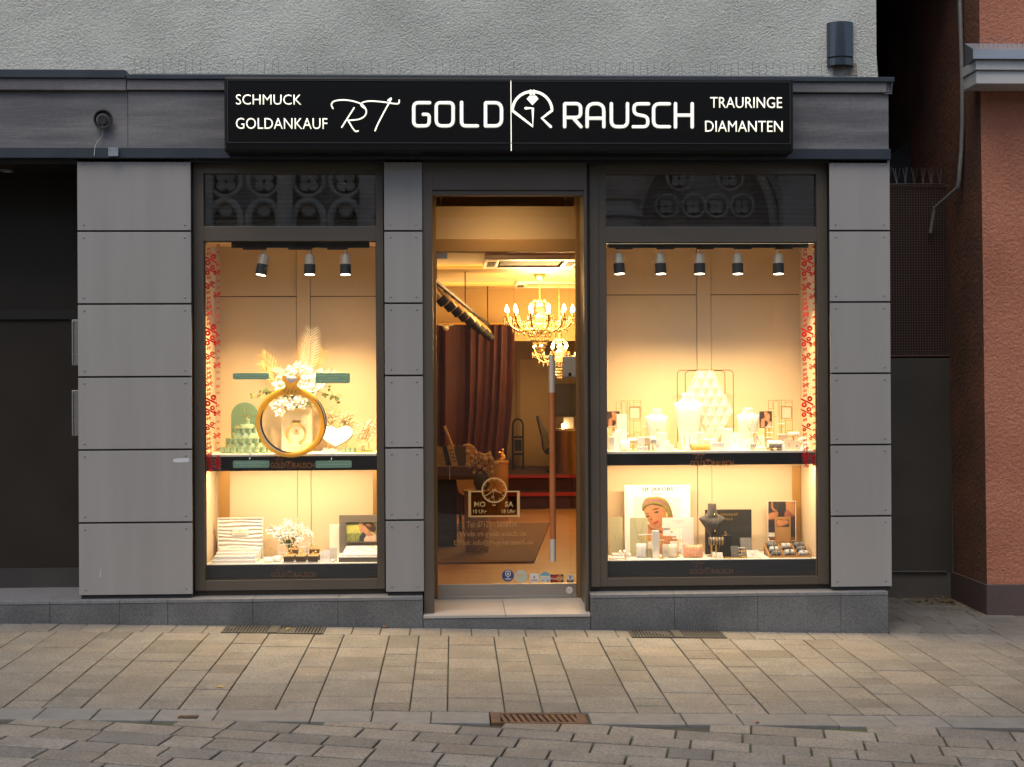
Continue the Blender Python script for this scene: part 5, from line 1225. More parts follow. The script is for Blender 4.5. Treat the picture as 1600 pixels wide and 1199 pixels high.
def roll(lab, x0p, y0p, x1p, y1p, Y, zb, M=None, n_=4, stand=True):
    x0_, x1_ = PX(x0p, Y, 690), PX(x1p, Y, 690); zt, zl = PZ(y0p, Y), PZ(y1p, Y); r_ = (zt-zl)/2; zc = zl+r_; t = thing('bracelet_roll', lab, 'bracelet roll', ((x0_+x1_)/2, Y, zb))
    MB().tube([(x0_,Y,zc),(x1_,Y,zc)], r_, 20).build('roll', M or M_whitefab, t, smooth=True)
    if zl > zb+.004: MB().lathe([(.03,.0005),(.03,.005),(.005,.008),(.005,zl-zb+.003)], ((x0_+x1_)/2,Y,zb), 14).build('foot', M_goldsat, t)
    for i in range(n_):
        x = x0_+(x1_-x0_)*(i+.5)/n_; MB().tube([(x,Y+(r_+.001)*math.cos(a*.393),zc+(r_+.001)*math.sin(a*.393)) for a in range(16)], .0016, 5, closed=True).build('bracelet', M_goldsat, t)
    return t
def pillow(lab, x0p, y0p, x1p, Y, zb, M, n_=0, sl=.5):
    x0_, x1_ = PX(x0p, Y, 690), PX(x1p, Y, 690); zt = PZ(y0p, Y); cx_, hw, H_ = (x0_+x1_)/2, (x1_-x0_)/2, zt-zb
    t = thing('jewellery_pillow', lab, 'pillow', (cx_, Y, zb)); mb = MB(); N = 10; vs = []; fs = []
    for side in (-1, 1):
        for j in range(N+1):
            for i in range(N+1):
                u_, v_ = i/N*2-1, j/N*2-1; b = max(0, (1-u_**4)*(1-v_**4))**.6; pin = 1-.10*(abs(u_)**2)*(1-abs(v_)**2); pin2 = 1-.10*(abs(v_)**2)*(1-abs(u_)**2)
                vs.append((cx_+hw*u_*pin2, Y+.02+side*.022*b+(v_+1)*H_*.5*sl*.5, zb+.001+H_*(v_*pin+1)/2))
    o = (N+1)**2
    for s_ in (0,1):
        for j in range(N):
            for i in range(N): a = s_*o+j*(N+1)+i; fs.append((a,a+1,a+N+2,a+N+1))
    mb.add(vs, fs).build('cushion', M, t, smooth=True)
    for k in range(n_):
        x = cx_-hw*.5+hw*(k/(max(1,n_-1))); mb = MB().tube([(x,Y-.003+(q/8)*H_*.5*sl-.020*(1-abs(q/4-1)**3)*.95,zb+.004+H_*.96*q/8) for q in range(9)], .0011, 4); mb.build('bracelet', M_goldsat, t)
    return t
def raster_print(parent, px4, Y, layers, step=.8):
    """the printed picture itself: a fine grid whose vertex colours hold the photo's soft shapes"""
    a, b, c, d = px4; xs = np.arange(a+.4, c-.4+1e-6, step); ys = np.arange(b+.4, d-.4+1e-6, step); gx_, gy_ = np.meshgrid(xs, ys); colr = np.zeros(gx_.shape+(3,)); cov = np.zeros(gx_.shape)
    rng = np.random.RandomState(5); ng = rng.rand(len(ys)//3+3, len(xs)//3+3); iy, ix = np.minimum(np.arange(len(ys))//3, ng.shape[0]-1), np.minimum(np.arange(len(xs))//3, ng.shape[1]-1); grain = .88+.24*ng[iy][:, ix]
    for M, poly, sm in layers:
        p = np.array(smoothpoly(poly, 4) if sm else poly); q = np.roll(p, -1, axis=0); ins = np.zeros(gx_.shape, bool); dist = np.full(gx_.shape, 1e9)
        for (x0, y0), (x1, y1) in zip(p, q):
            cond = ((y0 > gy_) != (y1 > gy_)); xi = (x1-x0)*(gy_-y0)/((y1-y0) if abs(y1-y0) > 1e-9 else 1e-9)+x0; ins ^= cond & (gx_ < xi)
            t_ = np.clip(((gx_-x0)*(x1-x0)+(gy_-y0)*(y1-y0))/max(1e-9, (x1-x0)**2+(y1-y0)**2), 0, 1); dist = np.minimum(dist, np.hypot(gx_-x0-t_*(x1-x0), gy_-y0-t_*(y1-y0)))
        al = np.clip(.5+np.where(ins, dist, -dist)/1.1, 0, 1); base = np.array(M.node_tree.nodes['Principled BSDF'].inputs['Base Color'].default_value[:3])
        w_, h_ = max(1, np.ptp(p[:,0])), max(1, np.ptp(p[:,1])); u_, v_ = (gx_-p[:,0].min())/w_, (gy_-p[:,1].min())/h_
        sh = 1.0 if not sm else 1.22-.34*np.clip(u_, 0, 1)-.18*np.clip(v_, 0, 1)-.25*np.exp(-np.where(ins, dist, 0)/(.09*min(w_, h_)+.3))
        sh = np.broadcast_to(sh, gx_.shape)*grain; colr = colr*(1-al[..., None])+base*sh[..., None]*al[..., None]; cov = np.maximum(cov, al)
    H_, W_ = gx_.shape; p0, px_, py_ = at(xs[0], ys[0], Y), at(xs[-1], ys[0], Y), at(xs[0], ys[-1], Y)
    vs = [tuple(p0+(px_-p0)*(i/(W_-1))+(py_-p0)*(j/(H_-1))) for j in range(H_) for i in range(W_)]
    fs = [(j*W_+i, (j+1)*W_+i, (j+1)*W_+i+1, j*W_+i+1) for j in range(H_-1) for i in range(W_-1) if cov[j:j+2, i:i+2].max() > .5]
    me = bpy.data.meshes.new('print'); me.from_pydata(vs, [], fs); ca = me.color_attributes.new('tint', 'FLOAT_COLOR', 'POINT')
    ca.data.foreach_set('color', np.concatenate([np.clip(colr, 0, 1), np.ones(colr.shape[:2]+(1,))], axis=2).astype(np.float32).ravel())
    me.materials.append(mat('photo_print', (1,1,1), rough=.5, attr=True)); o = bpy.data.objects.new('print', me); COL.objects.link(o); attach(o, parent); return o
def picture(name, lab, cat, px4, Y, board, layers, zb=None, th=.012, lean=0, parent=None, border=None):
    """flat printed board: layers = list of (material, polygon in photo pixels, smooth?)"""
    a, b, c_, d_ = rect(*px4, Y); t = thing(name, lab, cat, ((a+b)/2, Y, c_ if zb is None else zb))
    MB().box(a, b, Y, Y+th, (c_ if zb is None else zb+.0005), d_).build('board', board, t, bevel=.001)
    if layers: raster_print(t, px4, Y-.0008, layers)
    return t
def c4(l, o=(930,730), s=4.444): return [(o[0]+x/s, o[1]+y/s) for x, y in l]
def r4(a, b, c, d): return [(a,b),(c,b),(c,d),(a,d)]
pm = lambda n, c: mat('print_'+n, c, rough=.55)
# ------------------------------------------------------------------ left window, upper shelf
M_mint = mat('mint_card', (.27,.38,.25), rough=.6); M_mintd = mat('sage_board', (.14,.23,.15), rough=.6)
Y_ = .46
pts = [(361,708),(361,650)]+[(382.5+21.5*math.cos(R(a)), 650-21.5*math.sin(R(a))) for a in range(170, -1, -10)]+[(404,708)]
AB = thing('arch_board', 'sage green arched board behind the ring box tower', 'display board', at(382, 708, Y_))
pz = [(at(x, y, Y_).x, max(S1+.0005, at(x, y, Y_).z)) for x, y in pts]; MB().prism(pz, Y_, Y_+.02).build('board', M_mintd, AB, bevel=.003)
mb = MB(); p = at(384, 645, Y_)
for dx, w_ in ((-.035,.012),(-.012,.02),(.018,.014),(.04,.01)): mb.box(p.x+dx, p.x+dx+w_, Y_-.0008, Y_, p.z-.022, p.z-.018)
mb.box(p.x-.012, p.x-.009, Y_-.0008, Y_, p.z, p.z+.035).box(p.x+.012, p.x+.015, Y_-.0008, Y_, p.z-.004, p.z+.025); mb.build('gold_print', M_goldsat, AB)
TX, TY = PX(386, .34, 690), .345
TW = thing('ring_box_tower', 'pale green round tiered stand full of small ring boxes', 'tiered stand', (TX, TY, S1))
def zpx(y): return PZ(y, .30, 386)
tiers = [(42, S1+.0005, zpx(708)+.006), (34, S1+.0065, zpx(693)), (23.5, zpx(693)+.0005, zpx(677)), (10.5, zpx(677)+.0005, zpx(663.5))]
kpx = (TY+DIST)/F_PX; pos = []
for i, (rp, z0, z1) in enumerate(tiers):
    r_ = rp*kpx*.98; MB().lathe([(r_,z0),(r_,z1-.002),(r_-.002,z1),(.00001,z1)], (TX,TY,0), 36, 1, .62).build('tier', M_mint, TW, smooth=True)
nbox = {0: (10, 38.5), 1: (8, 29), 2: (6, 17.5), 3: (1, 0)}
proto = None
for i, (n_, rp) in nbox.items():
    for k in range(n_):
        a = math.pi+math.pi*(k+.5)/n_ if n_ > 1 else 0
        x, y = TX+rp*kpx*math.cos(a), TY+rp*kpx*.62*math.sin(a); z = tiers[i][2]
        if proto is None:
            proto = thing('ring_box', 'small round mint green ring box standing on the tiered stand', 'ring box', (0,0,0), 'mint ring boxes on the tiered stand')
            MB().lathe([(.0185,.0005),(.0185,.028),(.0198,.0285),(.0198,.0345),(.015,.0345),(.015,.033),(.00001,.033)], (0,0,0), 20).build('tin', M_mint, proto, smooth=True)
            mb = MB(); mb.tube([(.006*math.cos(q*.628), 0, .0395+.006*math.sin(q*.628)) for q in range(10)], .0012, 5, closed=True); drop(mb, (0,0,.051), .0035, .007); mb.build('ring', M_goldsat, proto)
            c = proto
        else: c = copy_tree(proto)
        c.location = (x, y, z)
# gold ring cut-out on the glass
RGY = GYP+.006; RG = thing('ring_cutout', 'large golden diamond ring decoration fixed to the glass of the left window', 'ring decoration', at(455, 715, RGY))
kr = (RGY+DIST)/F_PX; c0 = at(455, 660, RGY); c1_ = at(454.7, 661.5, RGY); NN = 96
def circ(c, rp, n=NN, a0=0): return [(c.x+rp*kr*math.cos(2*math.pi*k/n+a0), c.z+rp*kr*math.sin(2*math.pi*k/n+a0)) for k in range(n)]
mb = MB(); oc, ic = circ(c0, 54.8), circ(c1_, 45.2); vs = []; fs = []; prof = ((0,0),(.12,-.5),(.3,-.85),(.5,-1),(.7,-.85),(.88,-.5),(1,0))
for k in range(NN):
    for t_, h in prof: vs.append((oc[k][0]+(ic[k][0]-oc[k][0])*t_, RGY+.004+h*.004, oc[k][1]+(ic[k][1]-oc[k][1])*t_))
q = len(prof)
for k in range(NN):
    for j in range(q-1): fs.append((k*q+j, ((k+1) % NN)*q+j, ((k+1) % NN)*q+j+1, k*q+j+1))
    fs.append((k*q, k*q+q-1, ((k+1) % NN)*q+q-1, ((k+1) % NN)*q))
mb.add(vs, fs); M_ringgold = vinyl('printed_gold', (.90,.60,.07), (.96,.68,.12), .45); mb.build('band', M_ringgold, RG, smooth=True)
hp = [(438,611),(446,604),(444,598),(441,593.5),(441,588.5),(444,586.8),(466,586.8),(469.3,588.5),(469.3,593.5),(465.5,598),(464.5,603),(473,611),(465,617),(446,617)]
MB().prism([(at(x,y,RGY).x, at(x,y,RGY).z) for x, y in smoothpoly(hp, 3)], RGY-.0018, RGY+.0035).build('setting', M_ringgold, RG)
dp = [(445,590),(449,587.5),(461,587.5),(465.5,590),(462,595.5),(455.5,599),(449,595.5)]
dm = MB(); cpt = at(455.3, 592, RGY); pz = [(at(x,y,RGY).x, at(x,y,RGY).z) for x, y in dp]
for i in range(7): a, b = pz[i], pz[(i+1) % 7]; dm.add([(a[0],RGY-.002,a[1]),(b[0],RGY-.002,b[1]),(cpt.x+.004*(-1)**i,RGY-.007,cpt.z)], [(0,1,2)])
dm.build('stone', mat('printed_diamond', (.72,.62,.55), (.95,.9,.85), 90, .1), RG)
mb = MB()
def cres(mb, c, ra, rb, a0, a1, y, wmax, n=40):
    vs = []; fs = []
    for k in range(n+1):
        t_ = k/n; a = R(a0+(a1-a0)*t_); rr = ra+(rb-ra)*t_; wd = wmax*math.sin(math.pi*t_)**.7*.5+.05
        for s_ in (-1, 1): vs.append((c.x+(rr+s_*wd)*kr*math.cos(a), y, c.z+(rr+s_*wd)*kr*math.sin(a)))
    for k in range(n): fs.append((2*k,2*k+1,2*k+3,2*k+2))
    mb.add(vs, fs)
cres(mb, c0, 46.5, 47.0, 155, 275, RGY-.0012, 4.2); cres(mb, c0, 54.0, 53.5, -45, 48, RGY-.0010, 2.0); cres(mb, c0, 51.5, 50.5, -12, 50, RGY-.0012, 1.6)
for x, y, l in ((446,608,5),(451,610,6),(457,609,6),(463,609,5),(449,603,4),(460,602,4)):
    a, b = at(x, y, RGY-.0022), at(x-2.4, y+l, RGY-.0022); mb.tube([a, b], .0016, 4)
mb.build('dark_lines', mat('dark_print', (.035,.022,.008), rough=.5), RG)
mb = MB(); cres(mb, c0, 48.3, 48.6, 175, 262, RGY-.0022, 2.2); cres(mb, c0, 52.8, 52.2, -8, 50, RGY-.0024, 1.6); mb.build('pale_lines', mat('pale_print', (.80,.72,.50), rough=.4), RG)

# gold ring picture box and flowers
Y_ = .42
PB = picture('picture_box', 'cream box printed with a golden ring inside the big ring', 'display box', (440,638,487,708), Y_, mat('cream_box', (.72,.62,.42), rough=.6), [], S1, .10)
cB = at(463, 677.5, Y_); kb = (Y_+DIST)/F_PX; mb = MB()
for rr, wd in ((15.2, .0035), (12.6,.002)): mb.tube([(cB.x+rr*kb*math.cos(a*.13), Y_-.0015, cB.z+rr*kb*1.03*math.sin(a*.13)) for a in range(48)], wd, 5, closed=True)
mb.prism([(cB.x-.022,cB.z+.066),(cB.x+.022,cB.z+.066),(cB.x+.03,cB.z+.088),(cB.x-.03,cB.z+.088)], Y_-.0015, Y_-.0005).build('gold_ring_print', M_goldsat, PB)
mb = MB(); mb.box(cB.x-.02, cB.x+.02, Y_-.0012, Y_-.0004, cB.z-.004, cB.z-.001).box(cB.x-.008, cB.x+.008, Y_-.0012, Y_-.0004, cB.z+.008, cB.z+.025); mb.build('print_lines', M_goldsat, PB)
block('small pinkish block in front of the cream ring box', 452, 696, 471, .36, S1, .05, mat('pink_beige', (.50,.38,.28), rough=.6)); block('small golden block right of the pinkish block inside the ring', 471.7, 692, 484, .36, S1, .05, mat('pale_gold_block', (.70,.58,.26), rough=.4))
FA = thing('flower_arrangement', 'white roses with dried palm leaves and eucalyptus on the cream box', 'flowers', at(463, 638, .47))
M_petal = mat('white_petal', (.84,.80,.72), rough=.6); M_palm = mat('dried_palm', (.78,.53,.22), (.68,.42,.14), 20, .6); M_palmw = mat('bleached_palm', (.84,.74,.54), rough=.55); M_leafg = mat('eucalyptus_leaf', (.10,.15,.055), (.17,.22,.08), 30, .6); M_stem = mat('green_stem', (.12,.15,.05), rough=.7)
def rose(c, r_, parent, M=None, name='rose'):
    mb = MB(); c = Vector(c); mb.ball(c, r_*.42, 8)
    up = Vector((random.uniform(-.4,.4), -1, random.uniform(.1,.7))).normalized(); rot = up.to_track_quat('Z','Y').to_matrix()
    for ring, (n_, tl, ln) in enumerate(((4,.25,.62),(5,.6,.85),(6,1.05,1.0))):
        for k in range(n_):
            a = 2*math.pi*k/n_+ring*.5; vs = []
            for j in range(4):
                for i in range(4):
                    u_, v_ = i/3*2-1, j/3; rr = r_*(.18+ln*v_*math.sin(tl+.35*v_)); zz = r_*(-.35+ln*v_*math.cos(tl)*1.0); wv = r_*.55*math.sin(math.pi*(.18+.72*v_))*u_
                    x, y = rr-abs(u_)**2*r_*.12, wv; vs.append(c+rot @ Vector((x*math.cos(a)-y*math.sin(a), x*math.sin(a)+y*math.cos(a), zz)))
            mb.add(vs, [(j*4+i,j*4+i+1,j*4+i+5,j*4+i+4) for j in range(3) for i in range(3)])
    return mb.build(name, M or M_petal, parent, smooth=True, recalc=False)
def frond(base, tip, nl, ll, M, parent, curve=.03, name='palm_frond'):
    b, t_ = Vector(base), Vector(tip); d = t_-b; mb = MB(); sd_ = Vector((d.z,0,-d.x)).normalized(); ps = [b+d*(i/12)+sd_*curve*math.sin(math.pi*i/12) for i in range(13)]
    mb.tube(ps, [.004*(1-.7*i/12) for i in range(13)], 5)
    for i in range(nl):
        s_ = .28+.72*i/nl; p = b+d*s_+sd_*curve*math.sin(math.pi*s_); L2 = ll*(.55+.75*math.sin(math.pi*min(1,(s_-.15)*.95)))*(1.15-.55*s_)
        for q in (-1, 1):
            e = (d.normalized()*.78+sd_*q*.75+Vector((0,random.uniform(-.35,.25),0))).normalized(); tipv = p+e*L2-Vector((0,0,L2*.12)); mid = p+e*L2*.5+Vector((0,0,L2*.04)); nrm = Vector((e.z,0,-e.x)).normalized()*.0030
            mb.add([p-nrm*.4,p+nrm*.4,mid+nrm,mid-nrm,tipv], [(0,1,2,3),(3,2,4)])
    return mb.build(name, M, parent, recalc=False)
YF = .47
def fp(x, y, Y=YF): return at(x, y, Y)
frond(fp(468,618), fp(487,514), 17, .115, M_palmw, FA, .01); frond(fp(470,600,.50), fp(478,528,.50), 13, .09, M_palm, FA, -.015); frond(fp(452,610,.48), fp(408,553,.50), 18, .085, M_palm, FA, .01)
frond(fp(478,608,.49), fp(507,548,.51), 14, .07, M_palm, FA, -.01); frond(fp(480,600,.48), fp(523,578,.46), 10, .06, M_palmw, FA, .01); frond(fp(450,612,.46), fp(406,566,.44), 12, .06, M_palm, FA, -.02); frond(fp(448,600), fp(424,578), 14, .035, M_palmw, FA)
for x, y, r_, Y in ((448,590,12,.45),(438,600,10,.43),(475,592,12,.45),(494,590,13,.44),(488,604,12,.42),(462,606,12,.41),(474,574,8,.47),(482,578,7,.47),(455,580,9,.47),(430,632,8,.41),(437,643,8,.40),(442,628,7,.41),(462,624,9,.40),(472,630,8,.39),(455,634,7,.39),(499,600,8,.42),(466,570,6,.48),(484,620,7,.41)):
    rose(fp(x, y, Y), r_*kb*1.12, FA)
def sprig(pts, parent, M, n_, r_, name='eucalyptus_sprig'):
    ps = smoothline([tuple(p) for p in pts], 5); mb = MB().tube(ps, .0018, 5)
    for i in range(n_):
        p = Vector(ps[int((i+1)/n_*(len(ps)-1))]); a = random.uniform(0,6.28); rr = r_*random.uniform(.7,1.2); ax = Vector((math.cos(a), random.uniform(-.4,.2), math.sin(a))).normalized(); bx = Vector((-ax.z, random.uniform(-.5,.5), ax.x)).normalized()
        mb.add([p, p+ax*rr*.5+bx*rr*.42, p+ax*rr*1.05+bx*rr*.3, p+ax*rr*1.35, p+ax*rr*1.05-bx*rr*.3, p+ax*rr*.5-bx*rr*.42], [(0,1,2,3,4,5)])
    return mb.build(name, M, parent, recalc=False)
sprig([fp(488,608),fp(506,615,.43),fp(520,618,.42),fp(534,620,.41)], FA, M_leafg, 12, .028); sprig([fp(500,600),fp(515,607,.44),fp(526,630,.43)], FA, M_leafg, 7, .024); sprig([fp(440,605),fp(424,612,.44),fp(408,610,.43)], FA, M_leafg, 8, .024); sprig([fp(436,625),fp(418,612,.46),fp(402,622,.46),fp(391,614,.46)], FA, mat('pale_leaf', (.34,.33,.12), (.20,.25,.08), 30, .6), 9, .028); sprig([fp(438,622),fp(448,622,.43),fp(460,625,.40)], FA, M_leafg, 8, .03); sprig([fp(470,634,.38),fp(480,632,.38),fp(486,634,.38)], FA, M_leafg, 6, .02)
mb = MB()
for x, y, Y in ((448,590,.45),(475,592,.45),(494,590,.44),(462,606,.41),(437,643,.40)): mb.tube([fp(464,640,.46), fp(x,y,Y+.01)], .003, 5)
mb.build('stems', M_stem, FA)
# heart, dried flower bunches and small things right of the ring
HT = thing('heart_plate', 'glossy white heart on a green base standing right of the ring', 'heart', at(527, 705, .34)); Y_ = .34
hc = [(527,677),(531,672.5),(538,670.3),(545,671),(551,676),(552,682),(548,689),(539,696),(524.5,703.5),(511,696),(502.5,689),(500,682),(502,675.5),(508,671.2),(515,670.3),(521,672.5)]
cz = S1+.003
def heart(dy, sc_=1):
    return [(at(526+(x-526)*sc_, 688+(y-688)*sc_, Y_).x, max(cz, at(0,688+(y-688)*sc_, Y_).z)) for x, y in hc]
mb = MB().prism(heart(0), Y_, Y_+.03); mb.v = [(x, y+(z-S1)*.30, z) for x, y, z in mb.v]; mb.build('base', M_mint, HT, bevel=.002)
mb = MB().prism([(x, z+.006) for x, z in heart(0, .97)], Y_-.012, Y_-.001); mb.v = [(x, y+(z-S1)*.30, z) for x, y, z in mb.v]; mb.build('top', M_white, HT, bevel=.003)
def gyps(lab, cpx, cpy, rp, foot, Y, M, seed):
    random.seed(seed); c = at(cpx, cpy, Y); b = at(foot, 706, Y); b.z = S1+.016; t = thing('dried_flower_bunch', lab, 'dried flowers', (b.x, Y, S1)); rr = rp*(Y+DIST)/F_PX
    MB().lathe([(.022,.0005),(.026,.008),(.026,.016),(.00001,.016)], (b.x,Y,S1), 16).build('holder', mat('pale_gold_block', (.70,.58,.26)), t)
    mb, mg = MB(), MB(); mg.tube([b,(c+b)/2+Vector((.004,0,0)),c-Vector((0,0,rr*.6))], .004, 6)
    for i in range(46):
        while True:
            v = Vector((random.uniform(-1,1), random.uniform(-1,1), random.uniform(-1,1)))
            if v.length < 1: break
        p = c+Vector((v.x*rr, v.y*rr*.6, v.z*rr)); mg.tube([c-Vector((0,0,rr*.6)),(c+p)/2-Vector((0,0,rr*.2)),p], .0012, 4)
        for k in range(6): mb.ball(p+Vector((random.gauss(0,.011),random.gauss(0,.008),random.gauss(0,.011))), random.uniform(.004,.0078), 4)
    mb.build('blossoms', M, t, recalc=False); mg.build('stems', mat('dry_stem', (.62,.40,.20), rough=.7), t)
M_gy = mat('dried_gypsophila', (.80,.66,.44), rough=.7)
gyps('cream dried flower bunch behind the heart', 541, 658, 13, 541, .46, M_gy, 3); gyps('dried flower bunch at the right edge of the left window', 572, 675, 16, 577, .36, mat('pink_gypsophila', (.84,.66,.50), rough=.7), 4); gyps('dried flower bunch half hidden by the right side of the ring', 512, 652, 12, 513, .50, M_gy, 5)
random.seed(11)
for x in (536, 543.5, 551.5):
    c = copy_tree(proto); c.location = (PX(x,.30), .30, S1); c['label'] = 'mint ring box in the short row below the heart'; c['group'] = 'mint ring boxes below the heart'
fl = thing('rose_blossoms', 'small cream flower heads lying in front of the heart', 'flowers', at(514, 706, .28))
for x, y, r_ in ((508,701,5),(513,703,4),(519,702,4.5),(524,703,3.5)): p = at(x, y, .27); p.z = S1+r_*kb*.6; rose(p, r_*kb, fl, M_petal, 'blossom')
tz = thing('small_tray', 'small golden tray with trinkets beside the dried flowers', 'tray', (PX(566,.30), .30, S1)); a = PX(556,.30); b = PX(580,.30)
MB().cbox(a, b, .27, .33, S1+.0005, S1+.01, .002).build('tray', M_goldsat, tz); MB().lathe([(.012,0),(.012,.035),(.03,.037),(.03,.042),(.00001,.042)], (PX(567,.30),.30,S1+.0102), 14).build('cup', mat('mint_cup', (.5,.52,.32)), tz)

# ------------------------------------------------------------------ left window, lower floor
EB = thing('earring_display', 'white earring tray with a wavy back board in the left window', 'earring display', at(370, 882, .3)); Y_ = .46
a, b, c_, d_ = rect(340.5, 809, 411, 872, Y_)
mb = MB(); N = 60
for j in range(48):
    pass
vs = []; fs = []; NX = 24
for j in range(61):
    for i in range(NX+1):
        u_, v_ = i/NX, j/60; z = S0+.02+(d_-.008-S0-.02)*v_; vs.append((a+.006+(b-a-.012)*u_, Y_-.004-.005*math.sin(v_*62+1.1*math.sin(u_*5.0+v_*9)+u_*.8), z))
for j in range(60):
    for i in range(NX): q = j*(NX+1)+i; fs.append((q,q+1,q+NX+2,q+NX+1))
mb.add(vs, fs).build('wavy_board', M_white, EB, smooth=True)
MB().frame(a, b, S0+.001, d_, Y_-.012, Y_+.012, .006,.006,.01,.006).build('frame', M_white, EB, bevel=.001)
mb = MB().box((a+b)/2-.055, (a+b)/2+.055, Y_-.013, Y_-.0105, (S0+d_)/2+.02, (S0+d_)/2+.065); mb.build('name_plate', mat('ivory_plate', (.78,.72,.62), rough=.5), EB)
mb = MB().tube([((a+b)/2+.008*math.cos(q*.7), Y_-.0138, (S0+d_)/2+.05+.007*math.sin(q*.7)) for q in range(7)], .001, 4).box((a+b)/2-.04, (a+b)/2+.04, Y_-.0142, Y_-.0132, (S0+d_)/2+.03, (S0+d_)/2+.032); mb.build('plate_mark', M_blackm, EB)
ta, tb = PX(333, .26, 870), PX(400, .26, 870)
MB().cbox(ta, tb+.006, .20, Y_-.014, S0+.0005, S0+.022, .002).build('tray_base', M_white, EB)
stair = []
for k in range(3):
    y0 = .225+.065*k; z1 = S0+.045+.016*k; MB().cbox(ta+.008+.006*k, tb-.004+.008*k, y0, Y_-.014, S0+.0222, z1, .002).build('tray_step', M_whitefab, EB); stair.append((y0, z1))
mb = MB()
for k, (y0, z1) in enumerate(stair):
    for i in range(15): x = ta+.02+(tb-ta-.035)*(i+.5*(k % 2))/15+.006*k; mb.ball((x, y0+.03, z1+.003), .0036, 6)
mb.build('earrings', M_goldsat, EB)
BQ = thing('bouquet', 'bouquet of white roses in a clear wire vase in the left window', 'bouquet', at(446, 872, .42)); vx = PX(446, .42); vz = PZ(846, .42)
mb = MB()
for k in range(14): a = 2*math.pi*k/14; mb.tube([(vx+.053*math.cos(a), .42+.045*math.sin(a), S0+.001),(vx+.056*math.cos(a), .42+.047*math.sin(a), vz)], .0016, 4)
for z in (S0+.003, S0+.05, vz): mb.tube([(vx+.055*math.cos(q*.393), .42+.046*math.sin(q*.393), z) for q in range(16)], .002, 4, closed=True)
mb.build('wire_vase', M_white, BQ)
kq = (.42+DIST)/F_PX
for x, y, r_ in ((422,829,6.5),(432,835,6),(439,826,6.5),(450,818,7),(447,834,6.5),(458,833,7),(468,842,6.5),(469,822,5.5),(477,829,6.5),(484,834,5),(460,823,5),(438,841,5),(429,827,4.5)): rose(at(x, y, .42+random.uniform(-.05,.03)), r_*kq, BQ)
for x, y in ((446,812),(424,820),(465,812),(484,838)): sprig([at(452,838,.42), at((x+452)/2,(y+836)/2,.41), at(x,y,.41)], BQ, M_petal, 7, .012, 'small_blossom_sprig')
for x, y in ((440,848),(452,846),(462,830),(470,836),(446,842),(434,838)): sprig([at(454,856,.42), at((x+454)/2,(y+850)/2,.40), at(x,y,.40)], BQ, M_leafg, 7, .016, 'leaf_sprig')
mb = MB()
for x, y in ((450,835),(460,833),(468,842),(440,838)): mb.tube([at(457,870,.43), at(x,y,.42)], .004, 5)
mb.build('stems', M_stem, BQ)
WB = thing('wire_bowl', 'white wire bowl tilted on a foot beside the bouquet', 'wire bowl', at(472, 872, .38)); bc = at(476, 845, .38); mb = MB()
ax = Vector((-.35,-.3,.9)).normalized(); rot = ax.to_track_quat('Z','Y').to_matrix()
def bw(r_, z, a): return bc+rot @ Vector((r_*math.cos(a), r_*math.sin(a), z))
for k in range(20): a = 2*math.pi*k/20; mb.tube([bw(.068*math.sin(q*.2618), -.05*math.cos(q*.2618)+.01, a) for q in range(1,7)], .0013, 4)
for q in (2,4,6): mb.tube([bw(.068*math.sin(q*.2618), -.05*math.cos(q*.2618)+.01, 2*math.pi*k/24) for k in range(24)], .0017, 4, closed=True)
mb.build('basket', M_white, WB); MB().lathe([(.024,.0005),(.024,.01),(.010,.02),(.010,bc.z-S0-.04)], (bc.x+.01,.38,S0), 14).build('foot', M_whitefab, WB, smooth=True)
for px_, py_, lab in ((416.5,861,'left of three gold ring holders before the bouquet'), (423.5,858,'tallest of three gold ring holders before the bouquet'), (429.5,861,'right of three gold ring holders before the bouquet')):
    p = at(px_, py_, .30); t = thing('ring_holder', lab, 'ring holder', (p.x, .30, S0)); MB().lathe([(.012,.0005),(.012,.004),(.0022,.008),(.0022,p.z-S0)], (p.x,.30,S0), 12).build('post', M_goldsat, t); MB().lathe([(.002,0),(.009,.008),(.009,.012),(.00001,.008)], (p.x,.30,p.z), 12).build('cup', M_goldsat, t)
pillow('white round pillow in front of the gold ring holders', 410, 868, 426, .22, S0, M_whitefab, 0, .8); pillow('small white pillow left of the brown ring boxes', 426, 866, 438, .24, S0, M_whitefab, 0, .8)
RS = MB().box(PX(439,.20), PX(498,.20), .19, .36, S0+.0005, PZ(874.5,.19)).build('riser', M_white, bevel=.002); tag(RS, 'low white riser under the brown ring boxes', 'riser'); rz_ = PZ(874.5,.19)
RS2 = MB().box(PX(442,.30), PX(499,.30), .362, .44, S0+.0005, rz_+.028).build('riser', M_white, bevel=.002); tag(RS2, 'higher white step behind the front brown ring boxes', 'riser')
M_brb = mat('brown_leatherette', (.10,.06,.03), rough=.55); M_tan = mat('tan_lid', (.50,.30,.12), rough=.5)
for i, (x, Y, z) in enumerate(((450,.21,0),(469,.21,0),(488,.21,0),(454,.285,.0),(472,.285,.0),(492,.285,.0),(457,.38,.0285),(490,.38,.0285))):
    if i == 0:
        rb_ = thing('ring_box', 'small square brown ring box with a tan cushion and ring', 'ring box', (0,0,0), 'brown ring boxes on the white riser')
        MB().cbox(-.033, .033, -.026, .026, .0005, .030, .002).build('case', M_brb, rb_); MB().cbox(-.034, .034, -.027, .027, .0302, .040, .004).build('cushion', M_tan, rb_)
        mb = MB(); mb.tube([(.009*math.cos(q*.628), 0, .046+.009*math.sin(q*.628)) for q in range(10)], .0022, 5, closed=True); mb.ball((0,0,.058), .005, 6); mb.build('ring', M_gold, rb_); c = rb_
    else: c = copy_tree(rb_)
    c.location = (PX(x, Y), Y, rz_+z)
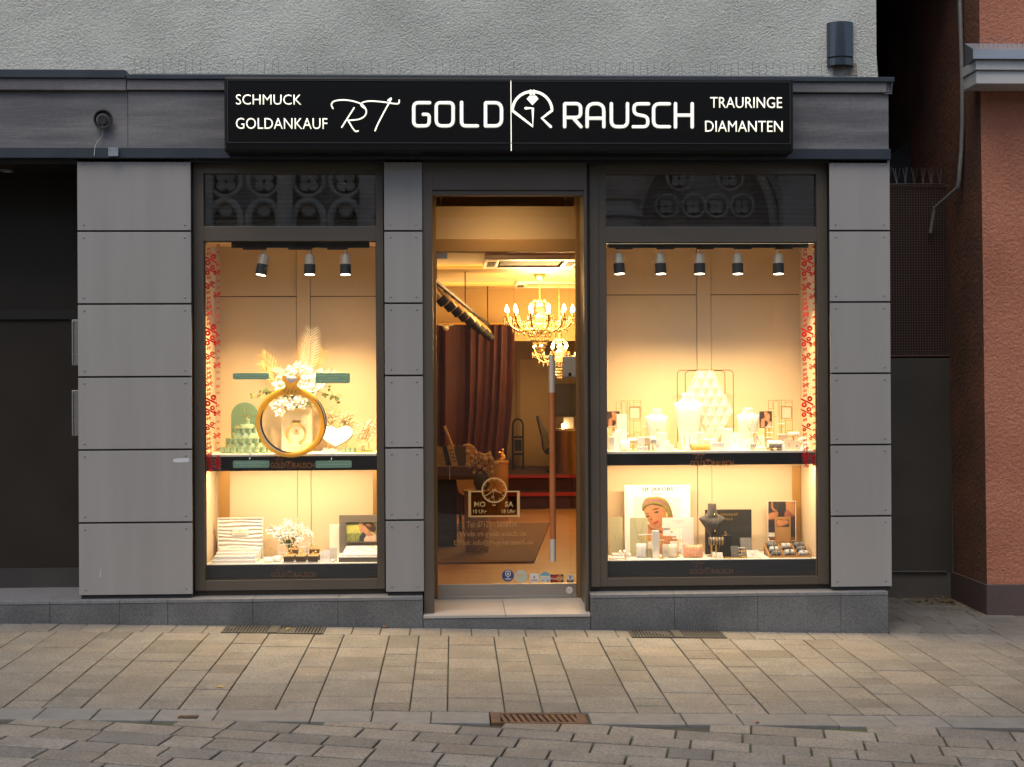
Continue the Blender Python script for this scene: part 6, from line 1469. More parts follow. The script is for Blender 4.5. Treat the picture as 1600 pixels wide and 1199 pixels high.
card('small white card right of the brown ring boxes', 499, 862, 507, .24, S0); card('white earring card second right of the brown ring boxes', 504, 860, 514, .22, S0, None, chain=False); card('pale card with a ring pendant beside the grey frame', 514, 856, 526, .26, S0, mat('pale_grey_card', (.52,.47,.40)), chain=False)
card('cream display board behind the grey picture frame', 514, 820, 532, .48, S0, mat('cream_board', (.80,.72,.58)), 'display_board', 'display board', .01, .05, False)
pillow('tiny white shell shaped pillow before the grey step', 515, 872, 522, .20, S0, M_whitefab, 0, .6)
ST_ = thing('display_step', 'grey step with a white ledge at the right of the lower left window', 'display step', at(560, 878, .24)); sa, sb_ = PX(528,.22), W1[1]+.008; sz = PZ(869.5, .22, 560)
MB().cbox(sa, sb_, .21, .50, S0+.0005, sz-.008, .001).build('body', mat('taupe_lacquer', (.115,.10,.085), rough=.5), ST_); MB().cbox(sa-.004, sb_, .205, .50, sz-.0078, sz, .001).build('ledge', M_white, ST_)
TRY = thing('earring_tray', 'sloping white tray of gold earrings below the couple photo', 'earring tray', at(560, 868, .3)); a, b = PX(533,.25), W1[1]+.008; zt, zf = PZ(853,.40,560), PZ(866.5,.23,560)
mb = MB().add([(a+.0,.225,sz+.0005),(b,.225,sz+.0005),(b,.40,sz+.0005),(a+.02,.40,sz+.0005),(a,.225,zf),(b,.225,zf),(b,.40,zt),(a+.02,.40,zt)], [(3,2,1,0),(4,5,6,7),(0,1,5,4),(1,2,6,5),(2,3,7,6),(3,0,4,7)]); mb.build('tray', M_whitefab, TRY, bevel=.001)
mb = MB()
for k in range(22): t_ = random.uniform(.1,.9); x = a+.02+(b-a-.04)*k/22; mb.ball((x, .225+.175*t_, zf+(zt-zf)*t_+.003), .0035, 6)
mb.build('earrings', M_goldsat, TRY)
Y_ = .42; bgg, bgy = pm('meadow_green', (.20,.22,.045)), pm('meadow_light', (.50,.48,.12))
PF = picture('framed_photo', 'grey taupe frame with a photo of an embracing couple', 'picture frame', (530,805,591,866), Y_, mat('taupe_frame', (.135,.115,.095), (.16,.135,.11), 8, .6), [
 (bgg, r4(541,816,588,846.5), False), (bgy, [(541,822),(562,820),(564,833),(541,834)], False), (pm('meadow_dark', (.10,.12,.04)), [(541,816),(562,816),(562,820),(541,821)], False),
 (pm('suit_blue', (.03,.038,.06)), [(562,838),(566,833),(572,831),(578,836),(577,846.3),(561,846.3)], False), (pm('skin', (.50,.25,.13)), [(561,818),(566,817),(567,823),(569,829),(565,833),(562,829)], True),
 (pm('dress_blush', (.66,.42,.30)), [(569,842),(574,835),(580,831),(588,836),(588,846.3),(569,846.3)], False), (pm('skin', (.50,.25,.13)), [(567,822),(571,821),(575,826),(578,832),(584,836),(575,838),(570,834),(567,829)], True),
 (pm('brown_hair', (.06,.032,.022)), [(567,820),(571,816.5),(580,816.5),(586,821),(587,829),(582,832),(576,828),(571,823)], True), (pm('hair_light', (.30,.15,.08)), [(571,819),(577,818),(580,823),(575,823)], True)], sz)
mb = MB()
for k in range(30): x, y = random.uniform(541.5,561), random.uniform(833,846); p = at(x, y, Y_-.0006); mb.box(p.x-.001, p.x+.0012, Y_-.0075, Y_-.007, p.z-.008, p.z+.008)
mb.v = [(x, y+.0055, z) for x, y, z in mb.v]; mb.build('grass_print', pm('grass_pale', (.42,.40,.18)), PF)
a, b, c_, d_ = rect(541, 816, 588, 846.5, Y_); MB().frame(a-.004, min(b+.004, 9), c_-.004, d_+.004, Y_-.010, Y_-.0002, .004,.004,.004,.004).build('inner_rim', mat('taupe_frame'  , (.135,.115,.095)), PF)
# ------------------------------------------------------------------ right window, upper shelf
def facepic(lab, px4, zb):
    a, b, c, d = px4; w_, h_ = c-a, d-b; q = lambda l: [(a+x*w_, b+y*h_) for x, y in l]
    t = picture('photo_card', lab, 'photo', px4, .40, pm('dark_purple', (.05,.032,.035)), [
     (pm('skin', (.50,.25,.13)), q([(.36,.06),(.58,.03),(.80,.12),(.86,.34),(.80,.55),(.98,.72),(.98,.99),(.75,.99),(.62,.62),(.45,.56),(.36,.40),(.40,.28)]), True),
     (pm('brown_hair', (.06,.032,.022)), q([(.45,.02),(.98,.02),(.98,.5),(.86,.5),(.82,.22),(.66,.10)]), True), (pm('skin', (.50,.25,.13)), q([(.12,.99),(.12,.55),(.26,.43),(.40,.48),(.42,.99)]), True),
     (pm('brown_hair', (.06,.032,.022)), q([(.48,.19),(.62,.15),(.64,.19)]), False), (pm('lips', (.48,.10,.07)), q([(.38,.38),(.50,.36),(.50,.42)]), False), (pm('dress_blush', (.66,.42,.30)), q([(.62,.82),(.9,.6),(.98,.7),(.98,.99),(.6,.99)]), True)])
    p = t.location; MB().box(p.x-.006, p.x+.006, .413, .42, S1+.0005, p.z+.02).build('easel', M_goldsat, t)
    mbx = MB().box(p.x-.03, p.x+.03, .40, .43, S1+.0003, S1+.004); mbx.build('easel_foot', M_goldsat, t); return t
facepic('small dark photo of a woman behind the tall white bar pendant card', (948.5,643,968.5,668), S1); facepic('small dark photo of a woman right of the cross necklace bust', (1187,643,1206.3,669), S1)
def screen(lab, x0p, x1p, y0p):
    Y = .50; a, b = PX(x0p, Y, 650), PX(x1p, Y, 650); d_ = PZ(y0p, Y, (x0p+x1p)/2); w_ = b-a; t = thing('wire_screen', lab, 'wire stand', ((a+b)/2, Y, S1)); mb = MB(); H_ = d_-S1
    def L(*p): mb.tube([(a+x*w_, Y, d_-y*w_) for x, y in p], .0016, 5)
    hb = H_/w_-.004
    for x in (0, 1): L((x,0),(x,hb))
    L((0,0),(1,0)); L((.18,0),(.18,.35)); L((0,.35),(.22,.35)); L((.46,0),(.46,hb)); L((.55,0),(.55,hb)); L((.70,0),(.70,hb)); L((.70,.1),(1,.1)); L((.70,.84),(1,.84)); L((.22,hb),(.22,.12)); L((.40,.12),(.40,.68),(.22,.68))
    L(*[(.31+.09*math.cos(R(q)), .12-.10*math.sin(R(q))) for q in range(0,181,20)]); L(*[(.85+.13*math.cos(R(q)), 1.42-.12*math.sin(R(q))) for q in range(0,181,20)]); L((.70,1.28),(1,1.28)); L((-.15,1.05),(.22,1.05)) if False else None
    mb.build('wires', mat('brass_wire', (.30,.19,.06), rough=.4, metal=.7), t)
    pa_, pb_, pc, pd = a+w_*.54, a+w_*.94, d_-w_*.75, d_-w_*.28
    MB().box(pa_, pb_, Y-.012, Y-.004, pc, pd).build('plaque', mat('beige_plaque', (.62,.52,.40), rough=.6), t); MB().frame(pa_-.004, pb_+.004, pc-.004, pd+.004, Y-.014, Y-.003, .005,.005,.005,.005).build('plaque_frame', M_bronze, t)
screen('brass wire screen with a small plaque at the left of the right window', 963, 1001.5, 625.5); screen('brass wire screen with a small plaque near the red percent signs', 1201, 1238, 625.5)
bust('white velvet bust with a fine chain left of the big bust', 1008, 1043.5, 639.5, .42, .42, .68, None, .50); bust('largest white velvet bust at the centre of the right window', 1053.5, 1098, 614.5, .41, .42, .60, None, False); bust('white velvet bust with a cross necklace in the right window', 1151, 1187, 637.5, .42, .42, .68, None, .50)
Y = .50; WF = thing('wire_frame_stand', 'tall double wire frame behind the quilted panel', 'wire stand', at(1102, 705, Y)); mb = MB()
for x0p, x1p, r_ in ((1058.5,1146,.03),(1071,1133,.03)):
    a, b = PX(x0p, Y, 640), PX(x1p, Y, 640); d_ = PZ(578.5, Y, 1100)+(0 if x0p < 1060 else -.004)
    mb.tube([(a,Y,S1+.003),(a,Y,d_-r_)]+[(a+r_-r_*math.cos(R(q)), Y, d_-r_+r_*math.sin(R(q))) for q in (30,60,90)]+[(b-r_+r_*math.sin(R(q)), Y, d_-r_+r_*math.cos(R(q))) for q in (0,30,60)]+[(b,Y,d_-r_),(b,Y,S1+.003)], .0026, 6)
mb.build('wires', mat('dark_brass_wire', (.22,.15,.06), rough=.35, metal=.8), WF)
QP = thing('quilted_panel', 'cream hexagonal quilted panel with diamond padding', 'display panel', at(1103, 705, .46)); Y = .46
cxq, zq0, zq1 = PX(1102.5, Y, 640), S1+.0005, PZ(579, Y, 1102); hwq = (PX(1145,Y,642)-PX(1060,Y,642))/2; zm = PZ(642, Y, 1102); ht = (PX(1115,Y)-PX(1090,Y))/2
def inside(x, z):
    f = (zq1-z)/(zq1-zm) if z > zm else (z-zq0)/(zm-zq0); return abs(x-cxq) <= (ht+(hwq-ht)*max(0, f))
outl = [(cxq-ht,zq0),(cxq+ht,zq0),(cxq+hwq,zm),(cxq+ht,zq1),(cxq-ht,zq1),(cxq-hwq,zm)]
MB().prism(outl, Y, Y+.02).build('board', M_white, QP, bevel=.001)
mb = MB(); dw, dh = 14.6*(Y+DIST)/F_PX, 29*(Y+DIST)/F_PX
M_quilt = mat('cream_satin', (.62,.56,.45), rough=.35)
def clip_poly(poly, outl):
    out = poly
    for i in range(len(outl)):
        p, q = outl[i], outl[(i+1) % len(outl)]; inp = out; out = []
        side = lambda v: (q[0]-p[0])*(v[1]-p[1])-(q[1]-p[1])*(v[0]-p[0])
        for k in range(len(inp)):
            a, b = inp[k-1], inp[k]; sa, sb2 = side(a), side(b)
            if sb2 >= 0:
                if sa < 0: t_ = sa/(sa-sb2); out.append((a[0]+(b[0]-a[0])*t_, a[1]+(b[1]-a[1])*t_, a[2]+(b[2]-a[2])*t_))
                out.append(b)
            elif sa >= 0: t_ = sa/(sa-sb2); out.append((a[0]+(b[0]-a[0])*t_, a[1]+(b[1]-a[1])*t_, a[2]+(b[2]-a[2])*t_))
    return out
for j in range(-8, 9):
    for i in range(-5, 6):
        if (i+j) % 2: continue
        x, z = cxq+i*dw/2, zm+j*dh/2+dh*.25
        L_, R_, T_, B_, C_2 = (x-dw/2,z,0), (x+dw/2,z,0), (x,z+dh/2,0), (x,z-dh/2,0), (x,z,.010)
        for tri in ((L_,B_,C_2),(B_,R_,C_2),(R_,T_,C_2),(T_,L_,C_2)):
            cl = clip_poly(list(tri), outl)
            if len(cl) > 2: mb.add([(p[0], Y-.001-p[2], p[1]) for p in cl], [tuple(range(len(cl)))])
mb.build('padding', M_quilt, QP, recalc=False)
card('tall white card with a bar pendant at the left end of the right window', 964, 647.5, 980, .36, S1, None, 'display_card', 'display card', .03, .05, False)
card('wide white card with a chain left of the small busts', 957, 671, 977.5, .27, S1, None, lean=.22); block('short white column at the left edge of the right window', 950.5, 683, 960, .22, S1, .04, M_whitefab)
roll('white bracelet roll beside the left cards', 981, 686, 998, 694, .26, S1, None, 2); pillow('white ring pillow in front of the wide white card', 968, 690, 985, .20, S1, M_whitefab)
block('tall cream block left of the small bust', 996, 683.5, 1008, .24, S1, .045, M_white); block('taupe block beside the tall cream block', 1008.5, 684, 1015.5, .25, S1, .04, mat('taupe_block', (.42,.34,.25), rough=.6))
roll('white standing roll before the left small bust', 1016, 683, 1024, 696, .22, S1, None, 1); card('white card with earrings before the left small bust', 1022.5, 686, 1032.5, .19, S1, None, lean=.1, chain=False); block('white block at the right foot of the left small bust', 1027, 676.5, 1042, .29, S1, .04, M_white)
card('small ivory card right of the left small bust', 1036.5, 688, 1047, .22, S1, mat('ivory_card', (.70,.64,.52)), chain=False); block('low white box left of the biggest bust', 1042, 697, 1053, .20, S1, .05, M_white)
tbar('gold earring bar at the left edge of the right window', 951, 667.5, 962.5, .30, S1); tbar('gold earring bar left of the small bust', 1004, 667.5, 1015, .42, S1); tbar('low gold ring bar behind the wide white card', 977, 678.5, 983.5, .44, S1, None, 2)
block('small white ring box in front of the cream block', 997, 698.5, 1004, .185, S1, .03, M_white, 'ring_box', 'ring box', True); block('small white ring box in front of the taupe block', 1005.5, 698, 1012, .185, S1, .03, M_white, 'ring_box', 'ring box', True)
block('small gold block left of the biggest bust', 1059.5, 692, 1065, .26, S1, .03, mat('pale_gold_block', (.70,.58,.26)))
block('white block right of the biggest bust', 1089, 676, 1100.5, .27, S1, .05, M_white); tbar('wide white earring bar before the quilted panel', 1108, 671, 1130, .30, S1, M_white, 4); block('tall white block right of the earring bar', 1130, 670, 1145, .30, S1, .06, M_white)
card('white card with a small cross pendant right of the tall block', 1142, 676.5, 1156, .24, S1, None); pillow('orange jewellery pillow at the foot of the biggest bust', 1079, 696.5, 1110, .20, S1, mat('orange_velvet', (.70,.25,.07), rough=.8), 5, .5)
block('broad white box behind the orange pillow', 1100, 687, 1118, .25, S1, .04, M_white); block('white stepped box right of the orange pillow', 1112, 692, 1132, .20, S1, .05, M_white); block('low white box at the front of the biggest bust', 1066, 700, 1079, .20, S1, .05, M_white)
for i, x in enumerate((1069, 1077.5)): tbar(('slim gold stand left at the foot of the biggest bust', 'slim gold stand right at the foot of the biggest bust')[i], x-2, 683, x+2, .22, S1, None, 1)
card('white card left below the cross necklace bust', 1163, 687, 1173, .22, S1, None, chain=False); block('grey box below the cross necklace bust', 1173, 694, 1182, .20, S1, .04, mat('warm_grey_box', (.40,.34,.27), rough=.6)); tbar('gold earring bar in front of the cross necklace bust', 1173, 677, 1183.5, .26, S1, None, 4)
card('ivory card right below the cross necklace bust', 1182, 681, 1195, .25, S1, mat('ivory_card', (.70,.64,.52))); block('long low white box below the cross necklace bust', 1180, 699.5, 1197.5, .185, S1, .04, M_white)
tbar('tall gold earring bar below the woman photo', 1195.5, 668.5, 1208.5, .36, S1, None, 4); tbar('shorter gold earring bar below the woman photo', 1197, 677, 1208, .30, S1, None, 4); block('taupe box below the two gold earring bars', 1197.5, 684, 1207.5, .24, S1, .04, mat('taupe_block', (.42,.34,.25)))
roll('left of two white rolls in the right window', 1200, 691, 1210.5, 703, .20, S1, None, 2); roll('right of two white rolls in the right window', 1211, 691.5, 1220.5, 703, .20, S1, None, 2); tbar('gold earring bar in front of the right wire screen', 1215, 663, 1226, .38, S1, None, 2)
block('taupe block below the right wire screen', 1216, 679, 1231, .30, S1, .05, mat('taupe_block', (.42,.34,.25))); roll('white bracelet roll at the right end of the shelf', 1232, 678, 1248, 686, .32, S1, None, 4)
t = thing('ring_cone', 'white sloping ring cone between the rolls and the grey cards', 'ring cone', (PX(1223,.20), .20, S1)); MB().lathe([(.024,.0005),(.021,.02),(.008,.055),(.00001,.058)], (PX(1223,.20),.20,S1), 18).build('cone', M_white, t, smooth=True); MB().tube([(PX(1223,.20)+.0125*math.cos(q*.628), .20+.0125*math.sin(q*.628), S1+.046) for q in range(10)], .0016, 5, closed=True).build('ring', M_gold, t)
card('left grey card with a gold chain near the red percent signs', 1226, 686, 1239.5, .22, S1, mat('grey_beige_card', (.46,.40,.32))); card('right grey card with a dark pendant near the red percent signs', 1239.5, 689, 1251, .20, S1, mat('grey_beige_card', (.46,.40,.32)), MP=M_blackm, chain=False)
t = thing('shell_stand', 'white shell shaped stand at the right end of the shelf', 'display stand', (PX(1254,.28), .28, S1)); x = PX(1254,.28)
MB().lathe([(.02,.0005),(.015,.01),(.012,.03),(.00001,.03)], (x,.28,S1), 14).build('foot', M_white, t)
for k in range(5): a = R(-60+30*k); MB().ball((x+.024*math.sin(a), .285, S1+.05+.018*math.cos(a)), .013, 8, .018).build('lobe', M_whitefab, t, smooth=True)
pillow('small white cushion at the right end of the shelf', 1257, 694.5, 1267, .24, S1, M_whitefab)

# ------------------------------------------------------------------ right window, lower floor
sk, skd = pm('tan_skin', (.44,.19,.085)), pm('tan_skin_deep', (.27,.095,.04)); Yp = .50
PO = picture('poster', 'white poster of a woman wearing a striped headscarf', 'poster', (976,758,1078.5,866), Yp, mat('white_poster', (.84,.82,.78), rough=.5), [
 (pm('poster_cream', (.76,.70,.60)), c4(r4(275,208,590,640)), False),
 (pm('rust_scarf', (.40,.13,.05)), c4([(470,225),(505,245),(530,300),(545,380),(520,420),(480,350)]), True), (sk, c4([(360,400),(420,400),(500,430),(560,480),(560,620),(365,620),(345,480)]), True),
 (skd, c4([(362,395),(400,425),(470,445),(440,460),(380,440)]), True), (sk, c4([(338,292),(365,268),(410,258),(462,272),(495,305),(502,350),(480,392),(440,424),(405,412),(372,385),(350,345)]), True),
 (pm('olive_scarf', (.27,.22,.06)), c4([(322,282),(330,250),(352,216),(405,208),(460,212),(498,238),(520,278),(532,330),(510,345),(492,300),(450,268),(400,256),(358,268),(332,305)]), True),
 (pm('mauve_scarf', (.34,.13,.17)), c4([(332,262),(350,235),(400,224),(455,228),(500,262),(505,275),(450,244),(395,238),(350,250),(332,276)]), True), (pm('ochre_scarf', (.50,.30,.06)), c4([(372,213),(410,209),(460,216),(490,238),(450,222),(405,217)]), True),
 (pm('dark_scarf', (.04,.03,.02)), c4([(330,300),(345,272),(395,254),(450,262),(470,275),(395,262),(350,280),(334,310)]), True),
 (pm('brown_hair', (.06,.032,.022)), c4([(388,303),(412,287),(442,283),(442,291),(415,298)]), False), (pm('brown_hair', (.06,.032,.022)), c4([(344,325),(360,318),(374,322),(374,327),(358,325)]), False),
 (pm('brown_hair', (.06,.032,.022)), c4([(404,319),(424,305),(446,311),(428,322)]), False), (pm('brown_hair', (.06,.032,.022)), c4([(349,346),(364,334),(380,342),(365,350)]), False),
 (skd, c4([(384,330),(388,355),(380,366),(395,370),(392,350)]), True), (pm('lips_deep', (.36,.045,.03)), c4([(402,384),(420,378),(440,372),(438,385),(420,396),(408,398)]), True), (M_goldsat, c4([(492,318),(500,318),(500,348),(492,348)]), False)], S0, .01)
a, b, c_, d_ = rect(976, 758, 1078.5, 866, Yp); M_ink = pm('ink', (.03,.028,.025))
text('lettering', 'SIF JAKOBS', *rect(1003, 761.5, 1052, 769.0, Yp), Yp-.0002, M_ink, PO, .02, .0006); text('lettering', 'JEWELLERY', *rect(1017.5, 771.3, 1037.5, 774, Yp), Yp-.0002, M_ink, PO, .03, .0006)
mb = MB()   # small serifs for the heading
for x in (1003.6,1006.8,1010.6,1013.8,1021,1030,1042.5,1049): p = at(x, 769, Yp); mb.box(p.x-.006, p.x+.006, Yp-.0012, Yp-.0006, p.z, p.z+.0022)
mb.build('serifs', M_ink, PO)
M_sage = mat('sage_card', (.40,.37,.22), rough=.65)
card('sage green card with a pendant at the left edge of the lower right window', 951, 809, 972.5, .44, S0, M_sage, 'display_card', 'display card', .008, .06); card('sage green card with a long chain in front of the poster', 984, 809.5, 1012, .36, S0, M_sage, 'display_card', 'display card', .008, .06)
Yw = .38; a, b, c_, d_ = rect(1035, 809.3, 1084, 862, Yw)
WC = thing('display_board', 'white and silver cut out board before the poster', 'display board', ((a+b)/2, Yw, S0)); ia, ib, _, id_ = rect(1035.5, 825.5, 1065.5, 862, Yw)
MB().box(a, b, Yw, Yw+.01, id_, d_).box(ib, b, Yw, Yw+.01, S0+.0005, id_-.0005).build('board', mat('pearl_board', (.70,.66,.58), rough=.35), WC, bevel=.001)
mb = MB(); bx_(1048.5,832.5,1065,838,Yw+.006,mb); bx_(1036,826,1048,837.5,Yw+.006,mb); bx_(1047,846,1062,862,Yw+.006,mb); mb.v = [(x, y+(.004 if y > Yw+.0055 else 0), z) for x, y, z in mb.v]; mb.build('tongue', M_white, WC)
mb = MB(); bx_(1051,814,1069,814.6,Yw-.0002,mb); bx_(1056,817,1064,817.5,Yw-.0002,mb); mb.build('print_lines', pm('pale_ink', (.3,.27,.22)), WC)
block('tall narrow white block before the poster', 1019, 830, 1029.5, .24, S0, .045, mat('ivory_block', (.74,.68,.56), rough=.5)); 
def riser(lab, a, b, t_, Y, dep): return tag(MB().cbox(PX(a,Y), PX(b,Y), Y, Y+dep, S0+.0005, PZ(t_, Y, (a+b)/2), .002).build('riser', M_white), lab, 'riser')
riser('low white riser at the left edge of the lower right window', 951, 976, 872, .20, .09); zr1 = PZ(866,.30,960); riser('higher white riser behind the low one at the left edge', 956, 985, 866, .30, .08); riser('flat white riser under the tall ivory block', 984, 1019, 874, .185, .14)
for i, x in enumerate((967.5, 974.5)): p = PX(x,.33); t = thing('pearl_ball', ('left white ball with a ring on the higher riser', 'right white ball with a ring on the higher riser')[i], 'ring ball', (p, .33, zr1)); MB().ball((p,.33,zr1+.0125), .012, 12).build('ball', M_white, t, smooth=True); MB().tube([(p+.0122*math.cos(q*.628), .33+.0122*math.sin(q*.628), zr1+.016) for q in range(10)], .0016, 5, closed=True).build('ring', M_gold, t)
tbar('low gold ring stand on the left of the lower right window', 973, 865, 981, .215, S0, None, 2); pillow('white pillow with bracelets before the sage card', 994, 852.5, 1010.5, .255, S0, M_whitefab, 3, .4); pillow('pale grey pillow before the white cut out board', 1043, 854, 1058, .25, S0, mat('grey_linen', (.52,.46,.36), rough=.8), 2, .4)
pillow('salmon pink pillow left of the black bust', 1067.5, 855.5, 1098, .24, S0, mat('salmon_velvet', (.66,.32,.19), (.58,.25,.14), 40, .8), 4, .35)
tbar('thin gold earring bar above the white pillow', 997, 837, 1008, .33, S0, None, 3); tbar('thin gold earring bar left of the tall ivory block', 1006, 836, 1018, .30, S0, None, 4); tbar('thin gold earring bar in the opening of the white board', 1050, 842, 1067, .33, S0, None, 5)
block('small gold ring box beside the tall ivory block', 1010.5, 857, 1017, .26, S0, .03, mat('antique_gold', (.42,.32,.16), rough=.5), 'ring_box', 'ring box', True); card('small white card behind the white pillow', 1012, 847, 1018, .28, S0, None, chain=False)
card('thin grey card behind the pale grey pillow', 1033, 851, 1043, .29, S0, mat('pale_grey_card', (.52,.47,.40)), chain=False); tbar('gold ring stand right of the tall ivory block', 1030, 845, 1037, .225, S0, None, 2)
BBd = picture('black_board', 'black board with gold lettering behind the black bust', 'display board', (1102,796.5,1174.5,870), .44, mat('charcoal_board', (.030,.028,.027), rough=.45), [], S0, .014)
text('lettering', 'HANAKAY', *rect(1125.5, 801.8, 1153, 806.3, .44), .4395, M_goldsat, BBd, 0, .0008); text('lettering', 'GOLD', *rect(1133, 809.3, 1145, 813, .44), .4395, M_goldsat, BBd, 0, .0008)
TB = thing('display_tray', 'black tray with a gold edge carrying small displays', 'tray', at(1150, 877, .24)); ta, tb = PX(1113,.21), PX(1189,.21); tz = PZ(874, .20, 1150)
MB().cbox(ta, tb, .19, .40, S0+.0005, tz-.003, .001).build('gold_edge', M_goldsat, TB); MB().box(ta+.004, tb-.004, .194, .396, tz-.0028, tz).build('black_top', M_blackm, TB)
Yb = .33; bx = PX(1111.5, Yb); M_taupev = mat('taupe_velvet', (.075,.062,.052), (.095,.08,.067), 40, .75)
BU = thing('necklace_bust', 'black taupe bust with a gold necklace on a gold post', 'necklace bust', (bx, Yb, tz)); kz = (Yb+DIST)/F_PX; zt = PZ(787, Yb, 1111)
prof = [(54,1,.004,.012),(50,4,.012,.02),(42,9,.024,.03),(34,14,.034,.036),(28,18.5,.036,.034),(24,21.2,.030,.028),(22.2,20,.027,.026),(20,15.5,.030,.026),(17.5,10.5,.031,.025),(14,7.8,.03,.025),(6,6.9,.029,.025),(1.5,6.8,.028,.024),(.2,6.2,.026,.022)]
loft([(bx, Yb, zt-d*kz, w_*kz, hd) for d, w_, hd, _ in prof], 28, 2.2).build('body', M_taupev, BU, smooth=True)
MB().tube([(bx-.004,Yb,zt-53*kz),(bx-.004,Yb,tz+.005)], .006, 12).lathe([(.035,.0005),(.035,.006),(.00001,.006)], (bx-.004,Yb,tz), 20).build('post', M_goldsat, BU)
mb = MB().tube(smoothline([(bx-9.5*kz,Yb-.020,zt-17*kz),(bx-4*kz,Yb-.040,zt-29*kz),(bx+3*kz,Yb-.043,zt-41*kz),(bx+7*kz,Yb-.038,zt-31*kz),(bx+10*kz,Yb-.020,zt-18*kz)], 5), .0013, 5); drop(mb, (bx+3*kz,Yb-.045,zt-40*kz), .006, .02); mb.build('necklace', M_gold, BU)
MB().tube([(bx+2.5*kz,Yb-.0315,zt-2*kz),(bx+2.5*kz,Yb-.033,zt-16*kz)], .001, 4).ball((bx+2.5*kz,Yb-.033,zt-16.5*kz), .003, 6).build('earring', M_gold, BU)
roll('dark bracelet roll with gold chains below the black bust', 1107, 842.5, 1129.5, 855, .26, tz, M_taupev, 5); block('black block with a gold ring beside the bracelet roll', 1124, 837, 1143, .30, tz, .05, M_blackm, 'display_block', 'display block', True)
M_dk = mat('dark_grey_card', (.10,.09,.08), rough=.6)
card('slanting dark card with a dark pendant at the right of the black tray', 1158, 842, 1176, .30, tz, M_dk, lean=.5, MP=M_gold); card('small dark card in the middle of the black tray', 1142, 854, 1154, .25, tz, M_dk, lean=.3, MP=M_gold, chain=False); card('slanting pale card at the right end of the black tray', 1167, 861, 1186, .215, tz, mat('pale_grey_card', (.52,.47,.40)), lean=.7)
card('small pale card with two earrings on the black tray', 1119, 864, 1129, .205, tz, mat('pale_grey_card', (.52,.47,.40)), lean=.5, chain=False); card('smallest pale card at the left end of the black tray', 1110.8+2, 863, 1117.6, .21, tz, mat('ivory_card', (.70,.64,.52)), lean=.3, chain=False)
tbar('silver and gold ring stand in the middle of the black tray', 1153, 857, 1163, .22, tz, None, 4)
mb = MB()
for x in (1138,1141,1145,1149,1152): p = PX(x, .205); mb.ball((p,.205,tz+.005), .0045, 6)
tag(mb.build('loose_rings', M_gold), 'row of small gold studs lying on the black tray', 'earrings')
q6 = lambda l: [(1180+x/10, 770+y/10) for x, y in l]
PC = picture('photo_board', 'tall photo board of two people exchanging jewellery at the right of the lower right window', 'photo', (1200,783.3,1243.8,845.5), .52, mat('white_poster', (.84,.82,.78)), [
 (pm('dark_coat', (.045,.035,.04)), q6(r4(204,142,628,700)), False), (pm('brown_sleeve', (.42,.20,.09)), q6([(482,142),(615,142),(622,360),(560,330),(520,290),(482,262)]), True), (sk, q6([(204,345),(260,310),(350,300),(360,350),(310,410),(250,420),(204,415)]), True),
 (pm('bag_dark', (.03,.028,.03)), q6(r4(360,170,480,375)), False), (sk, q6([(255,150),(275,150),(285,240),(350,285),(300,290),(255,240)]), True), (pm('scarf_rust', (.30,.10,.07)), q6([(480,280),(560,330),(580,380),(460,380)]), True), (sk, q6([(335,430),(420,410),(525,430),(525,480),(420,530),(340,530)]), True),
 (pm('brown_base', (.22,.09,.035)), q6(r4(220,692,628,755)), False), (pm('poster_cream', (.76,.70,.60)), q6(r4(204,625,310,690)), False)], None, .008)
MB().box(PC.location.x-.05, PC.location.x+.05, .50, .56, S0+.0005, PZ(845.5,.52,1222)+.001).build('stand', M_bronze, PC)
WCd = picture('wooden_card', 'brown wooden card with a small photo of a hand before the tall photo board', 'display card', (1211,808,1235.5,845), .46, mat('brown_wood_card', (.36,.19,.065), (.30,.15,.05), 12, .55, stretch=(1,1,.3)), [(pm('dark_coat', (.045,.035,.04)), q6(r4(340,430,528,530)), False), (sk, q6([(340,430),(430,425),(528,440),(520,480),(440,520),(345,525)]), True)], None, .008)
MB().box(WCd.location.x-.045, WCd.location.x+.045, .435, .475, S0+.0005, PZ(845,.46,1222)+.001).build('stand', M_bronze, WCd)
WT = thing('watch_tray', 'wooden tray of grey and pale cushions with watches', 'tray', at(1232, 877, .24)); a0, a1 = PX(1202,.20), PX(1266.5,.20); b0, b1 = PX(1192,.40), PX(1255,.40); zf, zbk = PZ(868.5,.20,1230), PZ(848.5,.40,1225); M_oak = mat('oak_tray', (.42,.22,.065), (.36,.18,.05), 10, .45, stretch=(1,4,1)); M_walnut = mat('walnut_front', (.15,.085,.04), rough=.5)
def L3(t_, s_, h=0): return (a0+(a1-a0)*t_+(b0-a0+(b1-b0-a1+a0)*t_)*s_, .20+.20*s_, zf+(zbk-zf)*s_+h)
def quadbar(p, q, r_, M, n_): return MB().tube([p, q], r_, 4).build(n_, M, WT)
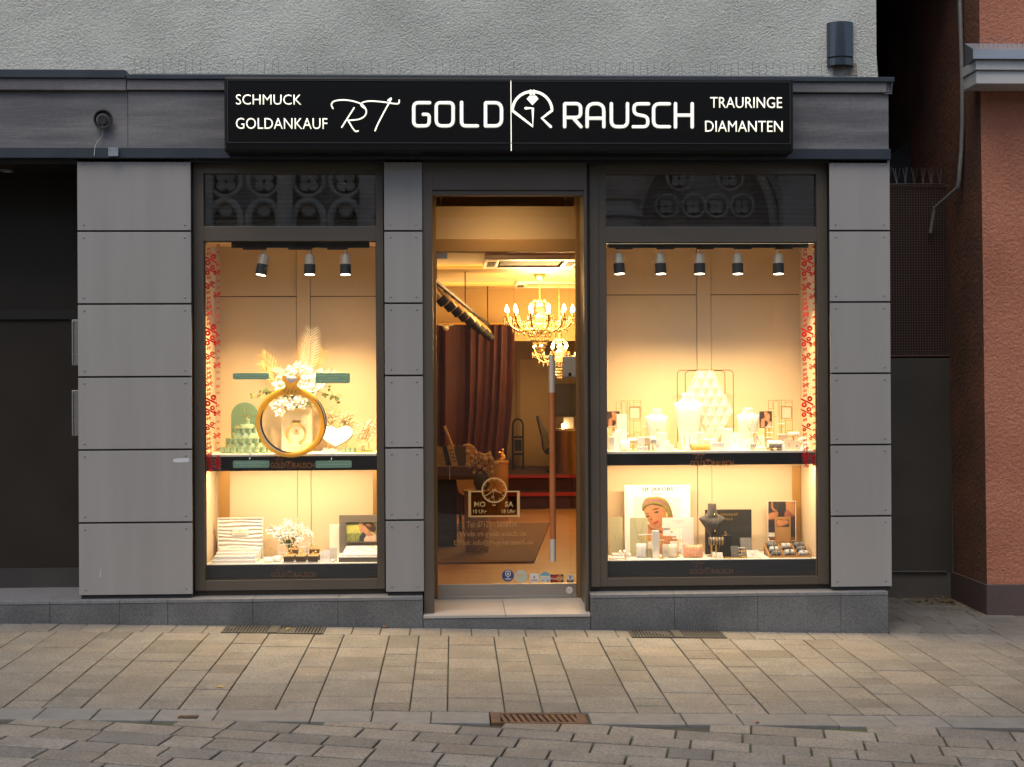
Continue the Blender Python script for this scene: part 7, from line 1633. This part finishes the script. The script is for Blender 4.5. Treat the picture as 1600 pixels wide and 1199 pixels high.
f = MB(); c8 = [L3(0,0),L3(1,0),L3(1,1),L3(0,1)]; lo = [(x,y,S0+.0006) for x,y,z in c8]
mk2 = [(x,y,z-.022) for x,y,z in c8]; MB().add(lo+mk2, [(3,2,1,0),(4,5,6,7),(0,1,5,4),(1,2,6,5),(2,3,7,6),(3,0,4,7)]).build('body', M_walnut, WT)
def wall(t0, s0, t1, s1, wd):
    p, q = Vector(L3(t0,s0)), Vector(L3(t1,s1)); d = (q-p).normalized(); n2 = Vector((-d.y,d.x,0)).normalized()*wd
    return MB().add([p-n2-Vector((0,0,.0218)),p+n2-Vector((0,0,.0218)),q+n2-Vector((0,0,.0218)),q-n2-Vector((0,0,.0218)),p-n2,p+n2,q+n2,q-n2], [(3,2,1,0),(4,5,6,7),(0,1,5,4),(1,2,6,5),(2,3,7,6),(3,0,4,7)]).build('divider', M_oak, WT)
wall(0,0,1,0,.003); wall(0,1,1,1,.003); wall(.0,0,.0,1,.003); wall(1,0,1,1,.003); wall(.34,0.02,.34,.98,.0022); wall(.67,.02,.67,.98,.0022)
M_cg, M_cp = mat('grey_watch_cushion', (.10,.11,.12), (.14,.15,.155), 60, .85), mat('pale_watch_cushion', (.46,.46,.42), (.38,.39,.37), 60, .85)
for i in range(3):
    for j in range(2 if i == 1 else 3):
        nr = 2 if i == 1 else 3; c = Vector(L3((i+.5)/3+.003, (j+.5)/nr)); e = Vector(L3((i+.5)/3+.115, (j+.5)/nr)); d = e-c
        cu_ = MB().tube([c-d*1.05,c-d*.9,c-d*.3,c+d*.3,c+d*.9,c+d*1.05], [.006,.019,.021,.021,.019,.006], 14)
        Mq = M_cp if (i == 1 or (j == 0 and i == 2) or (j == 1 and i == 0)) else M_cg
        o = cu_.build('cushion', Mq, WT, smooth=True); mb = MB(); mb.tube([c+Vector((0,.0225*math.cos(q*.45),.0225*math.sin(q*.45))) for q in range(14)], .003, 5, closed=True); mb.ball(c+Vector((0,-.015,.017)), .006, 6); mb.build('watch', (M_gold, M_brb, M_steel)[(i+j) % 3], WT)
